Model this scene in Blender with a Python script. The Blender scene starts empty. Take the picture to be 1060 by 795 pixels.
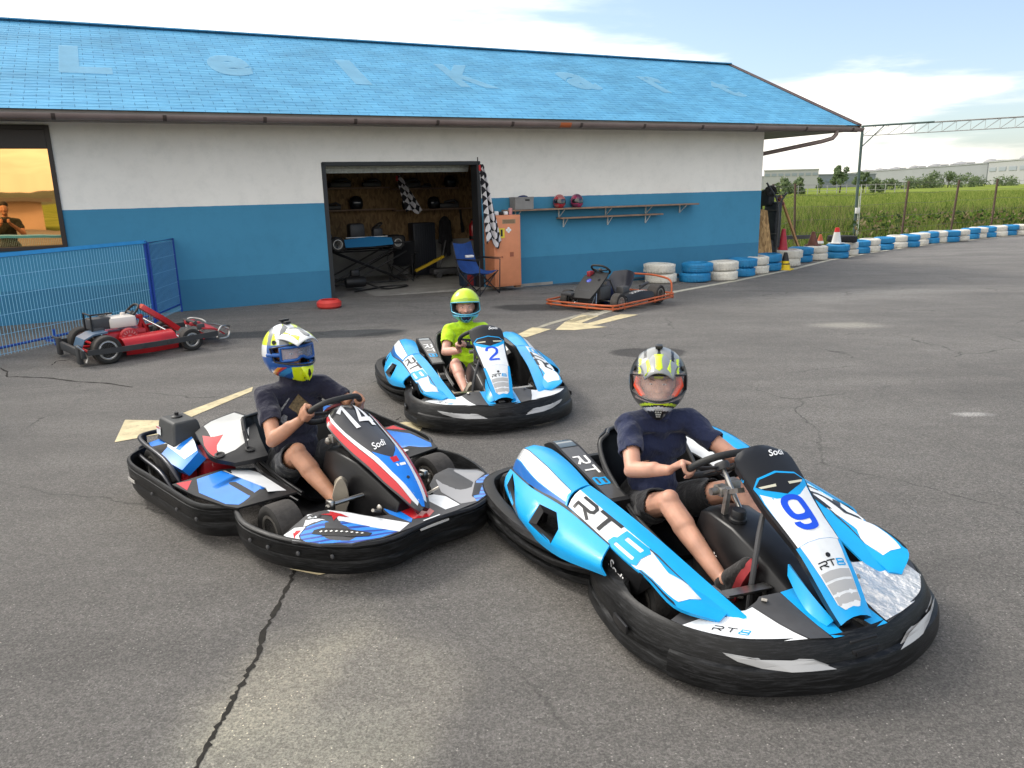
import bpy, bmesh, math, random
import numpy as np
from mathutils import Vector, Matrix, noise
from mathutils.geometry import delaunay_2d_cdt
R = math.radians
random.seed(7); RNG = np.random.default_rng(7)
scene = bpy.context.scene
COL = scene.collection

# ------------------------------------------------------------------ camera
W_, H_, F_ = 1060.0, 795.0, 800.0
PITCH, ROLL, CH = R(14.0), R(1.4), 1.7
_F = Vector((0, math.cos(PITCH), -math.sin(PITCH))); _R = Vector((1, 0, 0)); _U = _R.cross(_F)
_c, _s = math.cos(ROLL), math.sin(ROLL)
CR = _c*_R - _s*_U; CU = _s*_R + _c*_U; CF = _F
CAM = Vector((0, 0, CH))
camd = bpy.data.cameras.new('camera'); cam = bpy.data.objects.new('camera', camd); COL.objects.link(cam)
camd.sensor_width = 36; camd.lens = 36*F_/W_; camd.clip_end = 9000; camd.clip_start = .05
m = Matrix.Identity(4)
for i in range(3):
    m[i][0] = CR[i]; m[i][1] = CU[i]; m[i][2] = -CF[i]; m[i][3] = CAM[i]
cam.matrix_world = m
scene.camera = cam

# building frame: origin, direction along the wall, direction away from the yard
BA = Vector((-5.24, 11.98)); BANG = R(26)
BU = Vector((math.cos(BANG), math.sin(BANG))); BN = Vector((-BU.y, BU.x))
def gz(x, y):
    s = (x-BA.x)*BU.x + (y-BA.y)*BU.y
    return -.022*min(max(s-3, 0), 14)
def B(s, n, z=0): return Vector((BA.x+BU.x*s+BN.x*n, BA.y+BU.y*s+BN.y*n, z))
def ray(x, y): return CF + CR*((x-W_/2)/F_) - CU*((y-H_/2)/F_)
def gpt(x, y):                       # where a sight line meets the sloping yard
    d = ray(x, y); z = 0; P = CAM
    for _ in range(60):
        P = CAM + d*((z-CH)/d.z); z = .5*z + .5*gz(P.x, P.y)
    return P
def hpt(x, y, P):                    # height on the vertical through P
    d = ray(x, y); return CH + d.z*math.hypot(P[0], P[1])/math.hypot(d.x, d.y)

# ------------------------------------------------------------------ materials
MATS = {}
def nodes(name):
    m = bpy.data.materials.new(name); m.use_nodes = True; nt = m.node_tree; MATS.setdefault(name, m)
    return m, nt, nt.nodes['Principled BSDF']
def mat(name, col, rough=.5, metal=0, coat=0, noise_s=0, noise_a=0, bump=0, bump_s=60, emit=0, alpha=1, trans=0, ior=1.45, sheen=0, dirt=0, bdist=.01):
    if name in MATS: return MATS[name]
    m, nt, b = nodes(name)
    b.inputs['Base Color'].default_value = (*col, 1); b.inputs['Roughness'].default_value = rough
    b.inputs['Metallic'].default_value = metal; b.inputs['Coat Weight'].default_value = coat; b.inputs['Coat Roughness'].default_value = .08
    b.inputs['IOR'].default_value = ior; b.inputs['Transmission Weight'].default_value = trans
    b.inputs['Sheen Weight'].default_value = sheen
    b.inputs['Alpha'].default_value = alpha
    N = nt.nodes.new; L = nt.links.new
    tc = N('ShaderNodeTexCoord')
    if noise_a:
        n = N('ShaderNodeTexNoise'); n.inputs['Scale'].default_value = noise_s or 8; n.inputs['Detail'].default_value = 8; n.inputs['Roughness'].default_value = .65
        L(tc.outputs['Object'], n.inputs['Vector'])
        mr = N('ShaderNodeMapRange'); mr.inputs[1].default_value = .3; mr.inputs[2].default_value = .7
        mr.inputs[3].default_value = 1-noise_a; mr.inputs[4].default_value = 1+noise_a
        L(n.outputs[0], mr.inputs[0])
        mx = N('ShaderNodeMix'); mx.data_type = 'RGBA'; mx.blend_type = 'MULTIPLY'; mx.inputs[0].default_value = 1
        mx.inputs[6].default_value = (*col, 1); L(mr.outputs[0], mx.inputs[7])
        out = mx.outputs[2]
        if dirt:
            n2 = N('ShaderNodeTexNoise'); n2.inputs['Scale'].default_value = (noise_s or 8)*2.3; n2.inputs['Detail'].default_value = 10; n2.inputs['Roughness'].default_value = .75
            L(tc.outputs['Object'], n2.inputs['Vector'])
            m2 = N('ShaderNodeMapRange'); m2.inputs[1].default_value = .52; m2.inputs[2].default_value = .72; m2.inputs[3].default_value = 0; m2.inputs[4].default_value = dirt
            L(n2.outputs[0], m2.inputs[0])
            m3 = N('ShaderNodeMix'); m3.data_type = 'RGBA'; m3.inputs[7].default_value = (.16, .15, .135, 1)
            L(m2.outputs[0], m3.inputs[0]); L(out, m3.inputs[6]); out = m3.outputs[2]
            m4 = N('ShaderNodeMath'); m4.operation = 'ADD'; m4.inputs[1].default_value = rough; L(m2.outputs[0], m4.inputs[0]); L(m4.outputs[0], b.inputs['Roughness'])
        L(out, b.inputs['Base Color'])
    if bump:
        n = N('ShaderNodeTexNoise'); n.inputs['Scale'].default_value = bump_s; n.inputs['Detail'].default_value = 6
        L(tc.outputs['Object'], n.inputs['Vector'])
        bp = N('ShaderNodeBump'); bp.inputs['Strength'].default_value = bump; bp.inputs['Distance'].default_value = bdist if bump < 1 else .06
        L(n.outputs[0], bp.inputs['Height']); L(bp.outputs[0], b.inputs['Normal'])
    if emit:
        b.inputs['Emission Color'].default_value = (*col, 1); b.inputs['Emission Strength'].default_value = emit
    MATS[name] = m
    return m
def hexc(r, g, b):
    f = lambda v: ((v/255+.055)/1.055)**2.4 if v > 10.3 else v/255/12.92
    return (f(r), f(g), f(b))

# ------------------------------------------------------------------ mesh helpers
def xf(a, b):                        # rotation taking +Z to b-a
    d = (Vector(b)-Vector(a)); return Vector((0, 0, 1)).rotation_difference(d.normalized()) if d.length > 1e-9 else Matrix.Identity(3).to_quaternion()
class MB:
    def __init__(s): s.v = []; s.f = []; s.m = []; s.mi = 0
    def add(s, vs, fs, mi=None):
        o = len(s.v); s.v += [tuple(v) for v in vs]; s.f += [tuple(i+o for i in f) for f in fs]
        s.m += [s.mi if mi is None else mi]*len(fs); return s
    def box(s, c, d, rz=0, mi=None, rot=None, bev=0):
        c = Vector(c); hx, hy, hz = d[0]/2, d[1]/2, d[2]/2
        M = (rot.to_3x3() if rot is not None else Matrix.Rotation(rz, 3, 'Z'))
        if bev:
            bm = bmesh.new(); bmesh.ops.create_cube(bm, size=1)
            for v in bm.verts: v.co = Vector((v.co.x*d[0], v.co.y*d[1], v.co.z*d[2]))
            bmesh.ops.bevel(bm, geom=bm.edges[:], offset=bev, segments=2, profile=.5, affect='EDGES')
            bm.verts.index_update()
            s.add([c+M@v.co for v in bm.verts], [[v.index for v in f.verts] for f in bm.faces], mi); bm.free(); return s
        vs = [c+M@Vector((x*hx, y*hy, z*hz)) for x in (-1, 1) for y in (-1, 1) for z in (-1, 1)]
        return s.add(vs, [(0, 1, 3, 2), (4, 6, 7, 5), (0, 4, 5, 1), (2, 3, 7, 6), (0, 2, 6, 4), (1, 5, 7, 3)], mi)
    def bar(s, a, b, w, t, mi=None, up=(0, 0, 1)):   # rectangular bar from a to b
        a, b = Vector(a), Vector(b); d = (b-a); x = d.normalized(); y = Vector(up).cross(x)
        if y.length < 1e-4: y = Vector((0, 1, 0)).cross(x)
        y.normalize(); z = x.cross(y)
        vs = [p+y*(i*w/2)+z*(j*t/2) for p in (a, b) for i in (-1, 1) for j in (-1, 1)]
        return s.add(vs, [(0, 1, 3, 2), (4, 6, 7, 5), (0, 4, 5, 1), (2, 3, 7, 6), (0, 2, 6, 4), (1, 5, 7, 3)], mi)
    def tube(s, pts, r, seg=10, mi=None, closed=False, cap=True, flat=None):
        pts = [Vector(p) for p in pts]; n = len(pts); rs = r if isinstance(r, (list, tuple)) else [r]*n
        vs = []; fr = None
        for i, p in enumerate(pts):
            if closed: t = pts[(i+1) % n]-pts[i-1]
            else: t = pts[min(i+1, n-1)]-pts[max(i-1, 0)]
            t.normalize()
            if fr is None:
                a = Vector((0, 0, 1)) if abs(t.z) < .9 else Vector((1, 0, 0))
                fr = (a-t*a.dot(t)).normalized()
            else: fr = (fr-t*fr.dot(t)).normalized()
            b = t.cross(fr)
            for k in range(seg):
                an = 2*math.pi*k/seg
                vs.append(p+(fr*math.cos(an)+b*math.sin(an))*rs[i])
        fs = []
        for i in range(n if closed else n-1):
            for k in range(seg):
                j = (i+1) % n
                fs.append((i*seg+k, i*seg+(k+1) % seg, j*seg+(k+1) % seg, j*seg+k))
        if cap and not closed:
            fs.append(tuple(reversed(range(seg)))); fs.append(tuple((n-1)*seg+k for k in range(seg)))
        return s.add(vs, fs, mi)
    def lathe(s, prof, c=(0, 0, 0), axis=(0, 0, 1), seg=32, mi=None, closed=False):   # prof: (radius, height)
        q = Vector((0, 0, 1)).rotation_difference(Vector(axis).normalized()); c = Vector(c)
        vs = [c+q@Vector((r*math.cos(2*math.pi*k/seg), r*math.sin(2*math.pi*k/seg), h)) for r, h in prof for k in range(seg)]
        n = len(prof); fs = []
        for i in range(n if closed else n-1):
            j = (i+1) % n
            for k in range(seg): fs.append((i*seg+k, i*seg+(k+1) % seg, j*seg+(k+1) % seg, j*seg+k))
        if not closed:
            if prof[0][0] > 1e-5: fs.append(tuple(reversed(range(seg))))
            if prof[-1][0] > 1e-5: fs.append(tuple((n-1)*seg+k for k in range(seg)))
        return s.add(vs, fs, mi)
    def prism(s, poly, h0, h1, fn=None, mi=None):    # 2-D polygon extruded in z, mapped by fn
        fn = fn or (lambda x, y, z: (x, y, z)); n = len(poly)
        tri = cdt(poly)
        vs = [fn(x, y, h0) for x, y in tri[0]] + [fn(x, y, h1) for x, y in tri[0]]; k = len(tri[0])
        fs = [tuple(reversed(t)) for t in tri[1]] + [tuple(i+k for i in t) for t in tri[1]]
        s.add(vs, fs, mi)
        vs = [fn(x, y, h0) for x, y in poly]+[fn(x, y, h1) for x, y in poly]
        return s.add(vs, [(i, (i+1) % n, n+(i+1) % n, n+i) for i in range(n)], mi)
    def loft(s, secs, mi=None, closed_v=True, cap=True, closed_u=False):
        n = len(secs); k = len(secs[0]); fs = []
        for i in range(n if closed_u else n-1):
            j = (i+1) % n
            for a in range(k if closed_v else k-1):
                b = (a+1) % k; fs.append((i*k+a, i*k+b, j*k+b, j*k+a))
        if cap and closed_v and not closed_u: fs += [tuple(reversed(range(k))), tuple((n-1)*k+a for a in range(k))]
        return s.add([p for c in secs for p in c], fs, mi)
    def ball(s, c, r, mi=None, seg=16, rings=10, rot=None):
        r = (r, r, r) if not isinstance(r, (tuple, list)) else r; c = Vector(c)
        vs = []; 
        for i in range(rings+1):
            th = math.pi*i/rings
            for k in range(seg):
                ph = 2*math.pi*k/seg; v = Vector((math.sin(th)*math.cos(ph)*r[0], math.sin(th)*math.sin(ph)*r[1], math.cos(th)*r[2]))
                vs.append(c+(rot@v if rot is not None else v))
        fs = [(i*seg+k, (i+1)*seg+k, (i+1)*seg+(k+1) % seg, i*seg+(k+1) % seg) for i in range(rings) for k in range(seg)]
        return s.add(vs, fs, mi)
    def mesh(s, name, mats, smooth=40):
        me = bpy.data.meshes.new(name); me.from_pydata(s.v, [], s.f)
        for mm in (mats if isinstance(mats, (list, tuple)) else [mats]): me.materials.append(mm)
        me.polygons.foreach_set('material_index', s.m)
        bm = bmesh.new(); bm.from_mesh(me)
        bmesh.ops.remove_doubles(bm, verts=bm.verts, dist=1e-5)
        bmesh.ops.recalc_face_normals(bm, faces=bm.faces) if not getattr(s, 'keep', False) else None
        bm.to_mesh(me); bm.free()
        if smooth:
            me.polygons.foreach_set('use_smooth', [True]*len(me.polygons)); me.set_sharp_from_angle(angle=R(smooth))
        me.update(); return me
    def build(s, name, mats, parent=None, smooth=40, bevel=0, subd=0, loc=None, rz=0):
        o = bpy.data.objects.new(name, s.mesh(name, mats, smooth)); COL.objects.link(o)
        if parent: o.parent = parent
        if loc is not None: o.location = loc
        if rz: o.rotation_euler.z = rz
        if bevel:
            b = o.modifiers.new('bevel', 'BEVEL'); b.width = bevel; b.segments = 2; b.limit_method = 'ANGLE'; b.angle_limit = R(35); b.harden_normals = False
        if subd:
            b = o.modifiers.new('sub', 'SUBSURF'); b.levels = b.render_levels = subd
        return o
def tag(o, label=None, cat=None, group=None, kind=None):
    if label: o['label'] = label
    if cat: o['category'] = cat
    if group: o['group'] = group
    if kind: o['kind'] = kind
    return o
def thing(name, label, cat, loc=(0, 0, 0), rz=0, group=None, rot=None):
    o = bpy.data.objects.new(name, None); COL.objects.link(o); o.location = loc
    o.empty_display_size = .1
    if rot is not None: o.rotation_euler = rot
    else: o.rotation_euler = (0, 0, rz)
    return tag(o, label, cat, group)
def copy_tree(o, parent=None):
    c = o.copy(); COL.objects.link(c); c.parent = parent
    for ch in list(o.children): copy_tree(ch, c)
    return c
def inside(p, poly):
    x, y = p[0], p[1]; r = False; n = len(poly)
    for i in range(n):
        x1, y1 = poly[i][0], poly[i][1]; x2, y2 = poly[i-1][0], poly[i-1][1]
        if (y1 > y) != (y2 > y) and x < (x2-x1)*(y-y1)/(y2-y1)+x1: r = not r
    return r
def cdt(poly, holes=(), step=0, extra_edges=()):
    pts = [Vector((p[0], p[1])) for p in poly]; n = len(pts); ed = [(i, (i+1) % n) for i in range(n)]
    for h in holes:
        o = len(pts); pts += [Vector((p[0], p[1])) for p in h]; ed += [(o+i, o+(i+1) % len(h)) for i in range(len(h))]
    for a, b in extra_edges:
        o = len(pts); pts += [Vector(a), Vector(b)]; ed.append((o, o+1))
    if step:
        xs = [p.x for p in pts[:n]]; ys = [p.y for p in pts[:n]]
        sx, sy = step if isinstance(step, (tuple, list)) else (step, step)
        for x in np.arange(min(xs)+sx*.5, max(xs), sx):
            for y in np.arange(min(ys)+sy*.5, max(ys), sy):
                if inside((x, y), poly) and not any(inside((x, y), h) for h in holes): pts.append(Vector((x, y)))
    r = delaunay_2d_cdt(pts, ed, [], 0, 1e-6)
    V = r[0]; T = []
    for f in r[2]:
        c = sum((V[i] for i in f), Vector((0, 0)))/len(f)
        if inside(c, poly) and not any(inside(c, h) for h in holes): T.append(tuple(f))
    return [tuple(v) for v in V], T
def cr(p, t):                        # Catmull-Rom through a list of points, t in 0..1
    n = len(p)
    if n == 1: return p[0]
    x = min(max(t, 0), 1)*(n-1); i = min(int(x), n-2); f = x-i
    P = lambda k: p[k] if 0 <= k < n else (p[0]*2-p[1] if k < 0 else p[-1]*2-p[-2])
    a, b, c, d = P(i-1), P(i), P(i+1), P(i+2)
    return .5*((2*b)+(c-a)*f+(2*a-5*b+4*c-d)*f*f+(3*b-a-3*c+d)*f*f*f)
class Patch:
    """surface through rows of control points; u runs down the rows, v across a row"""
    def __init__(s, rows, lin=False): s.rows = [[Vector(p) for p in r] for r in rows]; s.lin = lin
    def mirror(s):
        q = Patch([[Vector((p.x, -p.y, p.z)) for p in r] for r in s.rows]); q.sgn = -getattr(s, 'sgn', 1); return q
    def S(s, u, v): return cr([cr(r, v) for r in s.rows], u)
    def N(s, u, v):
        e = 1e-3; a = s.S(min(u+e, 1), v)-s.S(max(u-e, 0), v); b = s.S(u, min(v+e, 1))-s.S(u, max(v-e, 0))
        n = b.cross(a)
        return (n.normalized() if n.length > 1e-12 else Vector((0, 0, 1)))*getattr(s, 'sgn', 1)
    def at(s, u, v, o=0): return s.S(u, v)+s.N(u, v)*o
    def shell(s, mb, mi=0, outline=None, holes=(), step=(.06, .2), t=.006, back=True):
        if outline is None:
            k = 14; outline = [(i/k, 0) for i in range(k)]+[(1, i/6) for i in range(6)]+[(1-i/k, 1) for i in range(k)]+[(0, 1-i/6) for i in range(6)]
        V, T = cdt(outline, holes, step)
        f = [s.at(*p) for p in V]
        mb.add(f, T, mi)
        if t:
            b = [s.at(*p, -t) for p in V]
            if back: mb.add(b, T, mi)
            for loop in [outline]+list(holes):
                n = len(loop); vs = [s.at(*p) for p in loop]+[s.at(*p, -t) for p in loop]
                mb.add(vs, [(i, (i+1) % n, n+(i+1) % n, n+i) for i in range(n)], mi)
    def decal(s, mb, poly, mi, off=.0012, step=(.05, .15)):
        d = []
        for i, p in enumerate(poly):             # long edges follow the surface
            q = poly[(i+1) % len(poly)]; k = max(1, int(max(abs(q[0]-p[0])/.05, abs(q[1]-p[1])/.2)))
            d += [(p[0]+(q[0]-p[0])*j/k, p[1]+(q[1]-p[1])*j/k) for j in range(k)]
        V, T = cdt(d, (), step)
        mb.add([s.at(*p, off) for p in V], T, mi)
GL = {}
def glyphs(txt, bold=0, shear=0, sx=1):
    key = (txt, bold, shear, sx)
    if key in GL: return GL[key]
    c = bpy.data.curves.new('t', 'FONT'); c.body = txt; c.offset = bold; c.shear = shear; c.align_x = 'CENTER'; c.align_y = 'CENTER'; c.resolution_u = 4; c.fill_mode = 'FRONT'
    o = bpy.data.objects.new('t', c); COL.objects.link(o)
    dg = bpy.context.evaluated_depsgraph_get(); me = bpy.data.meshes.new_from_object(o.evaluated_get(dg))
    vs = [(v.co.x*sx, v.co.y) for v in me.vertices]; fs = [tuple(p.vertices) for p in me.polygons]
    bpy.data.objects.remove(o); bpy.data.curves.remove(c); bpy.data.meshes.remove(me)
    xs = [v[0] for v in vs]; ys = [v[1] for v in vs]; cx, cy = (min(xs)+max(xs))/2, (min(ys)+max(ys))/2; w, h = max(xs)-min(xs), max(ys)-min(ys)
    GL[key] = ([((x-cx)/w, (y-cy)/h) for x, y in vs], fs); return GL[key]
def text_on(mb, fn, txt, mi=0, **k):        # fn maps (-.5..5, -.5..5) text space to a 3-D point
    vs, fs = glyphs(txt, **k); mb.add([fn(x, y) for x, y in vs], fs, mi)
STROKES = {'R': [[(0, 1), (.82, 1), (.97, .88), (.97, .60), (.82, .47), (.04, .47), (.04, 0)], [(.48, .44), (1.0, 0)]], 'T': [[(0, 1), (1, 1)], [(.5, .9), (.5, 0)]],
 '8': [[(.93, .55), (.12, .55), (.12, 1), (.86, 1), (.97, .9), (.93, .5), (.86, .42), (.1, .42)], [(.12, .46), (.02, .36), (.0, .1), (.1, 0), (.86, 0), (.97, .1), (.93, .40)]],
 '9': [[(.90, .44), (.70, .36), (.28, .36), (.06, .50), (.06, .82), (.28, .98), (.70, .98), (.92, .82), (.92, .18), (.70, .02), (.28, .02), (.06, .16), (.06, .24)]],
 '2': [[(.05, .74), (.12, .92), (.32, 1), (.68, 1), (.92, .86), (.92, .68), (.78, .50), (.10, .06), (1, .06)]], '1': [[(.05, .74), (.62, .98), (.62, 0)]], '4': [[(.74, 0), (.74, .98), (.04, .26), (1.02, .26)]]}
def stroke_quads(pl, w, asp):
    P = [Vector((x*asp, y)) for x, y in pl]; n = len(P); A = []; B_ = []
    for i, p in enumerate(P):
        d0 = (P[i]-P[i-1]).normalized() if i else (P[1]-P[0]).normalized(); d1 = (P[i+1]-P[i]).normalized() if i < n-1 else d0
        t = (d0+d1).normalized(); q = Vector((-t.y, t.x)); k = min(1.5, 1/max(.3, q.dot(Vector((-d0.y, d0.x))))); A.append(p+q*w/2*k); B_.append(p-q*w/2*k)
    out = []
    for i in range(n-1):
        m_ = max(1, int((P[i+1]-P[i]).length/.10))
        for j in range(m_):
            a, b = j/m_, (j+1)/m_; out.append([A[i].lerp(A[i+1], a), A[i].lerp(A[i+1], b), B_[i].lerp(B_[i+1], b), B_[i].lerp(B_[i+1], a)])
    return out
def sign_on(mb, fn, ch, mi, w=.16, asp=.62, round_=False):
    """fn(x, y, extra) maps a letter box -.5..5 to the surface; separate strokes lie a hair apart"""
    for k, pl in enumerate(STROKES[ch]):
        if round_: pl = [tuple(cr([Vector((*p, 0)) for p in pl], i/((len(pl)-1)*5)).xy) for i in range((len(pl)-1)*5+1)]
        for q in stroke_quads(pl, w, asp): mb.add([fn(v.x/asp-.5, v.y-.5, .0006*k) for v in q], [(0, 1, 2, 3)], mi)
def plane_fn(c, right, up, w, h):
    c, right, up = Vector(c), Vector(right).normalized(), Vector(up).normalized()
    return lambda x, y: c+right*(x*w)+up*(y*h)
def remesh(mb, name, mats, parent, voxel=.006, smooth=6, wob=0, wobs=14, post=None):
    me = bpy.data.meshes.new(name); me.from_pydata(mb.v, [], mb.f)
    o = bpy.data.objects.new(name, me); COL.objects.link(o)
    r = o.modifiers.new('r', 'REMESH'); r.mode = 'VOXEL'; r.voxel_size = voxel
    sm = o.modifiers.new('s', 'SMOOTH'); sm.factor = .5; sm.iterations = smooth
    dg = bpy.context.evaluated_depsgraph_get(); m2 = bpy.data.meshes.new_from_object(o.evaluated_get(dg)); m2.name = name
    bpy.data.objects.remove(o); bpy.data.meshes.remove(me)
    if wob or post:
        nn = [v.normal.copy() for v in m2.vertices]
        for v, q in zip(m2.vertices, nn):
            if wob: v.co += q*(wob*noise.fractal(v.co*wobs, .8, 2.1, 3))
            if post: v.co = post(v.co, q)
    m2.materials.clear()
    for mm in (mats if isinstance(mats, (list, tuple)) else [mats]): m2.materials.append(mm)
    m2.polygons.foreach_set('use_smooth', [True]*len(m2.polygons)); m2.update()
    o = bpy.data.objects.new(name, m2); COL.objects.link(o)
    if parent: o.parent = parent
    return o
def capsule(mb, a, b, ra, rb, seg=14, flat=None):   # tapered limb with round ends; flat=(axis, k) squashes
    a, b = Vector(a), Vector(b); L = (b-a).length; q = xf(a, b); vs = []; rows = 6; prof = []
    for i in range(rows+1):
        t = math.pi/2*i/rows; prof.append((ra*math.sin(t), -ra*math.cos(t)))
    for i in range(rows+1):
        t = math.pi/2*i/rows; prof.append((rb*math.cos(t), L+rb*math.sin(t)))
    vs = []
    for r, h in prof:
        for k in range(seg):
            v = q@Vector((r*math.cos(2*math.pi*k/seg), r*math.sin(2*math.pi*k/seg), h))
            if flat: ax = Vector(flat[0]).normalized(); v = v-ax*(v.dot(ax)*(1-flat[1]))
            vs.append(a+v)
    n = len(prof); fs = [(i*seg+k, i*seg+(k+1) % seg, (i+1)*seg+(k+1) % seg, (i+1)*seg+k) for i in range(n-1) for k in range(seg)]
    mb.add(vs, fs)
def paint(o, fn):                    # choose material slots face by face from where the face is
    me = o.data
    for p in me.polygons: p.material_index = fn(p.center, p.normal)
# ------------------------------------------------------------------ light and sky
SUN_EL, SUN_AZ = R(42), R(-60)       # sun up behind the building to the left, veiled by cloud
world = bpy.data.worlds.new('World'); scene.world = world; world.use_nodes = True
nt = world.node_tree; N = nt.nodes.new; L = nt.links.new; bg = nt.nodes['Background']
sky = N('ShaderNodeTexSky'); sky.sky_type = 'NISHITA'; sky.sun_disc = False; sky.sun_elevation = SUN_EL; sky.sun_rotation = SUN_AZ
sky.air_density = 1.0; sky.dust_density = 1.2; sky.ozone_density = 1.4
tc = N('ShaderNodeTexCoord'); sep = N('ShaderNodeSeparateXYZ'); L(tc.outputs['Generated'], sep.inputs[0])
def MA(op, a, b=None, c=None, clamp=False):
    n = N('ShaderNodeMath'); n.operation = op; n.use_clamp = clamp
    for i, v in enumerate((a, b, c)):
        if v is None: continue
        if isinstance(v, (int, float)): n.inputs[i].default_value = v
        else: L(v, n.inputs[i])
    return n.outputs[0]
# cloud sheet seen from below: project the direction on a plane overhead
zc = MA('MAXIMUM', sep.outputs[2], .03); zz = MA('ADD', zc, .12)
cb = N('ShaderNodeCombineXYZ'); L(MA('DIVIDE', sep.outputs[0], zz), cb.inputs[0]); L(MA('DIVIDE', sep.outputs[1], zz), cb.inputs[1])
n1 = N('ShaderNodeTexNoise'); n1.inputs['Scale'].default_value = .75; n1.inputs['Detail'].default_value = 9; n1.inputs['Roughness'].default_value = .55; n1.inputs['Distortion'].default_value = .35
L(cb.outputs[0], n1.inputs['Vector'])
# heavier cover to the left (west), thinning to the right, closed again near the horizon
bias = MA('ADD', MA('MULTIPLY', sep.outputs[0], -.62), .14)
low = MA('MULTIPLY', MA('SUBTRACT', .17, sep.outputs[2], clamp=True), 2.3)
bh = MA('MULTIPLY', MA('MULTIPLY', sep.outputs[1], -1, clamp=True), .25)
cov = MA('ADD', MA('ADD', MA('ADD', n1.outputs[0], bias), low), bh)
mr = N('ShaderNodeMapRange'); mr.interpolation_type = 'SMOOTHSTEP'; mr.inputs[1].default_value = .5; mr.inputs[2].default_value = .72; L(cov, mr.inputs[0])
n2 = N('ShaderNodeTexNoise'); n2.inputs['Scale'].default_value = 3.0; n2.inputs['Detail'].default_value = 8; L(cb.outputs[0], n2.inputs['Vector'])
shade = N('ShaderNodeMapRange'); shade.inputs[1].default_value = .35; shade.inputs[2].default_value = .7; shade.inputs[3].default_value = 1.12; shade.inputs[4].default_value = .86; L(n2.outputs[0], shade.inputs[0])
lowm = N('ShaderNodeMapRange'); lowm.inputs[1].default_value = .0; lowm.inputs[2].default_value = .35; L(sep.outputs[2], lowm.inputs[0])
cc = N('ShaderNodeMix'); cc.data_type = 'RGBA'; L(lowm.outputs[0], cc.inputs[0])
cc.inputs[6].default_value = (9.0, 8.55, 7.7, 1); cc.inputs[7].default_value = (13.3, 12.9, 12.3, 1)
cs = N('ShaderNodeMix'); cs.data_type = 'RGBA'; cs.blend_type = 'MULTIPLY'; cs.inputs[0].default_value = 1; L(cc.outputs[2], cs.inputs[6]); L(shade.outputs[0], cs.inputs[7])
veil = N('ShaderNodeMix'); veil.data_type = 'RGBA'; veil.inputs[0].default_value = .12; L(sky.outputs[0], veil.inputs[6]); veil.inputs[7].default_value = (10, 10.6, 11.2, 1)
skb = N('ShaderNodeMix'); skb.data_type = 'RGBA'; skb.blend_type = 'MULTIPLY'; skb.inputs[0].default_value = 1; L(sky.outputs[0], skb.inputs[6]); skb.inputs[7].default_value = (1.02, 1.08, 1.14, 1); L(skb.outputs[2], veil.inputs[6])
mx = N('ShaderNodeMix'); mx.data_type = 'RGBA'; L(mr.outputs[0], mx.inputs[0]); L(veil.outputs[2], mx.inputs[6]); L(cs.outputs[2], mx.inputs[7])
L(mx.outputs[2], bg.inputs['Color']); bg.inputs['Strength'].default_value = .085
sl = bpy.data.lights.new('sun', 'SUN'); sl.energy = 1.3; sl.angle = R(14); sl.color = (1, .95, .88)
so = bpy.data.objects.new('sun', sl); COL.objects.link(so)
sd = Vector((math.cos(SUN_EL)*math.sin(SUN_AZ), math.cos(SUN_EL)*math.cos(SUN_AZ), math.sin(SUN_EL)))
so.rotation_euler = sd.to_track_quat('Z', 'Y').to_euler()
scene.view_settings.view_transform = 'Standard'; scene.view_settings.look = 'None'; scene.view_settings.gamma = 1; scene.view_settings.exposure = .92
scene.cycles.max_bounces = 6; scene.cycles.diffuse_bounces = 3; scene.cycles.glossy_bounces = 3; scene.cycles.transmission_bounces = 5; scene.cycles.caustics_reflective = False; scene.cycles.caustics_refractive = False
scene.cycles.use_denoising = True

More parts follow.
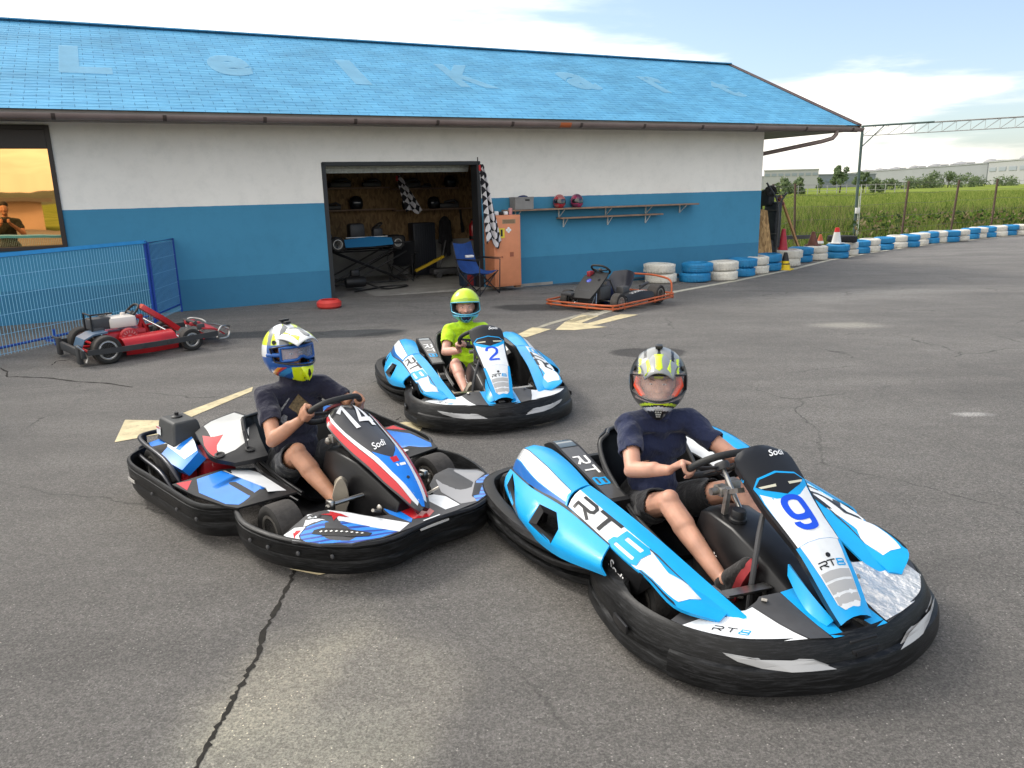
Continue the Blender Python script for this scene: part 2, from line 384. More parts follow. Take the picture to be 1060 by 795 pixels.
# ------------------------------------------------------------------ ground
def ellipse_mask(nt, pos, c, a, b, ang, soft, amp):
    N = nt.nodes.new; L = nt.links.new
    mp = N('ShaderNodeMapping'); mp.vector_type = 'TEXTURE'; mp.inputs['Location'].default_value = (c[0], c[1], 0); mp.inputs['Rotation'].default_value = (0, 0, ang); mp.inputs['Scale'].default_value = (a, b, 1e6)
    L(pos, mp.inputs[0]); le = N('ShaderNodeVectorMath'); le.operation = 'LENGTH'; L(mp.outputs[0], le.inputs[0])
    mr = N('ShaderNodeMapRange'); mr.interpolation_type = 'SMOOTHSTEP'; mr.inputs[1].default_value = 1-soft; mr.inputs[2].default_value = 1+soft*.4; mr.inputs[3].default_value = amp; mr.inputs[4].default_value = 0
    L(le.outputs['Value'], mr.inputs[0]); return mr.outputs[0]
def asphalt_mat():
    m, nt, b = nodes('asphalt'); N = nt.nodes.new; L = nt.links.new
    tc = N('ShaderNodeTexCoord'); P = tc.outputs['Object']
    def noi(sc, det=6, ro=.6, vec=None):
        n = N('ShaderNodeTexNoise'); n.inputs['Scale'].default_value = sc; n.inputs['Detail'].default_value = det; n.inputs['Roughness'].default_value = ro; L(vec or P, n.inputs['Vector']); return n
    def mrg(x, a, bb, c, d):
        n = N('ShaderNodeMapRange'); n.inputs[1].default_value = a; n.inputs[2].default_value = bb; n.inputs[3].default_value = c; n.inputs[4].default_value = d; L(x, n.inputs[0]); return n.outputs[0]
    def mul(a, bb):
        n = N('ShaderNodeMath'); n.operation = 'MULTIPLY'; L(a, n.inputs[0])
        if isinstance(bb, float): n.inputs[1].default_value = bb
        else: L(bb, n.inputs[1])
        return n.outputs[0]
    # streaks lie along the track; map in the building's frame
    mp = N('ShaderNodeMapping'); mp.inputs['Rotation'].default_value = (0, 0, -BANG); mp.inputs['Scale'].default_value = (.28, 1.3, 1); L(P, mp.inputs[0])
    agg = noi(120, 4, .75); grain = noi(420, 2, .6); big = noi(.55, 8, .62); st = noi(1.5, 7, .6, mp.outputs[0]); mid = noi(5, 8, .7)
    stn = N('ShaderNodeTexVoronoi'); stn.inputs['Scale'].default_value = 95; L(P, stn.inputs['Vector']); sc_ = N('ShaderNodeSeparateColor'); L(stn.outputs['Color'], sc_.inputs[0])
    v = mul(mrg(agg.outputs[0], .40, .60, .66, 1.36), mrg(big.outputs[0], .3, .7, .80, 1.2)); v = mul(v, mrg(sc_.outputs[0], 0, 1, .72, 1.3))
    v = mul(v, mrg(st.outputs[0], .3, .7, .8, 1.2)); v = mul(v, mrg(mid.outputs[0], .3, .7, .87, 1.13)); v = mul(v, mrg(grain.outputs[0], .4, .6, .75, 1.25))
    vo = N('ShaderNodeTexVoronoi'); vo.inputs['Scale'].default_value = 75; L(P, vo.inputs['Vector'])
    chip = mrg(vo.outputs['Distance'], .16, .24, 1, 0); wn = N('ShaderNodeSeparateColor'); L(vo.outputs['Color'], wn.inputs[0]); sel = mrg(wn.outputs[0], .84, .90, 0, 1)
    col = N('ShaderNodeMix'); col.data_type = 'RGBA'; col.blend_type = 'MULTIPLY'; col.inputs[0].default_value = 1; col.inputs[6].default_value = (.205, .192, .177, 1); L(v, col.inputs[7])
    c2 = N('ShaderNodeMix'); c2.data_type = 'RGBA'; L(mul(chip, sel), c2.inputs[0]); L(col.outputs[2], c2.inputs[6]); c2.inputs[7].default_value = (.62, .58, .53, 1)
    out = c2.outputs[2]
    dis = noi(2.2, 5); dv = N('ShaderNodeVectorMath'); dv.operation = 'SCALE'; dv.inputs['Scale'].default_value = .35; L(dis.outputs['Color'], dv.inputs[0])
    ad = N('ShaderNodeVectorMath'); L(P, ad.inputs[0]); L(dv.outputs[0], ad.inputs[1]); sb = N('ShaderNodeVectorMath'); sb.operation = 'SUBTRACT'; L(ad.outputs[0], sb.inputs[0]); sb.inputs[1].default_value = (.175, .175, .175); PD = sb.outputs[0]
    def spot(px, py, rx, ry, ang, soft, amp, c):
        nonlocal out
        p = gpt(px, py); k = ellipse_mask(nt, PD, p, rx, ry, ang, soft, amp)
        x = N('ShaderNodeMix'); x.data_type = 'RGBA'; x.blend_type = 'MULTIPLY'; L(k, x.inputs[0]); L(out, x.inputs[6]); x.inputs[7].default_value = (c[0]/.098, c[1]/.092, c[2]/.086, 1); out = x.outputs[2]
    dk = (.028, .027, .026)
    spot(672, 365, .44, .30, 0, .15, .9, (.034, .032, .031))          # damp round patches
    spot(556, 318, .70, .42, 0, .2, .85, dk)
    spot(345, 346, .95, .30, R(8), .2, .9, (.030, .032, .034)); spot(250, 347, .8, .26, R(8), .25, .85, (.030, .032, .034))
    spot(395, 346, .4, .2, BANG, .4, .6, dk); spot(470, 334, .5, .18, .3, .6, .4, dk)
    spot(345, 728, .46, .52, -.5, .3, .6, (.165, .152, .130)); spot(300, 690, .22, .55, -.45, .5, .5, (.15, .14, .12)); spot(385, 725, .20, .25, 0, .25, .3, (.085, .082, .078)); spot(290, 800, .5, .35, 0, .5, .6, (.135, .13, .115))
    spot(880, 337, .5, .3, 0, .6, .5, (.24, .225, .195)); spot(1008, 428, .16, .07, 0, .6, .6, (.3, .29, .28)); spot(800, 400, 1.6, .5, .2, .9, .15, (.16, .15, .14))
    spot(900, 305, 3, .8, BANG, .9, .3, (.2, .19, .175))
    # hairline cracks
    vc = N('ShaderNodeTexVoronoi'); vc.feature = 'DISTANCE_TO_EDGE'; vc.inputs['Scale'].default_value = .38; L(PD, vc.inputs['Vector'])
    crk = mul(mrg(vc.outputs['Distance'], .0, .0045, 1, 0), mrg(big.outputs[0], .48, .58, 0, .8))
    x = N('ShaderNodeMix'); x.data_type = 'RGBA'; L(crk, x.inputs[0]); L(out, x.inputs[6]); x.inputs[7].default_value = (.025, .024, .022, 1); out = x.outputs[2]
    L(out, b.inputs['Base Color'])
    L(mrg(mid.outputs[0], .3, .7, .72, .92), b.inputs['Roughness']); b.inputs['Specular IOR Level'].default_value = .35
    bp = N('ShaderNodeBump'); bp.inputs['Strength'].default_value = .8; bp.inputs['Distance'].default_value = .008; L(v, bp.inputs['Height']); L(bp.outputs[0], b.inputs['Normal'])
    return m
M_ASPH = asphalt_mat()
def field_mat():
    m, nt, b = nodes('meadow_ground'); N = nt.nodes.new; L = nt.links.new
    tc = N('ShaderNodeTexCoord'); n = N('ShaderNodeTexNoise'); n.inputs['Scale'].default_value = .12; n.inputs['Detail'].default_value = 10; n.inputs['Roughness'].default_value = .7; L(tc.outputs['Object'], n.inputs[0])
    r = N('ShaderNodeValToRGB'); r.color_ramp.elements[0].position = .35; r.color_ramp.elements[0].color = (.10, .15, .03, 1); r.color_ramp.elements[1].position = .65; r.color_ramp.elements[1].color = (.26, .30, .075, 1)
    L(n.outputs[0], r.inputs[0]); L(r.outputs[0], b.inputs['Base Color']); b.inputs['Roughness'].default_value = 1; b.inputs['Specular IOR Level'].default_value = 0
    return m
# the earth: one sheet to the horizon, with lines where the slope of the yard changes
def sheet(ss, ns, dz):
    mb = MB(); k = len(ns)
    for s in ss:
        for n in ns:
            p = B(s, n); mb.v.append((p.x, p.y, gz(p.x, p.y)+dz))
    mb.f = [(i*k+j, (i+1)*k+j, (i+1)*k+j+1, i*k+j+1) for i in range(len(ss)-1) for j in range(k-1)]; mb.m = [0]*len(mb.f); mb.keep = True
    return mb
o = sheet([-4000, -1000, -200, -60, 3, 17, 60, 200, 1000, 4500], [-4000, -900, -120, 0, 60, 300, 1200, 5000], -.05).build('ground', field_mat(), smooth=0); tag(o, kind='structure')
EDGE = [(3.69, -4.82), (4.74, -4.08), (5.48, -3.65), (6.8, -2.75), (8.19, -1.96), (10.35, -1.05), (13.33, .32), (16.43, 1.97), (18.98, 2.85), (21.54, 3.52), (24.1, 4.02), (26.56, 4.29), (29.27, 4.59), (33, 4.8), (40, 4.6), (60, 2)]
YARD = [(-50, 2.0)] + [(12.2, 2.0), (12.2, .9), (13.4, 1.3), (16.0, 3.1), (18.6, 4.3), (21.3, 5.1), (24, 5.6), (26.6, 5.9), (29.5, 6.2), (33, 6.3), (40, 6.0), (62, 3.2), (62, -45), (-50, -45)]
V, T = cdt(YARD, (), 0, extra_edges=[((3, -60), (3, 30)), ((17, -60), (17, 30))])
mb = MB(); mb.keep = True
f = lambda s, n, dz=0: (lambda p: (p.x, p.y, gz(p.x, p.y)+dz))(B(s, n))
mb.add([f(*p) for p in V], T); tag(mb.build('asphalt_yard', M_ASPH, smooth=0), kind='structure')
M_LINE = mat('worn_line_paint', (.5, .47, .38), .8, noise_s=9, noise_a=.25, dirt=.5)
M_YEL = mat('worn_yellow_paint', (.54, .46, .28), .85, noise_s=6, noise_a=.25, dirt=.7)
def strip(name, line, w, m, dz=.004):
    mb = MB(); mb.keep = True; L_ = []; R_ = []
    for i, p in enumerate(line):
        a = Vector(line[max(i-1, 0)]); b = Vector(line[min(i+1, len(line)-1)]); d = (b-a).normalized(); q = Vector((-d.y, d.x))*w/2; p = Vector(p)
        L_.append(f(*(p+q), dz)); R_.append(f(*(p-q), dz))
    n = len(line); mb.add(L_+R_, [(i, i+n, i+n+1, i+1) for i in range(n-1)])
    return tag(mb.build(name, m, smooth=0), kind='structure')
fine = []
for (a, b) in zip(EDGE[:-1], EDGE[1:]):
    for k in range(4): fine.append((a[0]+(b[0]-a[0])*k/4, a[1]+(b[1]-a[1])*k/4))
fine.append(EDGE[-1]); strip('track_edge_line', fine[4:], .13, M_LINE)
def flat_px(name, polys, m, dz=.004):
    mb = MB(); mb.keep = True
    for poly in polys:
        P = [gpt(*p) for p in poly]; T = cdt([(p.x, p.y) for p in P])
        q = [(x, y, gz(x, y)+dz) for x, y in T[0]]; mb.add(q, T[1])
    for i, fc in enumerate(mb.f):
        a, b, c = (Vector(mb.v[j]) for j in fc[:3])
        if (b-a).cross(c-a).z < 0: mb.f[i] = tuple(reversed(fc))
    return tag(mb.build(name, m, smooth=0), kind='structure')
c = lambda x, y: (100+x/4.818, 380+y/4.818)
flat_px('direction_arrow_marking', [[c(90, 377), c(142, 265), c(330, 268), c(420, 235), c(780, 100), c(775, 122), c(470, 252), (195, 441), (175, 448)]], M_YEL)
c = lambda x, y: (400+x/6.625, 380+y/6.625)
flat_px('dash_marking', [[c(35, 440), c(85, 385), c(130, 378), c(262, 392), c(225, 450), c(182, 505), (412, 462)]], M_YEL)
c = lambda x, y: (500+x/5.889, 290+y/5.889)
flat_px('dash_marking', [[c(190, 342), c(300, 290), c(415, 300), c(265, 350)]], M_YEL)
flat_px('direction_arrow_marking', [[c(440, 305), c(500, 255), c(635, 265), c(840, 208), c(945, 212), c(700, 272), c(665, 277), c(755, 287), c(560, 306)]], M_YEL)
flat_px('dash_marking', [[c(505, 253), c(600, 212), c(710, 218), c(600, 262)]], M_YEL)
flat_px('guide_line', [[c(180, 340), c(395, 262), c(560, 215), c(700, 180), c(860, 172), c(760, 200), c(560, 228), c(400, 275), c(195, 345)]], mat('faded_paint', (.3, .28, .22), .85, noise_s=5, noise_a=.3, dirt=.8), dz=.002)
flat_px('dash_marking', [[(300, 590), (330, 596), (350, 592), (325, 584), (305, 584)]], M_YEL)
# long crack running to the camera
rr = random.Random(3); line = [(306, 590), (300, 602), (290, 622), (281, 640), (272, 655), (266, 680), (255, 700), (248, 712), (241, 725), (232, 742), (222, 758), (212, 778), (200, 800), (180, 840)]
Lp, Rp = [], []
for i in range(len(line)-1):
    for k in range(6):
        t = k/6; x = line[i][0]*(1-t)+line[i+1][0]*t; y = line[i][1]*(1-t)+line[i+1][1]*t; p = gpt(x+rr.uniform(-1.5, 1.5), y); w = rr.uniform(.003, .014)
        Lp.append((p.x-w, p.y, p.z+.0015)); Rp.append((p.x+w, p.y, p.z+.0015))
mb = MB(); mb.keep = True; n = len(Lp); mb.add(Lp+Rp, [(i, i+n, i+n+1, i+1) for i in range(n-1)])
tag(mb.build('asphalt_crack', mat('crack_dirt', (.016, .014, .011), 1, noise_s=40, noise_a=.6), smooth=0), kind='structure')
def crack(pts, w0):
    mb = MB(); mb.keep = True; Lp = []; Rp = []
    for i in range(len(pts)-1):
        for k in range(5):
            t = k/5; p = gpt(pts[i][0]*(1-t)+pts[i+1][0]*t+rr.uniform(-.8, .8), pts[i][1]*(1-t)+pts[i+1][1]*t+rr.uniform(-.3, .3)); w = w0*rr.uniform(.3, 1)
            Lp.append((p.x, p.y+w, p.z+.0015)); Rp.append((p.x, p.y-w, p.z+.0015))
    n = len(Lp); mb.add(Lp+Rp, [(i, i+n, i+n+1, i+1) for i in range(n-1)]); tag(mb.build('asphalt_crack', MATS['crack_dirt'], smooth=0), kind='structure')
crack([(0, 381), (8, 385), (7, 390), (20, 390), (48, 391), (80, 395), (110, 397), (145, 402)], .02); crack([(54, 378), (58, 374), (74, 372)], .025); crack([(29, 382), (44, 376)], .012)
crack([(405, 440), (398, 450), (385, 462)], .012); crack([(415, 432), (408, 436)], .02)

# ------------------------------------------------------------------ the building
bld = thing('karting_building', 'long low hall with white and blue walls, blue shingle roof and open garage doorway', 'building', (BA.x, BA.y, 0), BANG)
def wall_mat():
    m, nt, b = nodes('painted_render'); N = nt.nodes.new; L = nt.links.new
    tc = N('ShaderNodeTexCoord'); sp = N('ShaderNodeSeparateXYZ'); L(tc.outputs['Object'], sp.inputs[0])
    n = N('ShaderNodeTexNoise'); n.inputs['Scale'].default_value = .8; n.inputs['Detail'].default_value = 9; n.inputs['Roughness'].default_value = .65; L(tc.outputs['Object'], n.inputs[0])
    e = N('ShaderNodeTexNoise'); e.inputs['Scale'].default_value = 6; L(tc.outputs['Object'], e.inputs[0])
    zz = N('ShaderNodeMath'); zz.operation = 'MULTIPLY_ADD'; zz.inputs[1].default_value = .012; L(e.outputs[0], zz.inputs[0]); L(sp.outputs[2], zz.inputs[2])
    r = N('ShaderNodeValToRGB'); r.color_ramp.interpolation = 'CONSTANT'; mr = N('ShaderNodeMapRange'); mr.inputs[1].default_value = 0; mr.inputs[2].default_value = 3; L(zz.outputs[0], mr.inputs[0]); L(mr.outputs[0], r.inputs[0])
    els = r.color_ramp.elements; els[0].position = 0; els[0].color = (.036, .185, .325, 1); els[1].position = .483/3; els[1].color = (.052, .245, .41, 1)
    x = els.new(1.585/3); x.color = (.86, .84, .79, 1)
    mm = N('ShaderNodeMapRange'); mm.inputs[1].default_value = .3; mm.inputs[2].default_value = .7; mm.inputs[3].default_value = .94; mm.inputs[4].default_value = 1.04; L(n.outputs[0], mm.inputs[0])
    mx = N('ShaderNodeMix'); mx.data_type = 'RGBA'; mx.blend_type = 'MULTIPLY'; mx.inputs[0].default_value = 1; L(r.outputs[0], mx.inputs[6]); L(mm.outputs[0], mx.inputs[7])
    # splash dirt low on the wall
    n3 = N('ShaderNodeTexNoise'); n3.inputs['Scale'].default_value = 3.5; n3.inputs['Detail'].default_value = 10; n3.inputs['Roughness'].default_value = .75; L(tc.outputs['Object'], n3.inputs[0])
    d1 = N('ShaderNodeMapRange'); d1.inputs[1].default_value = .48; d1.inputs[2].default_value = .62; d1.inputs[4].default_value = .4; L(n3.outputs[0], d1.inputs[0])
    m2 = N('ShaderNodeMix'); m2.data_type = 'RGBA'; L(d1.outputs[0], m2.inputs[0]); L(mx.outputs[2], m2.inputs[6])
    m2b = N('ShaderNodeMix'); m2b.data_type = 'RGBA'; m2b.blend_type = 'MULTIPLY'; m2b.inputs[0].default_value = 1; L(mx.outputs[2], m2b.inputs[6]); m2b.inputs[7].default_value = (.84, .85, .85, 1); L(m2b.outputs[2], m2.inputs[7])
    L(m2.outputs[2], b.inputs['Base Color']); b.inputs['Roughness'].default_value = .85
    bp = N('ShaderNodeBump'); bp.inputs['Strength'].default_value = .15; bp.inputs['Distance'].default_value = .004; g = N('ShaderNodeTexNoise'); g.inputs['Scale'].default_value = 90; L(tc.outputs['Object'], g.inputs[0]); L(g.outputs[0], bp.inputs['Height']); L(bp.outputs[0], b.inputs['Normal'])
    return m
M_WALL = wall_mat()
SL, SR, EH, DEP = -9.0, 11.95, 2.86, 7.0
DS0, DS1, DH = 2.49, 5.30, 2.225           # doorway
WS0, WS1, WZ0, WZ1 = -2.75, -1.29, 1.05, 2.75
mb = MB()
def wallbox(s0, s1, z0, z1): mb.box(((s0+s1)/2, .125, (z0+z1)/2), (s1-s0, .25, z1-z0))
wallbox(SL, WS0, -.6, EH); wallbox(WS0, WS1, -.6, WZ0); wallbox(WS0, WS1, WZ1, EH); wallbox(WS1, DS0, -.6, EH); wallbox(DS0, DS1, DH, EH); wallbox(DS1, SR, -.6, EH)
mb.box((SR-.125, DEP/2+.125, EH/2-.3), (.25, DEP-.25, EH+.6)); mb.box((SL+.125, DEP/2+.125, EH/2-.3), (.25, DEP-.25, EH+.6)); mb.box(((SL+SR)/2, DEP-.125+.125, EH/2-.3), (SR-SL-.5, .25, EH+.6))
RZ0, RN0, RN1 = 2.90, -.7, 3.504; RP = math.tan(R(23.489)); ZR = RZ0+(RN1-RN0)*RP
mb.build('wall', M_WALL, bld, smooth=0)
mb = MB()                                   # gable triangles
for s in (SR-.24, SL+.02):
    mb = MB(); mb.add([(s, .0, EH), (s+.22, .0, EH), (s, 2*RN1, EH), (s+.22, 2*RN1, EH), (s, RN1, ZR-.18), (s+.22, RN1, ZR-.18)], [(0, 2, 4), (1, 5, 3), (0, 4, 5, 1), (2, 3, 5, 4), (0, 1, 3, 2)]); mb.build('gable', mat('white_render', (.72, .71, .68), .85), bld, smooth=0)
# plinth ledge: the painted board along the foot of the wall
mb = MB(); mb.box(((SL+DS0)/2, -.02, -.02), (DS0-SL, .04, .035)); mb.box(((DS1+SR)/2+.4, -.02, -.07), (SR-DS1-.8, .04, .03)); mb.build('plinth_ledge', mat('grey_ledge', (.06, .09, .12), .8, noise_s=5, noise_a=.3), bld)
def shingle_mat():
    m, nt, b = nodes('blue_shingles'); N = nt.nodes.new; L = nt.links.new
    tc = N('ShaderNodeTexCoord'); sp = N('ShaderNodeSeparateXYZ'); L(tc.outputs['Object'], sp.inputs[0])
    dv = N('ShaderNodeMath'); dv.operation = 'DIVIDE'; dv.inputs[1].default_value = math.cos(R(23.49)); L(sp.outputs[1], dv.inputs[0])
    cb = N('ShaderNodeCombineXYZ'); L(sp.outputs[0], cb.inputs[0]); L(dv.outputs[0], cb.inputs[1])
    no = N('ShaderNodeTexNoise'); no.inputs['Scale'].default_value = 3; L(tc.outputs['Object'], no.inputs[0])
    sc = N('ShaderNodeVectorMath'); sc.operation = 'SCALE'; sc.inputs['Scale'].default_value = .03; L(no.outputs['Color'], sc.inputs[0]); ad = N('ShaderNodeVectorMath'); L(cb.outputs[0], ad.inputs[0]); L(sc.outputs[0], ad.inputs[1])
    br = N('ShaderNodeTexBrick'); br.inputs['Scale'].default_value = 1; br.inputs['Brick Width'].default_value = .30; br.inputs['Row Height'].default_value = .135; br.inputs['Mortar Size'].default_value = .005; br.inputs['Mortar Smooth'].default_value = .3; br.offset = .5
    br.inputs['Color1'].default_value = (.085, .29, .48, 1); br.inputs['Color2'].default_value = (.11, .35, .55, 1); br.inputs['Mortar'].default_value = (.035, .16, .29, 1)
    L(ad.outputs[0], br.inputs['Vector'])
    n = N('ShaderNodeTexNoise'); n.inputs['Scale'].default_value = 1.1; n.inputs['Detail'].default_value = 10; n.inputs['Roughness'].default_value = .7; L(tc.outputs['Object'], n.inputs[0])
    mr = N('ShaderNodeMapRange'); mr.inputs[1].default_value = .3; mr.inputs[2].default_value = .7; mr.inputs[3].default_value = .82; mr.inputs[4].default_value = 1.22; L(n.outputs[0], mr.inputs[0])
    mx = N('ShaderNodeMix'); mx.data_type = 'RGBA'; mx.blend_type = 'MULTIPLY'; mx.inputs[0].default_value = 1; L(br.outputs[0], mx.inputs[6]); L(mr.outputs[0], mx.inputs[7])
    L(mx.outputs[2], b.inputs['Base Color']); b.inputs['Roughness'].default_value = .8; b.inputs['Specular IOR Level'].default_value = .25
    bp = N('ShaderNodeBump'); bp.inputs['Strength'].default_value = .6; bp.inputs['Distance'].default_value = .012; bp.invert = True; L(br.outputs['Fac'], bp.inputs['Height']); L(bp.outputs[0], b.inputs['Normal'])
    return m
RS0, RS1 = -10.2, 13.99
mb = MB(); t = .06
def roofp(s, n, dz=0): return (s, n, RZ0+((n if n <= RN1 else 2*RN1-n)-RN0)*RP+dz)
NE = 2*RN1-RN0
# courses stand a little proud of the one above: real steps across the slope
k = 34; ns = [RN0+(RN1-RN0)*i/k for i in range(k+1)]; vs = []; fs = []
for i in range(k):
    for s in (RS0, RS1): vs += [roofp(s, ns[i], .005), roofp(s, ns[i+1], 0), roofp(s, ns[i], 0)]
    a = i*6; fs += [(a, a+3, a+4, a+1), (a+2, a+5, a+3, a)]
mb.add(vs, fs); mb.add([roofp(RS0, RN1), roofp(RS1, RN1), roofp(RS1, NE), roofp(RS0, NE)], [(0, 1, 2, 3)]); mb.keep = True
roof = mb.build('roof', shingle_mat(), bld, smooth=0)
mb = MB(); mb.add([roofp(RS0+.02, RN0+.02, -.01), roofp(RS1-.02, RN0+.02, -.01), roofp(RS1-.02, RN1, -.01), roofp(RS0+.02, RN1, -.01), roofp(RS1-.02, NE-.02, -.01), roofp(RS0+.02, NE-.02, -.01)], [(0, 1, 2, 3), (3, 2, 4, 5)])
mb.add([(RS0, RN0+.05, RZ0-.14), (RS1, RN0+.05, RZ0-.14), (RS1, RN0+.05, RZ0-.0), (RS0, RN0+.05, RZ0-.0)], [(0, 1, 2, 3)])
mb.box(((RS0+RS1)/2, RN0/2+.02, RZ0-.13+.035), (RS1-RS0, -RN0, .02)); mb.box(((RS0+RS1)/2, NE+RN0/2, RZ0-.1), (RS1-RS0, -RN0, .02))
mb.box((RS1/2+SR/2, RN1, RZ0-.1), (RS1-SR, NE-RN0-.8, .02))
mb.build('soffit', mat('soffit_board', (.28, .26, .24), .8, noise_s=3, noise_a=.15), roof, smooth=0)
mb = MB()
for s in (RS1,):
    for a, b in ((RN0, RN1), (RN1, NE)):
        pa, pb = Vector(roofp(s, a)), Vector(roofp(s, b)); mb.bar(pa+Vector((.01, 0, -.045)), pb+Vector((.01, 0, -.045)), .03, .15, up=(0, 0, 1)); mb.bar(pa+Vector((-.03, 0, .02)), pb+Vector((-.03, 0, .02)), .13, .012)
mb.build('bargeboard', mat('brown_metal', (.10, .065, .055), .5, noise_s=4, noise_a=.2), roof)
mb = MB(); mb.bar(roofp(RS0, RN1, .02), roofp(RS1, RN1, .02), .2, .02); mb.build('ridge_cap', MATS['blue_shingles'], roof)
mb = MB(); gp = []
M_GUT = mat('brown_gutter', (.20, .155, .145), .42, noise_s=3, noise_a=.15)
for i in range(9): a = math.pi+math.pi*i/8; gp.append((RN0-.045+.07*math.cos(a), RZ0-.062+.075*math.sin(a)))
mb.loft([[(s, y, z) for y, z in gp]+[(s, y+.001, z+.004) for y, z in reversed(gp)] for s in (RS0, RS1+.02)]); gut = mb.build('gutter', M_GUT, bld)
mb = MB()
for s in np.arange(RS0+.9, RS1, 1.35): mb = MB(); mb.loft([[(q, RN0-.045+(y-(RN0-.045))*1.07, RZ0-.062+(z-(RZ0-.062))*1.07) for y, z in gp]+[(q, y, z) for y, z in reversed(gp)] for q in (s, s+.05)]); mb.build('gutter_bracket', mat('dark_bracket', (.06, .045, .04), .5), gut)
mb = MB(); a = 6.5; mb.loft([[(q, RN0-.045+(y-(RN0-.045))*1.05, RZ0-.062+(z-(RZ0-.062))*1.05) for y, z in gp]+[(q, y, z) for y, z in reversed(gp)] for q in (a, a+.22)]); mb.build('gutter_patch', mat('rust_orange', (.45, .12, .04), .7), gut)
mb = MB(); mb.tube([(13.25, RN0-.045, RZ0-.1), (13.25, RN0-.045, RZ0-.19), (13.2, RN0+.0, RZ0-.27), (13.0, RN0+.1, RZ0-.33), (12.1, .35, RZ0-.56), (11.99, .5, RZ0-.62), (12.0, .55, RZ0-.8), (12.0, .55, -.2)], .045, 12); mb.build('downpipe', M_GUT, bld)
# ghost lettering left on the shingles
mb = MB(); mb.keep = True
ghost = mat('pale_ghost_paint', (.22, .47, .64), .85, alpha=.55, noise_s=3, noise_a=.12)
rc, rs = math.cos(R(23.489)), math.sin(R(23.489))
def roof_hit(px, py):
    d = ray(px, py); nrm = Vector((-BN.x*rs, -BN.y*rs, rc)); P0 = B(0, RN0, RZ0); t = (P0-CAM).dot(nrm)/d.dot(nrm); P = CAM+d*t
    v = Vector((P.x-BA.x, P.y-BA.y)); return v.dot(BU), v.dot(BN)
for ch, (px, py), w in (('L', (88, 62), 1.0), ('e', (237, 68), .95), ('l', (365, 75), .42), ('K', (482, 79), 1.1), ('a', (598, 84), .95), ('r', (682, 88), .7), ('t', (750, 92), .7)):
    s, n = roof_hit(px, py); h = 1.5 if ch in 'LKl' else 1.2; w *= .72
    mb = MB(); mb.keep = True; text_on(mb, lambda x, y: roofp(s+x*w, n+y*h*rc, .0115), ch, bold=.045); mb.build('faded_letter', ghost, roof, smooth=0)
# doorway, roller shutter, garage interior
dr = MB()
for s in (DS0+.02, DS1-.03): dr.box((s, .13, DH/2-.05), (.07, .27, DH+.1))
dr.box(((DS0+DS1)/2, .13, DH-.02), (DS1-DS0, .27, .06)); dr.build('door_frame', mat('dark_steel', (.03, .032, .035), .45, metal=.3), bld)
mb = MB()
for i in range(5): mb.box(((DS0+DS1)/2, .33+.02*i, DH-.06-.045*i if i < 2 else DH-.14), (DS1-DS0-.16, .03, .04))
mb.tube([(DS0+.08, .45, DH-.03), (DS1-.08, .45, DH-.03)], .11, 16); mb.build('roller_shutter', mat('shutter_metal', (.34, .35, .33), .45, metal=.4, noise_s=20, noise_a=.3), bld)
IB = 3.3
mb = MB(); mb.box((4.2, IB, 1.65), (5.6, .04, 1.9)); mb.mi = 0
M_OSB = None
def osb_mat(name='osb_board', k=1):
    m, nt, b = nodes(name); N = nt.nodes.new; L = nt.links.new
    tc = N('ShaderNodeTexCoord'); mp = N('ShaderNodeMapping'); mp.inputs['Scale'].default_value = (30, 30, 11); L(tc.outputs['Object'], mp.inputs[0])
    v = N('ShaderNodeTexVoronoi'); v.inputs['Scale'].default_value = 1; L(mp.outputs[0], v.inputs[0]); s = N('ShaderNodeSeparateColor'); L(v.outputs['Color'], s.inputs[0])
    r = N('ShaderNodeValToRGB'); r.color_ramp.elements[0].color = (.15*k, .085*k, .035*k, 1); r.color_ramp.elements[1].color = (.34*k, .22*k, .10*k, 1); L(s.outputs[0], r.inputs[0]); L(r.outputs[0], b.inputs['Base Color']); b.inputs['Roughness'].default_value = .75
    return m
M_OSB = osb_mat()  # board colour darkened to stand for the dim light in the garage
mb.build('osb_lining', M_OSB, bld, smooth=0)
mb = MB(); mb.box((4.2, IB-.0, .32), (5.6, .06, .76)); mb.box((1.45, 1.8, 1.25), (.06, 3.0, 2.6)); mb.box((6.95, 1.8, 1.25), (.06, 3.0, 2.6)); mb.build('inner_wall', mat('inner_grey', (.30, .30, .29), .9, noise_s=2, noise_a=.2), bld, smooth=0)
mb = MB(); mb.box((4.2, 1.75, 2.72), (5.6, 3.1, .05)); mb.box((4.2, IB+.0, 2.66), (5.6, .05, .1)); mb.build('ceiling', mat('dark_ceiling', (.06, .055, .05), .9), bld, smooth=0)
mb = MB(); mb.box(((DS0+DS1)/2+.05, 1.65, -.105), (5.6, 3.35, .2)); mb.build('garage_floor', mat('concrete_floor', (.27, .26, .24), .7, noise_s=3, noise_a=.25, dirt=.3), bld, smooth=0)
FZ = -.005
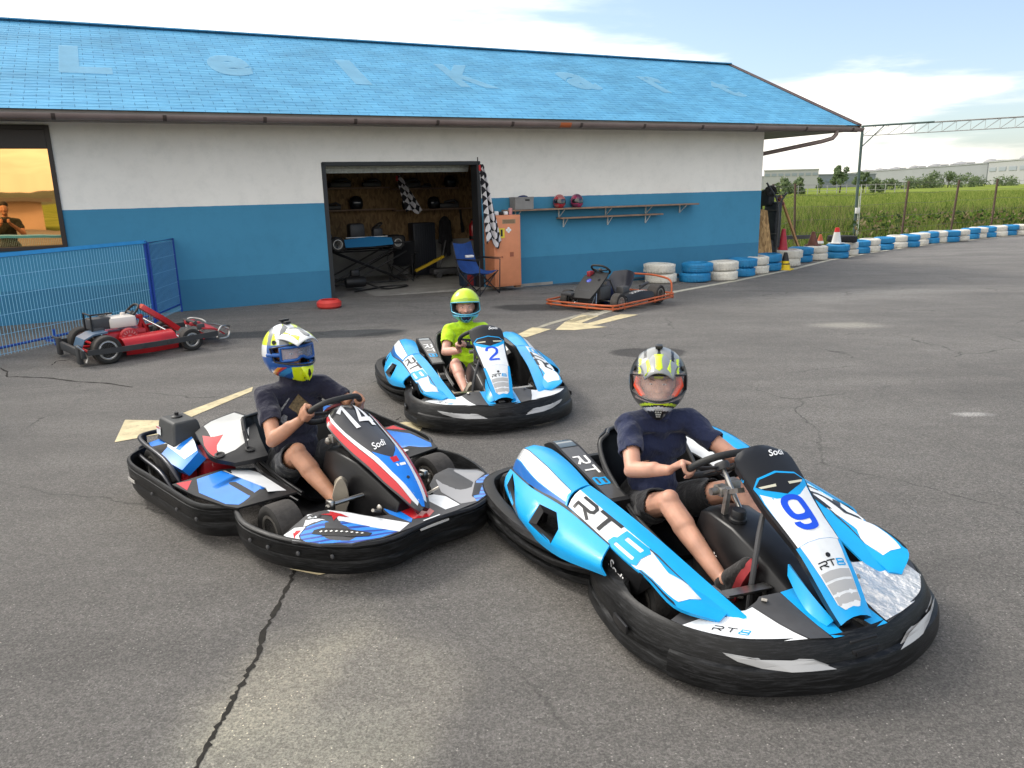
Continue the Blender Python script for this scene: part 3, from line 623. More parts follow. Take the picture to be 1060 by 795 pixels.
# window
gm, gnt, gb = nodes('amber_mirror_glass'); gb.inputs['Base Color'].default_value = (1.0, .56, .22, 1); gb.inputs['Metallic'].default_value = 1; gb.inputs['Roughness'].default_value = .015
nn = gnt.nodes.new('ShaderNodeTexNoise'); nn.inputs['Scale'].default_value = 1.3; bpp = gnt.nodes.new('ShaderNodeBump'); bpp.inputs['Strength'].default_value = .02; bpp.inputs['Distance'].default_value = .05; tcc = gnt.nodes.new('ShaderNodeTexCoord'); gnt.links.new(tcc.outputs['Object'], nn.inputs[0]); gnt.links.new(nn.outputs[0], bpp.inputs['Height']); gnt.links.new(bpp.outputs[0], gb.inputs['Normal'])
win = MB(); M_WF = mat('dark_window_frame', (.025, .018, .016), .4)
ws, we = WS0, WS1
win.box((ws+.03, .03, (WZ0+WZ1)/2), (.06, .12, WZ1-WZ0)); win.box((we-.03, .03, (WZ0+WZ1)/2), (.06, .12, WZ1-WZ0)); win.box(((ws+we)/2, .03, WZ0+.025), (we-ws-.12, .12, .05)); win.box(((ws+we)/2, .03, WZ1-.03), (we-ws-.12, .12, .06)); win.box(((ws+we)/2, .01, WZ1-.185), (we-ws-.12, .1, .25))
wf = win.build('window', M_WF, bld, bevel=.004)
mb = MB(); mb.box(((ws+we)/2, .05, (WZ0+WZ1-.25)/2), (we-ws-.12, .01, WZ1-WZ0-.36)); mb.build('pane', gm, wf, smooth=0)
# ------------------------------------------------------------------ kart materials
SKY = mat('sky_blue_plastic', (.006, .34, .74), .36, coat=.12, noise_s=5, noise_a=.08, bump=.03, bump_s=40)
DBL = mat('dark_blue_film', (.008, .12, .42), .35, coat=.35)
WHT = mat('white_film', (.74, .76, .77), .38, coat=.25, noise_s=9, noise_a=.06, dirt=.12)
SIL = mat('crumpled_silver_tape', (.7, .7, .7), .3, metal=.5, bump=1, bump_s=16)
BLK = mat('black_plastic', (.010, .010, .011), .5, noise_s=7, noise_a=.35, bump=.12, bump_s=30)
BMP = None
def bumper_mat():
    m, nt, b = nodes('scuffed_bumper_plastic'); N = nt.nodes.new; L = nt.links.new
    tc = N('ShaderNodeTexCoord'); mp = N('ShaderNodeMapping'); mp.inputs['Scale'].default_value = (7, 7, 90); L(tc.outputs['Object'], mp.inputs[0])
    n = N('ShaderNodeTexNoise'); n.inputs['Scale'].default_value = 1.6; n.inputs['Detail'].default_value = 12; n.inputs['Roughness'].default_value = .78; n.inputs['Distortion'].default_value = .6; L(mp.outputs[0], n.inputs[0])
    r = N('ShaderNodeValToRGB'); r.color_ramp.elements[0].position = .48; r.color_ramp.elements[0].color = (.0045, .0047, .005, 1); r.color_ramp.elements[1].position = .72; r.color_ramp.elements[1].color = (.042, .043, .046, 1)
    L(n.outputs[0], r.inputs[0]); L(r.outputs[0], b.inputs['Base Color']); b.inputs['Roughness'].default_value = .4; b.inputs['Specular IOR Level'].default_value = .26
    mr = N('ShaderNodeMapRange'); mr.inputs[1].default_value = .45; mr.inputs[2].default_value = .7; mr.inputs[3].default_value = .36; mr.inputs[4].default_value = .62; L(n.outputs[0], mr.inputs[0]); L(mr.outputs[0], b.inputs['Roughness'])
    bp = N('ShaderNodeBump'); bp.inputs['Strength'].default_value = .35; bp.inputs['Distance'].default_value = .003; L(n.outputs[0], bp.inputs['Height']); L(bp.outputs[0], b.inputs['Normal'])
    return m
BMP = bumper_mat()
GRY = mat('dark_grey_plastic', (.055, .055, .058), .5, noise_s=8, noise_a=.2)
MGR = mat('mid_grey_film', (.28, .28, .29), .4, coat=.2)
LGR = mat('light_grey_film', (.42, .42, .42), .4, coat=.2)
STL = mat('bare_steel', (.45, .44, .42), .3, metal=1, noise_s=20, noise_a=.2)
CHR = mat('chrome', (.75, .75, .75), .12, metal=1)
CST = mat('cast_alloy', (.36, .34, .31), .45, metal=.8, noise_s=30, noise_a=.3)
RUB = mat('tyre_rubber', (.022, .021, .020), .8, noise_s=12, noise_a=.35, bump=.2, bump_s=90, dirt=.15)
RUBW = mat('worn_tread', (.055, .05, .046), .9, noise_s=14, noise_a=.35, bump=.3, bump_s=90)
NUM = mat('blue_number', (.010, .075, .62), .35)
BLT = mat('black_film', (.012, .012, .013), .38)
RED = mat('red_film', (.55, .012, .020), .35, coat=.3)
WRC = mat('lettering_white', (.82, .82, .82), .5)
BRN = mat('worn_grip', (.02, .02, .02), .6, bump=.25, bump_s=60)
def sym(pts): return pts + [(x, -y) + tuple(r) for x, y, *r in reversed(pts) if abs(y) > 1e-6]
def catm(pts, k, closed=False):
    P = [Vector(p) for p in pts]; n = len(P); out = []
    if closed:
        for i in range(n):
            for j in range(k): out.append(cr([P[i-1], P[i], P[(i+1) % n], P[(i+2) % n]], (1+j/k)/3))
    else:
        for i in range((n-1)*k+1): out.append(cr(P, i/((n-1)*k)))
    return out
def sweep(mb, path, prof, closed=False, scale=None, mi=None):
    """path of (x, y) in the plan, prof of (outward offset, z); outward is to the right of travel"""
    P = [Vector((p[0], p[1])) for p in path]; n = len(P); secs = []
    for i, p in enumerate(P):
        t = (P[(i+1) % n]-P[i-1]) if closed else (P[min(i+1, n-1)]-P[max(i-1, 0)])
        t.normalize(); o = Vector((t.y, -t.x)); k = scale(i/(n-1)) if scale else (1, 1)
        pr = prof(i/(n-1)) if callable(prof) else prof
        secs.append([(p.x+o.x*a*k[0], p.y+o.y*a*k[0], z*k[1]) for a, z in pr])
    mb.loft(secs, mi=mi, closed_u=closed)
def wheel(parent, x, y, z, r, w, side, steer=0, name='wheel', slick=True):
    e = bpy.data.objects.new(name, None); COL.objects.link(e); e.parent = parent; e.location = (x, y, z); e.rotation_euler = (0, 0, steer); e.empty_display_size = .05
    mb = MB(); h = w/2; c = r-.055
    prof = [(c, -h*.86), (r*.72, -h), (r*.88, -h*1.02), (r*.975, -h*.9), (r, -h*.66), (r*1.004, 0), (r, h*.66), (r*.975, h*.9), (r*.88, h*1.02), (r*.72, h), (c, h*.86)]
    mb.lathe(prof, axis=(0, 1, 0), seg=48)
    t = mb.build('tyre', [RUB, RUBW], e, smooth=45)
    paint(t, lambda c_, n_: 1 if math.hypot(c_.x, c_.z) > r*.972 else 0)
    mb = MB(); mb.lathe([(c-.002, -h*.86), (c+.006, -h*.92), (c-.008, -h*.93), (c-.016, -h*.6), (c-.018, 0), (c-.016, h*.6), (c-.008, h*.93), (c+.006, h*.92), (c-.002, h*.86)], axis=(0, 1, 0), seg=40)
    o = side*h*.45; mb.lathe([(0, o-.008), (c-.02, o-.008), (c-.02, o+.004), (.03, o+.008), (.028, o+side*.02+.01), (0, o+side*.02+.01)], axis=(0, 1, 0), seg=28)
    for k in range(3): a = k*2.094+.4; mb.lathe([(.008, -.012), (.008, .012), (0, .012)], (math.cos(a)*.03, o+side*.012, math.sin(a)*.03), (0, 1, 0), 8)
    mb.build('rim', CST, e, smooth=35)
    return e
def steering(parent, c, nrm, r, name='steering_wheel', flat_top=0):
    e = bpy.data.objects.new(name, None); COL.objects.link(e); e.parent = parent; e.location = c; e.empty_display_size = .05
    n = Vector(nrm).normalized(); xs = Vector((0, -1, 0)); ys = n.cross(xs).normalized()   # ys points up the wheel
    pts = []
    for k in range(40):
        a = 2*math.pi*k/40; cx, cy = math.cos(a)*r, math.sin(a)*r*.9
        if cy > r*.72: cy = r*.72+(cy-r*.72)*.4
        pts.append(xs*cx+ys*cy)
    mb = MB(); mb.tube(pts, .0155, 12, closed=True); mb.build('rim', BRN, e, smooth=60)
    mb = MB()
    for sx in (-1, 1): mb.bar(n*-.02, xs*sx*r*.93+ys*.02*0, .03, .006, up=n)
    mb.bar(n*-.02, ys*-r*.85, .035, .006, up=n); mb.lathe([(0, -.03), (.03, -.03), (.034, -.01), (.03, .002), (0, .002)], axis=n); mb.build('spoke', GRY, e)
    return e
def hydro(mb, P, txt, u0, v0, du, dv, mi, rot=0, off=.0022, **k):   # text on a patch; text x runs along +u
    def fn(x, y):
        a = x*du; b = y*dv; return P.at(u0+a, v0-b*getattr(P, 'vs', 1), off)
    text_on(mb, fn, txt, mi, **k)
class Surf(Patch):
    def __init__(s, f, eps=1e-3): s.f = f; s.e = eps
    def S(s, u, v): return Vector(s.f(u, v))
    def N(s, u, v):
        e = s.e; a = s.S(u+e, v)-s.S(u-e, v); b = s.S(u, v+e)-s.S(u, v-e); return a.cross(b).normalized()
    def mirror(s): raise NotImplementedError

# ------------------------------------------------------------------ blue rental kart
def blue_kart(label, num, loc, rz, fr_steer=0, group='blue and white rental karts', tape=False):
    T = thing('go_kart', label, 'go-kart', (*loc, 0), rz, group)
    # floor, tubes, axle
    mb = MB(); mb.box((.25, 0, .045), (1.0, .5, .006)); mb.build('floor_tray', BLK, T)
    mb = MB()
    for s in (-1, 1):
        mb.tube(catm([(-.95, s*.30, .07), (-.6, s*.30, .06), (-.2, s*.32, .05), (.2, s*.30, .05), (.5, s*.2, .06), (.78, s*.18, .07)], 4), .015, 8)
        mb.tube([(.26, s*.22, .06), (.26, s*.42, .09)], .014, 8)
        mb.tube(catm([(-.45, s*.33, .08), (-.42, s*.5, .1), (-.1, s*.52, .1), (.05, s*.33, .08)], 4), .012, 8)
    mb.tube([(.26, -.22, .06), (.26, .22, .06)], .015, 8); mb.tube([(-.62, -.32, .06), (-.62, .32, .06)], .015, 8); mb.tube([(.78, -.18, .07), (.78, .18, .07)], .013, 8)
    mb.tube([(-.85, -.5, .14), (-.85, .5, .14)], .017, 10)
    mb.tube(catm([(.5, -.16, .07), (.5, -.14, .3), (.44, -.05, .5), (.44, .05, .5), (.5, .14, .3), (.5, .16, .07)], 4), .011, 8)
    mb.build('chassis', GRY, T)
    for s in (-1, 1): wheel(T, .275, s*.445, .125, .125, .12, s, fr_steer); wheel(T, -.86, s*.53, .14, .14, .19, s)
    # bumpers
    half = [(-.02, -.575), (.04, -.605), (.13, -.63), (.27, -.65), (.44, -.655), (.6, -.615), (.72, -.545), (.82, -.44), (.885, -.30), (.928, -.15), (.94, 0)]
    path = catm([(x, y, 0) for x, y in sym(half)], 4)
    def fprof(t):
        a = abs(t-.5)*2; k = max(0, (a-.62)/.38); k = min(1, k*2.2); k2 = k*k*(3-2*k)  # 0 at the nose, 1 along the flanks
        zt = .212+.022*k2; w = .012+.075*k2; e = max(0, (a-.9)/.1); g = .003+.018*k2
        p = [(-.13, .06), (-.05, .036), (-.006, .036), (.004, .05), (.0, .080), (-.004, .088), (-.004-g, .096), (-.004-g, .104), (-.006, .112), (-.008, .130), (-.018+.014*k2, .160), (-.026+.022*k2, .178), (-.036+.024*k2, .198), (-.046+.014*k2, zt), (-.052-w*.4, zt+.006), (-.05-w, zt-.004), (-.06-w, zt-.04), (-.075-w*.6, .12)]
        m_ = .13
        return [(x*(1-.35*e), m_+(z-m_)*(1-.3*e)) for x, z in p]
    mb = MB(); sweep(mb, [(p.x, p.y) for p in path], fprof)
    if True: pass
    mb.build('front_bumper', BMP, T, smooth=30)
    spath = [(.02, -.52), (-.03, -.57), (-.12, -.635), (-.26, -.685), (-.45, -.725), (-.66, -.745), (-.84, -.74), (-.97, -.70), (-1.05, -.61), (-1.09, -.49)]
    def sprof(t):
        e = max(0, (.15-t)/.15)
        p = [(-.13, .07), (-.06, .045), (.0, .045), (.014, .06), (.014, .088), (-.012, .096), (-.012, .108), (.022, .116), (.026, .14), (.022, .150), (-.004, .158), (-.004, .168), (.020, .176), (.024, .20), (.010, .228), (-.015, .238), (-.045, .234), (-.058, .21), (-.06, .15)]
        mz = 1-.20*math.sin(math.pi*min(1, max(0, (t-.05)/.72)))**1.5
        return [(x*(1-.25*e), .05+(z-.05)*mz*(1-.25*e)) for x, z in p]
    for s in (-1, 1):
        pth = [(p.x, p.y*-s) for p in catm([(x, y, 0) for x, y in spath], 5)]
        if s == 1: pth = [(x, y) for x, y in pth]
        mb = MB(); 
        P = pth if s == 1 else pth
        # travel direction decides the outward side
        if s == 1: sweep(mb, P, sprof)
        else: sweep(mb, list(reversed(pth)), lambda t: sprof(1-t))
        if s == 1: mb.v = [(x, y, z) for x, y, z in mb.v]
        mb.build('side_bumper', BMP, T, smooth=30)
    rb = catm([(-1.08, .50, 0), (-1.10, .3, 0), (-1.11, 0, 0), (-1.10, -.3, 0), (-1.08, -.50, 0)], 4)
    mb = MB(); sweep(mb, [(p.x, p.y) for p in rb], [(-.09, .08), (-.03, .05), (0, .05), (.015, .08), (.015, .11), (.0, .12), (.015, .14), (.02, .17), (.015, .2), (.005, .222), (-.02, .232), (-.045, .228), (-.06, .2), (-.07, .15)])
    # the sweep ran clockwise: flip to face outward
    mb.build('rear_bumper', BMP, T, smooth=50)
    mb = MB(); k0, k1 = int(len(path)*.27), int(len(path)*.73); seg = [(p.x, p.y) for p in path[k0:k1+1]]      # the lower blade that wraps the nose
    def blade(t):
        e = min(1, min(t, 1-t)*9); return [(-.02, .045), (.004+.006*e, .042), (.006+.010*e, .07), (.004+.009*e, .118), (-.002+.008*e, .134), (-.012, .140), (-.03, .12)]
    sweep(mb, seg, blade); mb.build('bumper_blade', BMP, T, smooth=30)
    for s in (-1, 1): mb = MB(); mb.box((.40, s*.657, .128), (.11, .012, .034), rz=s*.06, bev=.004); mb.build('bumper_slot', BLT, T)
    # white flashes on the front bumper
    for s in (-1, 1):
        def fl(u, v):
            a = (.80+(.925-.80)*u*(1.15-.15*u), s*(.45-.31*u)) 
            # follow the swept curve: find point at this y
            y = .475-.335*u; z = .178-.09*v; x = .94-.60*y*y-.35*y**4; return Vector((x-(z-.09)*.20+(.012 if z > .14 else .020), s*y, z))
        mb = MB(); poly = [(0, 0), (.25, .1), (.8, .18), (1, .52), (.55, .5), (.3, .42), (.1, .22)]
        V, Tt = cdt([(p[0], p[1]) for p in poly], (), (.1, .2)); mb.add([fl(*p) for p in V], Tt); mb.add([fl(*p)-Vector((.012, 0, 0)) for p in V], Tt); mb.build('bumper_flash', LGR, T, smooth=0)
    # nose deck
    def dz(x, y):
        y = abs(y); return .243+.16*max(0, .905-.68*y*y-x)+.012*math.exp(-((y-.18)/.07)**2)
    D = Surf(lambda u, v: (u-.034, v, dz(u, v)-.034))
    out_r = [(.925, -.06), (.918, -.12), (.90, -.2), (.862, -.31), (.80, -.415), (.72, -.505), (.62, -.56), (.60, -.50), (.655, -.40), (.69, -.30), (.675, -.245), (.662, -.21), (.665, -.12), (.66, -.06), (.80, -.055), (.86, -.058)]
    mb = MB(); outl = [(x, y) for x, y in out_r]
    for s in (-1, 1):
        sd = lambda P: [(x, -s*y) for x, y in P]
        D.shell(mb, 0, sd(outl), (), (.05, .05), .01)
        D.decal(mb, sd([(.655, -.058), (.80, -.053), (.865, -.056), (.926, -.066), (.928, -.118), (.78, -.125), (.665, -.125)]), 1)
        D.decal(mb, sd([(.665, -.131), (.78, -.131), (.926, -.124), (.905, -.2), (.80, -.235), (.69, -.262), (.66, -.215)]), 2)
        if s == -1 or not tape: D.decal(mb, sd([(.69, -.268), (.80, -.241), (.903, -.207), (.86, -.316), (.8, -.417), (.722, -.503), (.66, -.54), (.66, -.42), (.693, -.30)]), 3)
        else: D.decal(mb, sd([(.60, -.2), (.80, -.135), (.92, -.12), (.903, -.207), (.86, -.316), (.8, -.417), (.722, -.503), (.61, -.51), (.60, -.35)]), 4, off=.006)
    f = lambda x, y: D.at(.757-y*.045*1.0+x*.05, -.435+x*.10+y*.02, .0025)
    [sign_on(mb, lambda x, y, e: D.at(.755+c_*.055+x*.020-y*.012, -.405+c_*.07+x*.026+y*.022, .003+e), ch, m_, w=.16, asp=1.2) for ch, c_, m_ in (('R', -.5, 5), ('T', 0, 5), ('8', .5, 1))]
    mb.build('nose_deck', [GRY, SKY, GRY, WHT, SIL, BLT], T, smooth=50)
    mb = MB(); mb.box((.835, 0, .185), (.15, .12, .02)); mb.box((.765, 0, .20), (.02, .12, .05)); mb.box((.79, 0, .205), (.08, .05, .014)); mb.build('nose_recess', BLK, T, bevel=.004)
    mb = MB(); mb.box((.918, 0, .150), (.012, .12, .034), bev=.004); mb.box((.926, 0, .150), (.006, .09, .014)); mb.build('badge_plate', BLK, T)
    # number panel
    rows = [(.30, .088, .700), (.335, .128, .685), (.39, .130, .648), (.44, .126, .612), (.50, .120, .560), (.586, .108, .505), (.668, .10, .457), (.72, .093, .410), (.77, .088, .362), (.83, .077, .297), (.87, .068, .258)]
    PN = Patch([[(x, -w, z-.022), (x, -w*.55, z-.006), (x, 0, z), (x, w*.55, z-.006), (x, w, z-.022)] for x, w, z in rows])
    nr = len(rows)-1; U = lambda i: i/nr
    if PN.N(.5, .5).z < 0: PN.sgn = -1
    mb = MB(); PN.shell(mb, 1, None, (), (.04, .1), .034)
    PN.decal(mb, [(U(.1), .2), (U(0.02), .5), (U(.1), .8), (U(1), .985), (U(3.1), .985), (U(2.7), .82), (U(2.55), .5), (U(2.7), .18), (U(3.1), .015), (U(1), .015)], 1)
    # blue rim round the lamp pod, white field, lower grey field
    PN.decal(mb, [(U(3.1), .02), (U(2.66), .18), (U(2.5), .5), (U(2.66), .82), (U(3.1), .98), (U(3.5), .955), (U(6.1), .93), (U(6.1), .07), (U(3.5), .045)], 0, off=.002)
    PN.decal(mb, [(U(6), .0), (U(6), 1), (U(10), 1), (U(10), 0)], 0, off=.0016)
    PN.decal(mb, [(U(3.5), .07), (U(4.0), .3), (U(4.1), .5), (U(4.0), .7), (U(3.5), .93), (U(6.0), .955), (U(6.0), .045)], 2, off=.003)
    PN.decal(mb, [(U(6.02), .09), (U(6.02), .91), (U(9), .80), (U(9.4), .7), (U(9.4), .3), (U(9), .20)], 2, off=.003)
    for a, b in ((7.7, 8.1), (8.2, 8.6), (8.7, 9.1)): PN.decal(mb, [(U(a), .16+.03*(a-7)), (U(a), .84-.03*(a-7)), (U(b), .84-.03*(b-7)), (U(b), .16+.03*(b-7))], 3, off=.004)
    PN.decal(mb, [(U(3.08), .07), (U(2.8), .2), (U(2.66), .5), (U(2.8), .8), (U(3.08), .93), (U(3.45), .8), (U(3.9), .5), (U(3.45), .2)], 1, off=.0035)
    for s in (0, 1): PN.decal(mb, [(U(3.16), .5+(s-.5)*.78), (U(3.30), .5+(s-.5)*.20), (U(3.44), .5+(s-.5)*.22), (U(3.30), .5+(s-.5)*.72)], 4, off=.005)
    lat = lambda x, y, uc, h, w, o=.0045: PN.at(uc-y*h, .5+x*w, o)    # text upright when read from the front
    sign_on(mb, lambda x, y, e: lat(x, y, U(4.75), .135, .34, .0045+e), num, 5, w=.19 if num == '9' else .14, asp=.60, round_=True)
    text_on(mb, lambda x, y: lat(x, y, U(7.3), .032, .46), 'RT', 6, sx=1.3) if False else None
    [sign_on(mb, lambda x, y, e: PN.at(U(7.35)-y*.034, c_+x*.17, .0045+e), ch, m_, w=.2, asp=1.2) for ch, c_, m_ in (('R', .32, 6), ('T', .50, 6), ('8', .69, 0))]
    text_on(mb, lambda x, y: PN.at(U(1.15)-y*.05-x*.015, .72+x*.3, .003), 'Sodi', 7, shear=.4, bold=.015)
    c = PN.at(U(6.9), .5, .002); mb.lathe([(.009, 0), (.009, .004), (0, .005)], c, PN.N(U(6.9), .5), 12, mi=1)
    pn = mb.build('number_panel', [SKY, BLT, WHT, LGR, mat('lamp_lens', (.6, .58, .45), .15), NUM, BLT, WRC], T, smooth=55)
    # text on the black edge of the panel
    mb = MB(); a = PN.at(U(.7), .0, -.015)+Vector((0, -.001, 0)); b_ = PN.at(U(2.6), .0, -.017)+Vector((0, -.001, 0)); ed = (b_-a); 
    for s, txt, m_, x0, x1 in ((-1, 'RT', 0, .15, .62), (-1, '8', 1, .66, .86)):
        q = lambda x, y: a+ed*(x0+(x+.5)*(x1-x0))+Vector((.35, -.0, .9)).normalized()*(y*.022)+Vector((0, -.0025, 0))
        text_on(mb, q, txt, m_, bold=.02)
    mb.build('edge_lettering', [WRC, SKY], T, smooth=0)
    # wings that tie the panel to the deck
    mb = MB()
    for s in (-1, 1):
        Wp = Patch([[(.60, s*.070, .34), (.61, s*.078, .30)], [(.68, s*.068, .30), (.69, s*.092, .25)], [(.76, s*.064, .262), (.77, s*.105, .228)], [(.83, s*.060, .232), (.835, s*.095, .222)]]); Wp.shell(mb, 0, t=.01)
    mb.build('panel_wing', SKY, T, smooth=50)
    # side pods
    for s in (-1, 1):
        mir = lambda rows: [[(x, -s*y, z) for x, y, z in r] for r in rows]    # written for the right-hand pod (y < 0)
        HP = Patch(mir([[(-.86, -.40, .375), (-.885, -.46, .398), (-.885, -.52, .392), (-.855, -.575, .35), (-.825, -.61, .30)],
                        [(-.80, -.40, .405), (-.82, -.46, .425), (-.81, -.53, .42), (-.785, -.585, .375), (-.76, -.615, .315)],
                        [(-.56, -.41, .41), (-.56, -.47, .428), (-.545, -.54, .42), (-.53, -.59, .38), (-.52, -.62, .335)],
                        [(-.31, -.425, .385), (-.30, -.46, .39), (-.275, -.52, .385), (-.25, -.56, .368), (-.22, -.585, .345)]]))
        if HP.N(.5, .4).z < 0: HP.sgn = -1
        BD = Patch(mir([[(-.84, -.605, .32), (-.82, -.645, .285), (-.79, -.665, .25), (-.76, -.665, .215)],
                        [(-.54, -.618, .335), (-.51, -.680, .285), (-.47, -.715, .235), (-.44, -.705, .180)],
                        [(-.21, -.585, .345), (-.18, -.672, .295), (-.14, -.71, .245), (-.10, -.70, .188)],
                        [(.155, -.57, .322), (.19, -.62, .298), (.215, -.645, .27), (.235, -.635, .235)]]))
        if (BD.N(.5, .5).y > 0) != (s == 1): BD.sgn = -1
        AR = Patch(mir([[(-.305, -.425, .385), (-.27, -.49, .388), (-.235, -.545, .375), (-.205, -.583, .347)],
                        [(-.105, -.40, .365), (-.06, -.465, .362), (-.01, -.525, .348), (.03, -.575, .325)],
                        [(.20, -.375, .328), (.24, -.43, .327), (.29, -.50, .318), (.34, -.56, .298)],
                        [(.47, -.342, .274), (.49, -.385, .272), (.52, -.43, .264), (.55, -.47, .250)],
                        [(.722, -.308, .222), (.722, -.316, .221), (.715, -.335, .218), (.70, -.36, .214)]]))
        if AR.N(.5, .4).z < 0: AR.sgn = -1
        mb = MB()
        HP.shell(mb, 0, t=.008); AR.shell(mb, 0, t=.008)
        HP.decal(mb, [(0, .56), (.4, .50), (.7, .50), (.985, .56), (.985, .90), (.7, .84), (.4, .74), (0, .74)], 1)
        HP.decal(mb, [(0, .76), (.4, .76), (.7, .86), (.985, .92), (.985, 1), (.5, 1), (0, 1)], 2)
        for k in range(11): HP.decal(mb, [(.01+.034*k, .57-.003*k), (.01+.034*k+.024-.0018*k, .57-.003*k), (.01+.034*k+.024-.0018*k, .735), (.01+.034*k, .735)], 4 if k > 3 else 3, off=.003)
        HP.decal(mb, [(0, .555), (.4, .495), (.7, .495), (.985, .552), (.985, .565), (.7, .51), (.4, .51), (0, .57)], 3, off=.002)
        vents = [[(.50, .20), (.64, .16), (.72, .36), (.68, .74), (.47, .64)], [(.06, .10), (.18, .28), (.30, .82), (.17, .86), (.06, .5)]]
        k = 14; outl = [(i/k, 0) for i in range(k)]+[(1, i/6) for i in range(6)]+[(1-i/k, 1) for i in range(k)]+[(0, 1-i/6) for i in range(6)]
        BD.shell(mb, 0, outl, vents, (.05, .12), .008)
        for vt in vents:                          # black surround set into each opening
            cx = sum(p[0] for p in vt)/len(vt); cy = sum(p[1] for p in vt)/len(vt)
            inn = [(cx+(p[0]-cx)*.82, cy+(p[1]-cy)*.82) for p in vt]; n = len(vt)
            mb.add([BD.at(*p, .001) for p in vt]+[BD.at(*p, -.03) for p in inn], [(i, (i+1) % n, n+(i+1) % n, n+i) for i in range(n)], 3)
        BD.decal(mb, [(.0, .0), (1, 0), (1, .035), (.5, .045), (0, .05)], 3, off=.0015)
        AR.decal(mb, [(.0, .36), (.25, .40), (.5, .43), (.66, .66), (.60, .80), (.5, .985), (.25, .985), (.0, .985)], 1)       # white field of the lettering
        AR.decal(mb, [(.42, .45), (.55, .47), (.72, .55), (.9, .70), (.93, .85), (.90, .9), (.84, .68), (.70, .52), (.55, .43)], 4, off=.002)
        flip = s                                  # lettering reads the right way round on both sides
        def lay(u0, v0, du, dv):
            if s == -1: return lambda x, y: AR.at(u0+x*du+y*.02, v0-y*dv, .0028)
            return lambda x, y: AR.at(u0-x*du+y*.02, v0-y*dv, .0028)
        for ch, u_, m_ in (('R', .12, 3), ('T', .275, 3), ('8', .43, 0)):
            if s == 1: u_ = .55-u_
            sign_on(mb, lambda x, y, e: AR.at(u_+(-s)*x*.138+(-s)*y*.03, (.68+(.05 if ch == '8' else 0))-y*.46, .0028+e), ch, m_, w=.20 if ch != '8' else .24, asp=1.25)
        mb.build('side_pod', [SKY, WHT, DBL, BLT, GRY], T, smooth=45)
        # inner dark structure of the pod and the plate with the script
        mb = MB()
        mb.add([(-.80, -s*-.42, .06), (.3, -s*-.42, .06), (.3, -s*-.40, .30), (-.3, -s*-.42, .36), (-.80, -s*-.42, .36)], [(0, 1, 2, 3, 4)])
        mb.add([(-.10, s*.60, .24), (.16, s*.567, .318), (.38, s*.553, .292), (.40, s*.53, .25), (.30, s*.53, .16), (.05, s*.54, .12), (-.1, s*.58, .14)], [(0, 1, 2, 3, 4, 5, 6)])
        mb.tube(catm([(-.30, s*.60, .1), (-.26, s*.6, .2), (-.22, s*.5, .3)], 4), .012, 8); mb.tube([(-.62, s*.52, .1), (-.5, s*.55, .3)], .014, 8)
        text_on(mb, plane_fn((.215, s*.578, .235), (s*-1*1.0, 0, -.35*1) if s == -1 else (-1, 0, .35), (.3, 0, 1), .12, .055), 'Sodi', 1, shear=.4, bold=.012)
        mb.build('pod_backing', [BLK, WRC], T, smooth=0)
        FD = Patch(mir([[(.27, -.49, .295), (.275, -.52, .300), (.285, -.545, .290)], [(.36, -.45, .292), (.39, -.51, .305), (.43, -.555, .298)], [(.49, -.40, .268), (.53, -.47, .278), (.59, -.54, .268)], [(.655, -.375, .240), (.665, -.395, .238), (.675, -.42, .230)]]))
        if FD.N(.5, .5).z < 0: FD.sgn = -1
        mb = MB(); FD.shell(mb, 0, t=.012)
        FD.decal(mb, [(.06, .1), (.35, .08), (.62, .12), (.80, .35), (.66, .86), (.36, .88), (.08, .85)], 1)
        FD.decal(mb, [(0, 0), (.5, 0), (.5, .05), (0, .06)], 2, off=.002); FD.decal(mb, [(.0, .93), (.62, .93), (.66, 1), (0, 1)], 2, off=.002)
        mb.build('wheel_fender', [SKY, WHT, BLT], T, smooth=45)
    # seat
    rows = [[(-.05, -.19, .15), (-.06, -.12, .085), (-.06, 0, .07), (-.06, .12, .085), (-.05, .19, .15)],
            [(-.25, -.215, .22), (-.27, -.13, .07), (-.27, 0, .05), (-.27, .13, .07), (-.25, .215, .22)],
            [(-.43, -.235, .33), (-.50, -.15, .10), (-.53, 0, .07), (-.50, .15, .10), (-.43, .235, .33)],
            [(-.52, -.24, .40), (-.62, -.15, .27), (-.64, 0, .25), (-.62, .15, .27), (-.52, .24, .40)],
            [(-.59, -.225, .475), (-.68, -.15, .46), (-.70, 0, .46), (-.68, .15, .46), (-.59, .225, .475)],
            [(-.62, -.17, .505), (-.68, -.12, .51), (-.70, 0, .515), (-.68, .12, .51), (-.62, .17, .505)]]
    SP = Patch(rows); mb = MB(); SP.shell(mb, 0, t=.016); mb.build('seat', mat('seat_shell', (.007, .007, .008), .4), T, smooth=55)
    mb = MB()
    for s in (0, 1): mb.tube([SP.at(k/24, s, .0) for k in range(25)], .010, 8)
    mb.tube([SP.at(1, k/10) for k in range(11)], .010, 8); mb.build('seat_edge', mat('seat_edging', (.06, .06, .06), .45), T, smooth=60)
    mb = MB(); mb.tube(catm([(-.10, -.26, .12), (-.20, -.28, .19), (-.33, -.285, .24)], 4), .006, 8); mb.build('side_stay', STL, T)
    # motor cover beside the seat
    mb = MB(); E = Patch([[(-.98, -.36, .37), (-.98, -.235, .37)], [(-.86, -.37, .415), (-.86, -.25, .415)], [(-.74, -.365, .395), (-.74, -.24, .395)], [(-.5, -.345, .34), (-.5, -.235, .34)], [(-.30, -.325, .285), (-.30, -.215, .285)]])
    if E.N(.5, .5).z < 0: E.sgn = -1
    E.shell(mb, 0, t=.09)
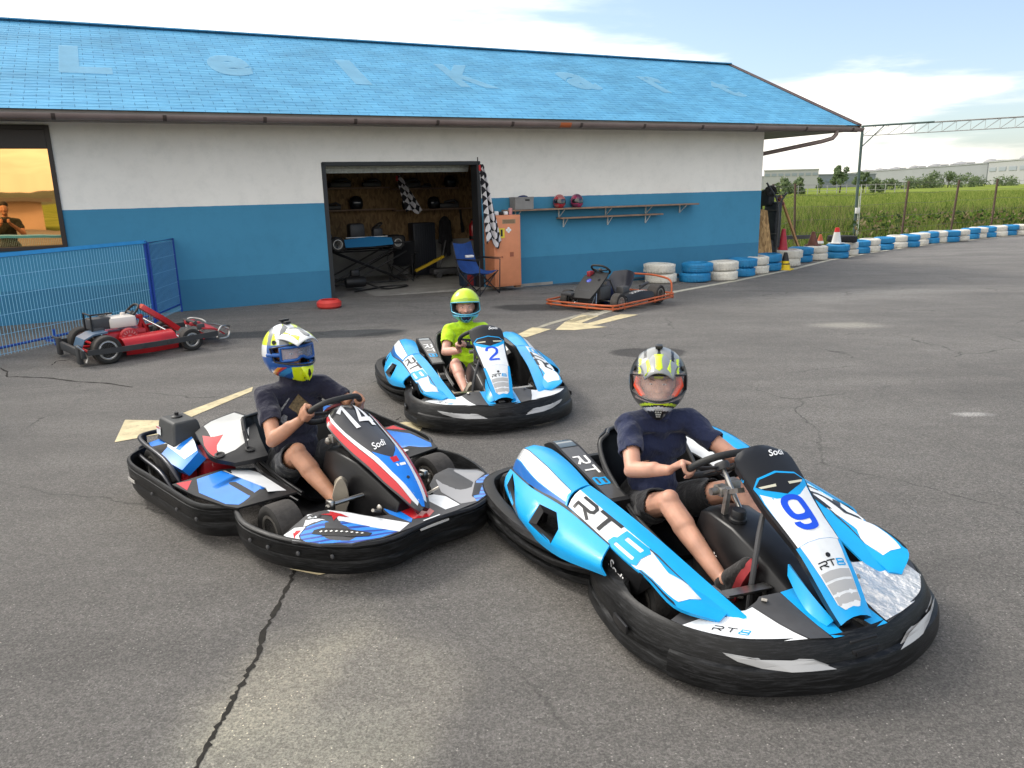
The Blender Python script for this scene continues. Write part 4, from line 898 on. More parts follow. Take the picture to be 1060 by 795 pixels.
    E.decal(mb, [(.44, .1), (.44, .9), (.97, .9), (.97, .1)], 2); E.decal(mb, [(.13, .12), (.13, .88), (.42, .88), (.42, .12)], 3)
    [sign_on(mb, lambda x, y, e: E.at(c_+x*.07, .5+y*.55, .003+e), ch, m_, w=.2, asp=1.2) for ch, c_, m_ in (('R', .60, 1), ('T', .69, 1), ('8', .80, 4))]
    mb.build('motor_cover', [BLK, WRC, mat('smoked_film', (.08, .078, .075), .22, coat=.5), mat('tinted_lens', (.05, .08, .10), .12, coat=1), SKY], T, smooth=45)
    mb = MB(); mb.box((-.75, -.30, .20), (.42, .16, .24), bev=.03); mb.lathe([(0, 0), (.09, 0), (.09, .05), (.07, .06), (0, .06)], (-.6, -.37, .2), (0, -1, 0), 20); mb.box((-.72, .32, .2), (.4, .18, .24), bev=.03); mb.build('engine', GRY, T)
    mb = MB(); E2 = Patch([[(-.93, .12, .33), (-.93, .30, .40)], [(-.8, .13, .42), (-.8, .31, .43)], [(-.5, .28, .36), (-.5, .36, .39)], [(-.32, .32, .30), (-.32, .38, .33)]]); E2.sgn = -1 if E2.N(.5, .5).z < 0 else 1; E2.shell(mb, 0, t=.05)
    E2.decal(mb, [(.0, .1), (.0, .9), (.9, .9), (.9, .1)], 1); E2.decal(mb, [(.0, .02), (.0, .3), (.6, .2), (.6, 0)], 2, off=.002); mb.build('tank_cover', [BLK, WHT, SKY], T, smooth=45)
    # steering shroud / fuel tank between the knees
    prof = lambda x, w, z0, z1: [(x, -w, z0), (x, -w*1.0, z0+(z1-z0)*.7), (x, -w*.75, z1-.012), (x, -w*.4, z1), (x, w*.4, z1), (x, w*.75, z1-.012), (x, w, z0+(z1-z0)*.7), (x, w, z0)]
    mb = MB(); mb.loft([prof(.06, .10, .10, .32), prof(.08, .12, .06, .365), prof(.16, .13, .05, .385), prof(.30, .13, .05, .375), prof(.44, .12, .05, .33), prof(.58, .10, .06, .26), prof(.70, .08, .08, .20)]); mb.build('centre_tank', mat('tank_plastic', (.008, .008, .009), .36, noise_s=5, noise_a=.2), T, smooth=50, bevel=.006)
    mb = MB(); mb.lathe([(.0, .0), (.036, 0), (.036, .012), (.030, .016), (.030, .045), (.026, .05), (0, .05)], (.27, -.045, .375), (.1, 0, 1), 20); mb.build('tank_cap', BLK, T)
    mb = MB(); text_on(mb, plane_fn((.20, -.1335, .24), (-.35, 0, -1) if False else (1, 0, -.45), (.45, 0, 1), .12, .035), 'Sodi', bold=.01); mb.build('tank_lettering', WRC, T, smooth=0)
    mb = MB(); mb.tube([(.50, 0, .10), (.09, 0, .545)], .011, 10); mb.build('steering_column', STL, T)
    mb = MB(); mb.box((.145, -.035, .46), (.06, .05, .04), bev=.006); mb.box((.13, .03, .47), (.05, .05, .05), bev=.006); mb.lathe([(.016, 0), (.016, .03), (0, .03)], (.145, -.062, .462), (0, -1, 0), 12); mb.bar((.10, -.03, .43), (.3, -.06, .52), .03, .02); mb.bar((.2, -.06, .38), (.22, -.06, .5), .02, .02); mb.build('column_bracket', CST, T)
    steering(T, (.085, 0, .555), (-.62, 0, .78), .155)
    for s in (-1, 1):                           # pedals
        mb = MB(); mb.tube([(.535, s*.30, .225), (.54, s*.10, .22)], .010, 8); mb.bar((.53, s*.29, .22), (.40, s*.31, .10), .02, .012); mb.tube([(.54, s*.12, .22), (.56, s*.13, .07)], .008, 8); mb.bar((.535, s*.30, .235), (.54, s*.10, .23), .045, .006)
        mb.box((.52, s*.305, .21), (.10, .012, .06)); mb.build('pedal', STL if s == 1 else STL, T)
    mb = MB()
    for s in (-1, 1): mb.tube([(.45, s*.04, .12), (.30, s*.40, .13)], .008, 8); mb.ball((.30, s*.40, .13), .016); mb.box((.26, s*.42, .125), (.05, .04, .1), bev=.008); mb.bar((.60, s*.15, .16), (.66, s*.22, .26), .02, .01)
    mb.build('tie_rod', CST, T)
    return T

# ------------------------------------------------------------------ riders
SKINM = None
def skin_mat(name, col):
    m, nt, b = nodes(name); b.inputs['Base Color'].default_value = (*col, 1); b.inputs['Roughness'].default_value = .5
    b.inputs['Subsurface Weight'].default_value = .12; b.inputs['Subsurface Radius'].default_value = (.02, .008, .004); b.inputs['Subsurface Scale'].default_value = .5
    N = nt.nodes.new; L = nt.links.new; tc = N('ShaderNodeTexCoord'); n = N('ShaderNodeTexNoise'); n.inputs['Scale'].default_value = 14; n.inputs['Detail'].default_value = 6; L(tc.outputs['Object'], n.inputs[0])
    r = N('ShaderNodeMapRange'); r.inputs[1].default_value = .3; r.inputs[2].default_value = .7; r.inputs[3].default_value = .82; r.inputs[4].default_value = 1.15; L(n.outputs[0], r.inputs[0])
    x = N('ShaderNodeMix'); x.data_type = 'RGBA'; x.blend_type = 'MULTIPLY'; x.inputs[0].default_value = 1; x.inputs[6].default_value = (*col, 1); L(r.outputs[0], x.inputs[7]); L(x.outputs[2], b.inputs['Base Color'])
    return m
def cloth(name, col, rough=.9, bump=.8): return mat(name, col, rough, noise_s=14, noise_a=.14, bump=bump, bump_s=13, sheen=.15, bdist=.035)
def hand(mb, wrist, grip, axis, side, k=1.0, palm_out=None):
    """closed hand: from the wrist to a grip point on a bar running along axis; fingers curl round the bar"""
    wrist, grip, ax = Vector(wrist), Vector(grip), Vector(axis).normalized()
    fwd = (grip-wrist); fwd = (fwd-ax*fwd.dot(ax)).normalized(); up = ax.cross(fwd).normalized()
    if up.z < 0: up = -up
    base = grip-fwd*.045*k+up*.012*k
    for i, (o, ln) in enumerate(((-.030, .92), (-.010, 1.02), (.010, 1.0), (.029, .82))):
        capsule(mb, wrist, base+ax*o*k, .021*k, .0135*k, 10)
        a = base+ax*o*k; r = .0085*k
        p1 = grip+ax*o*k*1.02+up*.025*k-fwd*.012*k; p2 = grip+ax*o*k*1.02+up*.016*k+fwd*.024*k*ln; p3 = grip+ax*o*k*1.02-up*.012*k+fwd*.024*k*ln; p4 = grip+ax*o*k-up*.026*k+fwd*.006*k
        capsule(mb, a, p1, .0115*k, .0098*k, 10); capsule(mb, p1, p2, .0098*k, .009*k, 10); capsule(mb, p2, p3, .009*k, r, 10); capsule(mb, p3, p4, r, r*.9, 10)
    t0 = wrist+(base-wrist)*.35+ax*side*.026*k; t1 = grip-fwd*.034*k+ax*side*.040*k-up*.006*k; t2 = grip-fwd*.010*k+ax*side*.030*k-up*.024*k; t3 = grip+fwd*.014*k+ax*side*.018*k-up*.026*k
    capsule(mb, t0, t1, .016*k, .0125*k, 10); capsule(mb, t1, t2, .0125*k, .0105*k, 10); capsule(mb, t2, t3, .0105*k, .009*k, 10)
def head_mesh(mb, c, yaw, pitch=0, k=1.0):
    M = Matrix.Rotation(yaw, 3, 'Z')@Matrix.Rotation(-pitch, 3, 'Y'); c = Vector(c); q = lambda x, y, z: c+M@Vector((x*k, y*k, z*k))
    mb.ball(c, (.098*k, .076*k, .112*k), rot=M); mb.ball(q(.02, 0, -.05), (.072*k, .060*k, .075*k), rot=M)
    capsule(mb, q(.086, 0, .016), q(.116, 0, -.024), .007*k, .014*k, 10); [mb.ball(q(.100, s_*.012, -.026), .010*k) for s_ in (-1, 1)]; [mb.ball(q(.066, s_*.042, -.020), (.022*k, .022*k, .022*k)) for s_ in (-1, 1)]          # nose
    mb.ball(q(.086, 0, -.060), (.014*k, .026*k, .008*k), rot=M)                    # mouth
    mb.ball(q(.078, 0, -.088), (.018*k, .024*k, .018*k), rot=M)                    # chin
    for s in (-1, 1): mb.ball(q(.080, s*.030, .028), (.014*k, .022*k, .007*k), rot=M); mb.ball(q(0, s*.078, 0), (.018*k, .008*k, .03*k), rot=M)
def folds(v, n):                     # soft creases: ridged noise stretched across the cloth
    a = noise.noise(Vector((v.x*9+v.z*7, v.y*5, v.z*10-v.x*4))); b_ = noise.noise(Vector((v.x*24, v.y*16+3, v.z*20)))
    return v+n*max(-.004, .017*(.4-abs(a)*1.7)+.005*b_)
def rider(label, T_loc, rz, J, skin, shirt, shorts, shoe, sole, hk=1.0, group='riders seated in karts', hy=0, hp=0):
    """J: joints in the kart frame"""
    P = thing('person', label, 'person', (*T_loc, 0), rz, group)
    V = {k: Vector(v) for k, v in J.items()}
    mb = MB(); g = J.get('g', 1.0) if isinstance(J.get('g', 1.0), float) else 1.0
    def limb(a, b, ra, rb): capsule(mb, a, b, ra*G, rb*G)
    G = hk
    pel, chest, neck, head = V['pelvis'], V['chest'], V['neck'], V['head']
    capsule(mb, pel, chest, .125*G, .125*G, flat=((chest-pel).normalized().cross(Vector((0, 1, 0))), .72)); capsule(mb, chest+Vector((0, -.07*G, .0)), chest+Vector((0, .07*G, 0)), .10*G, .10*G)
    capsule(mb, neck-Vector((0, 0, .04)), head-Vector((0, 0, .06)), .052*G, .05*G); head_mesh(mb, head, hy, hp, .98*G if G > .9 else .95)
    for s, n in ((-1, 'R'), (1, 'L')):
        sh, el, wr, gr = V['sh'+n], V['el'+n], V['wr'+n], V['gr'+n]
        limb(neck-Vector((0, 0, .05)), sh, .065, .058); limb(sh, el, .052, .042); limb(el, el.lerp(wr, .35), .043, .042); limb(el.lerp(wr, .35), wr, .042, .026)
        fa = (wr-el).normalized(); capsule(mb, el+fa*.03, el+fa*.11+Vector((0, 0, .008)), .036*G, .034*G); mb.ball(el-fa*.012-Vector((0, 0, .006)), .036*G)
        hand(mb, wr, gr, V['ax'+n], 1 if n == 'R' else -1, 1.0*G)
        hip, kn, an = V['hip'+n], V['kn'+n], V['an'+n]
        limb(hip, kn, .082, .058); limb(kn, kn.lerp(an, .3), .056, .056); limb(kn.lerp(an, .3)+Vector((-.006, 0, -.006)), an, .055, .034); limb(an, V['to'+n].lerp(an, .4), .036, .036)
        sh_d = (an-kn).normalized(); back = Vector((-1, 0, -1)).normalized(); mb.ball(kn+Vector((.012, 0, .022))*G, .048*G); capsule(mb, kn+sh_d*.07+back*.016, kn+sh_d*.17+back*.020, .040*G, .046*G); capsule(mb, kn+sh_d*.17+back*.020, an+back*.004, .046*G, .026*G); [mb.ball(an+Vector((0, s2*.024, .004))*G, .016*G) for s2 in (-1, 1)]
    body = remesh(mb, 'body', skin, P, voxel=.0052, smooth=4)
    # T-shirt
    mb = MB()
    ax = (chest-pel).normalized().cross(Vector((0, 1, 0)))
    capsule(mb, pel+(chest-pel)*.12, chest, .142*G, .142*G, flat=(ax, .76)); capsule(mb, chest+Vector((0, -.08*G, .02*G)), chest+Vector((0, .08*G, .02*G)), .112*G, .112*G)
    capsule(mb, neck-Vector((0, 0, .09)), neck+Vector((.01, 0, .035)), .078*G, .066*G); capsule(mb, pel+(chest-pel)*.35+Vector((.03, 0, 0)), pel+Vector((.04, 0, .08)), .12*G, .125*G)
    for n in 'RL':
        sh, el = V['sh'+n], V['el'+n]; capsule(mb, neck-Vector((0, 0, .055)), sh, .075*G, .072*G); capsule(mb, sh, sh.lerp(el, .42), .071*G, .064*G)
        e = sh.lerp(el, .62); d = (el-sh).normalized(); q = xf(sh, el)
        mb.lathe([(.060*G, 0), (.069*G, .0), (.068*G, .02), (.062*G, .02)], sh.lerp(el, .42), d, 24) if False else None
        capsule(mb, sh.lerp(el, .4), sh.lerp(el, .60), .064*G, .060*G)
    sho = remesh(mb, 'tshirt', shirt, P, voxel=.007, smooth=5, post=folds)
    # cut sleeves square and open the neck
    cuts = []
    for n in 'RL':
        sh, el = V['sh'+n], V['el'+n]; cuts.append((sh.lerp(el, .66), (el-sh).normalized(), .1))
    cuts.append((neck+Vector((.01, 0, .045)), Vector((.15, 0, 1)).normalized(), .10*G))
    bm = bmesh.new(); bm.from_mesh(sho.data); kill = [v for v in bm.verts if any((v.co-c).dot(d) > 0 and (v.co-c).length < r for c, d, r in cuts)]
    bmesh.ops.delete(bm, geom=kill, context='VERTS'); bm.to_mesh(sho.data); bm.free()
    so_ = sho.modifiers.new('t', 'SOLIDIFY'); so_.thickness = .004; so_.offset = -1
    mb = MB()
    capsule(mb, pel+Vector((-.02, -.05*G, .0)), pel+Vector((-.02, .05*G, 0)), .13*G, .13*G)
    for n in 'RL': hip, kn = V['hip'+n], V['kn'+n]; capsule(mb, hip, hip.lerp(kn, .55), .105*G, .092*G); capsule(mb, hip.lerp(kn, .55), hip.lerp(kn, V.get('hem', Vector((.84, 0, 0))).x), .092*G, .080*G)
    sh_ = remesh(mb, 'shorts', shorts, P, voxel=.008, smooth=5, post=folds)
    bm = bmesh.new(); bm.from_mesh(sh_.data); kill = []
    for n in 'RL':
        hip, kn = V['hip'+n], V['kn'+n]; c = hip.lerp(kn, V.get('hem', Vector((.84, 0, 0))).x); d = (kn-hip).normalized(); kill += [v for v in bm.verts if (v.co-c).dot(d) > .0 and (v.co-c).length < .16]
    bmesh.ops.delete(bm, geom=list(set(kill)), context='VERTS'); bm.to_mesh(sh_.data); bm.free()
    so_ = sh_.modifiers.new('t', 'SOLIDIFY'); so_.thickness = .005; so_.offset = -1
    for n in 'RL':
        an, to = V['an'+n], V['to'+n]; f_ = (to-an); 
        # the sole faces along 'so': heel below the ankle, toe up against the pedal
        heel = V['he'+n]; d = (to-heel).normalized(); dn = (heel-an); dn = (dn-d*dn.dot(d)).normalized()
        mb = MB(); capsule(mb, an, heel+d*.03*G-dn*.03*G, .042*G, .038*G); capsule(mb, heel+d*.03*G-dn*.03*G, to-d*.035*G-dn*.02*G, .038*G, .036*G, flat=(dn, .8)); capsule(mb, an+(to-an)*.25, to-d*.05*G-dn*.02*G, .042*G, .036*G)
        sb = remesh(mb, 'shoe', shoe, P, voxel=.005, smooth=4)
        side = d.cross(dn).normalized(); mb = MB(); outl = []
        ln = (to-heel).length
        for k in range(28):
            a = 2*math.pi*k/28; ca, sa = math.cos(a), math.sin(a)
            w = (.046 if ca > 0 else .036)*G; outl.append(heel.lerp(to, .5)+d*(ca*(ln/2+.012))+side*(sa*w*(1-.15*abs(ca))))
        mb.loft([[p+dn*.018 for p in outl], [p+dn*.006 for p in outl], [p-dn*.012 for p in outl]]); mb.build('sole', sole, sb, smooth=50)
    return P
def helmet(P, c, yaw, pitch, k, kind):
    """shell with a real face opening; local x forward, y left, z up"""
    E = bpy.data.objects.new('helmet', None); COL.objects.link(E); E.parent = P; E.location = c; E.rotation_euler = (0, -pitch, yaw); E.scale = (k, k, k); E.empty_display_size = .05
    NU, NV = 110, 76; moto = kind != 'lime'
    zt = .045; zb = -.052
    def rad(th, ph):                     # th polar from +z, ph azimuth from +x
        cz, st = math.cos(th), math.sin(th); cx, cy = st*math.cos(ph), st*math.sin(ph)
        a, b_, cc = (.140 if cx < 0 else .132), .121, .142
        p = Vector((cx*a, cy*b_, cz*cc))
        if cz < .35:                     # face side: chin bar reaches forward and down
            f = max(0, math.cos(ph)); g = min(1, max(0, (.35-cz)/.8)); ext = (.062 if moto else .035)
            p.x += ext*f**(2.2 if moto else 1.6)*math.sin(min(1, g*1.25)*math.pi/2)
            p.y *= 1-(.16 if moto else .05)*g*f
        if cz < -.6: p.z = -.085-(abs(cz)-.6)*(.12 if moto else .08)*(1.0+.7*max(0, math.cos(ph))**2)
        return p
    vs = [rad(math.pi*(.001+.84*i/NV), 2*math.pi*j/NU) for i in range(NV+1) for j in range(NU)]
    fs = []; mi = []
    ang = R(74)
    for i in range(NV):
        for j in range(NU):
            q = (i*NU+j, i*NU+(j+1) % NU, (i+1)*NU+(j+1) % NU, (i+1)*NU+j); m_ = (vs[q[0]]+vs[q[2]])/2
            ph = math.atan2(m_.y, m_.x)
            top = zt-.012*(abs(ph)/ang)**2; bot = zb+.022*(abs(ph)/ang)**2
            if abs(ph) < ang and bot < m_.z < top: continue
            fs.append(q)
    mb = MB(); mb.add(vs, fs)
    H = mb.build('shell', [MATS['h_'+kind+'_'+x] for x in 'abcdefg'], E, smooth=50)
    def pm(c_, n_):
        x, y, z = c_; ph = abs(math.atan2(y, x)); 
        if kind == 'lime':
            if z > .050: return 0 if z > .062+.012*math.cos(ph*2) or ph > 1.4 else 5
            if z > .036: return 5
            w = -.02-.05*max(0, math.cos(ph))
            if ph < R(84) and z > -.055: return 2
            if z > .0 and ph > 1.3: return 0 if ph > 2 else 1
            if z < -.062 and z > -.105 and ph < R(27): return 3
            if z < -.05 and z > -.058: return 6
            return 1 if (z > -.10) else 4
        if kind == 'silver':
            if z > .045:
                if abs(y) < .022 and x > .0 and z < .10: return 3
                if abs(abs(y)-.055) < .006 and x > -.03: return 1
                if abs(abs(y)-.075) < .005 and z < .1 and x > .03: return 3
                if abs(y) > .082 or (ph > 1.7 and z < .10): return 1
                if abs(y) < .006 and z > .1: return 1
                return 0
            if ph < R(86) and z > -.062: return 1
            if z > -.02: return 1 if ph < 2.2 else 0
            d = z+.075+.06*(ph/1.3)
            if ph < R(80) and abs(d-.018) < .006: return 3
            if ph < R(80) and abs(d+.005) < .009: return 2
            if ph < R(22): return 1
            if z < -.108 and ph < R(50): return 0
            return 1
        # racing blue-yellow
        w = z-.05-.035*math.sin(ph*1.6+.5); u = ph
        if z > .05:
            s_ = math.sin(y*42+x*20); t_ = math.sin(x*38-abs(y)*30)
            if abs(y) < .018 and x > -.02: return 2
            if s_ > .45 and t_ > -.3: return 0
            if t_ > .35: return 3
            if s_ < -.55: return 2
            return 3 if ph > 1.2 else 0
        if ph < R(84) and z > -.060: return 1
        if ph < R(24) and z < -.055: return 0
        d = z+.05+.055*(ph-.5)
        if ph < 2.3:
            if abs(d-.012) < .008: return 4
            if abs(d) < .006: return 5
            if d < -.012 and d > -.04: return 6
            if d > .02 and ph > 1.3: return 2 if z > -.01 else 1
            return 1
        return 0 if (z > .01 or z < -.05) else 1
    paint(H, pm)
    s_ = H.modifiers.new('t', 'SOLIDIFY'); s_.thickness = .022; s_.offset = -1; s_.use_rim = True
    # rubber edge and inner lining
    mb = MB(); mb.ball((-.01, 0, .0), (.112, .100, .118)); 
    L_ = MB(); 
    for sgn in (-1, 1):
        pts = [Vector((.0, sgn*.088, -.03)), Vector((.02, sgn*.075, -.07)), Vector((.07, sgn*.05, -.08))]; L_.tube(pts, .020, 10)
        L_.tube([Vector((.0, sgn*.090, -.04)), Vector((.0, sgn*.088, .045))], .018, 10)
    L_.tube([Vector((.03+.05*math.cos(a), .078*math.sin(a), .064)) for a in [R(d) for d in range(-90, 91, 15)]], .018, 10)
    L_.build('padding', mat('helmet_lining_red', (.62, .06, .02), .8) if kind == 'silver' else mat('helmet_lining', (.02, .02, .022), .9), E, smooth=60)
    def on(ph, z, o=0):                   # point on the shell at azimuth ph, height z
        best = None
        for i in range(NV+1):
            j = int(round(ph/(2*math.pi)*NU)) % NU; v = vs[i*NU+j]
            if best is None or abs(v.z-z) < abs(best.z-z): best = v
        r = Vector((best.x, best.y, 0)).normalized(); return Vector((best.x, best.y, z))+r*o
    # trim round the eye port
    rim = [on(R(a), zt-.012*(abs(a)/74)**2, .001) for a in range(-74, 75, 8)]+[on(R(a), zb+.022*(abs(a)/74)**2, .001) for a in range(74, -75, -8)]
    mb = MB(); mb.tube(rim, .0045, 8, closed=True); mb.build('port_trim', BLT if kind != 'lime' else MATS['h_lime_g'], E, smooth=60)
    if kind in ('silver', 'race'):
        # peak
        def pk(u, v):
            w = (.088-.030*u)*(1-.05*u); x = .055+(.178 if kind == 'race' else .130)*u; z = .110-(.030 if kind == 'race' else .045)*u+.014*math.sin(math.pi*u)-.034*abs(v)**2.2+(.012 if abs(v) < .35 else 0)*(1-u)
            return Vector((x-.03*v*v*(1-u)-.03*v*v*u, v*w*1.05, z))
        Pp = Surf(pk); mb = MB(); o = [(i/8, -1) for i in range(8)]+[(1, -1+i/6) for i in range(12)]+[(1-i/8, 1) for i in range(8)]+[(0, 1-i/6) for i in range(12)]
        V_, T_ = cdt(o, (), (.12, .2)); mb.add([pk(*p) for p in V_], T_, 0 if kind == 'silver' else 2)
        for pl in ([(.0, -.25), (.0, .25), (.85, .22), (.95, 0), (.85, -.22)],):
            V2, T2 = cdt(pl, (), (.1, .15)); mb.add([pk(*p)+Vector((0, 0, .0015)) for p in V2], T2, 3)
        for sg in (-1, 1):
            V2, T2 = cdt([(.1, sg*.5), (.1, sg*.62), (.9, sg*.75), (.95, sg*.9), (.8, sg*.5)], (), (.1, .15)); mb.add([pk(*p)+Vector((0, 0, .0015)) for p in V2], T2, 3 if kind == 'silver' else 0)
        pko = mb.build('peak', [MATS['h_'+kind+'_'+x] for x in 'abcdefg'], E, smooth=50); sm = pko.modifiers.new('t', 'SOLIDIFY'); sm.thickness = .005; sm.offset = -1
        mb = MB(); mb.box((.02, 0, .146), (.045, .03, .014), bev=.004)
        if kind == 'race': mb.box((.0, .0, .158), (.02, .05, .012), bev=.003)
        for sg in (-1, 1): mb.lathe([(.011, 0), (.011, .006), (0, .006)], on(R(sg*62) % (2*math.pi), .062, 0), (.3, sg, .1), 12)
        mb.build('vent', BLT, E)
        mb = MB()
        for i in range(4):
            for j in range(3): mb.box(on(0, -.088-.011*i, .001)+Vector((0, (j-1)*.012*(1-.2*i), 0)), (.005, .007, .006))
        mb.build('chin_grille', MATS['h_'+kind+'_f'] if kind == 'silver' else BLT, E)
        if kind == 'race':
            mb = MB(); pl = [(-.034, -.062), (-.018, -.058), (0, -.066), (.018, -.058), (.034, -.062), (.028, -.085), (.012, -.118), (0, -.136), (-.012, -.118), (-.028, -.085)]
            V2, T2 = cdt(pl, (), .012); mb.add([Vector((.180+.004-((z+.09)**2)*6-y*y*9, y, z)) for y, z in V2], T2, 0); mb.add([Vector((.165-((z+.09)**2)*6-y*y*9, y, z)) for y, z in V2], T2, 0)
            mb.add([Vector((.186-((z+.09)**2)*6-y*y*9, y, z)) for y, z in [(-.004, -.075), (.004, -.075), (.009, -.1), (0, -.12), (-.009, -.1)]], [(0, 1, 2, 3, 4)], 1); mb.build('chin_plate', [MATS['h_race_a'], BLT], E, smooth=0)
    if kind == 'race':                    # goggles
        def gl(a, z, o): r0 = .118+o; return Vector((r0*math.cos(a)+.012, r0*.92*math.sin(a), z))
        top = [gl(R(a), .034, .004) for a in range(-52, 53, 8)]; bot = [gl(R(a), -.030+.020*max(0, 1-abs(a)/14), .004) for a in range(52, -53, -8)]
        mb = MB(); mb.tube(top+bot, .0075, 8, closed=True)
        for sg in (-1, 1): mb.tube([gl(R(sg*52), 0, .0), gl(R(sg*66), .0, -.002), Vector((.01, sg*.118, 0))], .011, 8)
        mb.build('goggles', mat('goggle_blue', (.02, .10, .35), .4), E, smooth=60)
        mb = MB(); g1 = [gl(R(a), .032, .003) for a in range(-50, 51, 5)]; g2 = [gl(R(a), -.028+.018*max(0, 1-abs(a)/14), .003) for a in range(-50, 51, 5)]; n = len(g1); mb.add(g1+g2, [(i, i+1, n+i+1, n+i) for i in range(n-1)])
        mb.build('goggle_lens', mat('goggle_lens', (.62, .66, .8), .05, alpha=.32), E)
        mb = MB(); mb.tube([Vector((.122, -.045, .0)), Vector((.127, 0, -.012)), Vector((.122, .045, 0))], .002, 6)
    if kind == 'silver':
        mb = MB(); S1 = []; S2 = []
        for a in range(-60, 61, 6): S1.append(on(R(a) % (2*math.pi), .050, .008)); S2.append(on(R(a) % (2*math.pi), -.058, .006))
        n = len(S1); mb.add(S1+S2, [(i, i+1, n+i+1, n+i) for i in range(n-1)]); mb.build('visor', mat('visor_red_sheen', (.80, .62, .58), .03, alpha=.24, coat=1), E)  # reddish reflection on the clear visor put into its colour and alpha
        for sg in (-1, 1): mb = MB(); mb.tube([on(R(sg*50) % (2*math.pi), .03, -.012), on(R(sg*58) % (2*math.pi), -.005, -.012), on(R(sg*40) % (2*math.pi), -.045, -.012)], .012, 8); mb.build('cheek_pad', MATS['helmet_lining_red'], E, smooth=60)
    if kind == 'lime':
        mb = MB(); mb.tube([on(R(a) % (2*math.pi), -.064, .004) for a in range(-60, 61, 8)], .005, 8)
        mb.tube([on(R(-24) % (2*math.pi), -.064, .004), on(R(-22) % (2*math.pi), -.09, .004), on(R(-10) % (2*math.pi), -.105, .005), on(0, -.094, .005), on(R(10), -.105, .005), on(R(22), -.09, .004), on(R(24), -.064, .004)], .0035, 8); mb.build('chin_trim', MATS['h_lime_d2'], E, smooth=60)
    return E
def hm(kind, cols):
    for k, (c, r) in zip('abcdefg', cols): mat('h_'+kind+'_'+k, c, r, coat=.5)
hm('lime', [((.55, .72, .03), .3), ((.02, .34, .55), .3), ((.02, .05, .07), .4), ((.01, .03, .08), .3), ((.02, .22, .42), .3), ((.30, .46, .01), .3), ((.10, .45, .62), .3)])
mat('h_lime_d2', (.08, .40, .58), .35, coat=.4)
hm('silver', [((.27, .28, .28), .3), ((.015, .016, .018), .35), ((.65, .66, .66), .3), ((.62, .80, .02), .3), ((.1, .1, .1), .4), ((.3, .3, .28), .4), ((.2, .2, .2), .4)])
hm('race', [((.62, .76, .01), .3), ((.015, .09, .33), .3), ((.72, .74, .76), .3), ((.17, .18, .19), .35), ((.75, .30, .01), .3), ((.5, .05, .03), .3), ((.04, .25, .55), .3)])
def face(P, c, yaw, k):                    # eyes and brows under the helmet
    M = Matrix.Rotation(yaw, 3, 'Z'); c = Vector(c); q = lambda x, y, z: c+M@Vector((x*k, y*k, z*k))
    for s in (-1, 1):
        mb = MB(); mb.ball(q(.0835, s*.030, .010), (.0100*k, .0115*k, .0052*k), 0, 14, 10, rot=M); mb.ball(q(.0905, s*.030, .010), (.0040*k, .0046*k, .0044*k), 1, 10, 8)
        mb.build('eye', [mat('eye_white', (.7, .68, .65), .3), mat('iris', (.05, .035, .025), .2)], P, smooth=60)
    mb = MB()
    for s in (-1, 1): mb.tube([q(.092, s*.015, .030), q(.090, s*.032, .034), q(.080, s*.046, .028)], [.003*k, .0035*k, .002*k], 8)
    mb.build('brow', mat('brow_hair', (.16, .09, .05), .8), P, smooth=60)
# ------------------------------------------------------------------ the older kart, number 14
def stripe_blue_mat():
    m, nt, b = nodes('striped_blue_film'); N = nt.nodes.new; L = nt.links.new
    tc = N('ShaderNodeTexCoord'); mp = N('ShaderNodeMapping'); mp.inputs['Rotation'].default_value = (0, 0, .5); L(tc.outputs['Object'], mp.inputs[0])
    w = N('ShaderNodeTexWave'); w.inputs['Scale'].default_value = 7; w.inputs['Distortion'].default_value = 2.5; w.inputs['Detail'].default_value = 1; L(mp.outputs[0], w.inputs[0])
    r = N('ShaderNodeValToRGB'); r.color_ramp.elements[0].position = .30; r.color_ramp.elements[0].color = (.012, .05, .30, 1); r.color_ramp.elements[1].position = .42; r.color_ramp.elements[1].color = (.02, .23, .72, 1)
    L(w.outputs[0], r.inputs[0]); L(r.outputs[0], b.inputs['Base Color']); b.inputs['Roughness'].default_value = .35; b.inputs['Coat Weight'].default_value = .3
    return m
SBL = stripe_blue_mat(); BLU = mat('bright_blue_film', (.012, .20, .72), .35, coat=.3, noise_s=6, noise_a=.1)
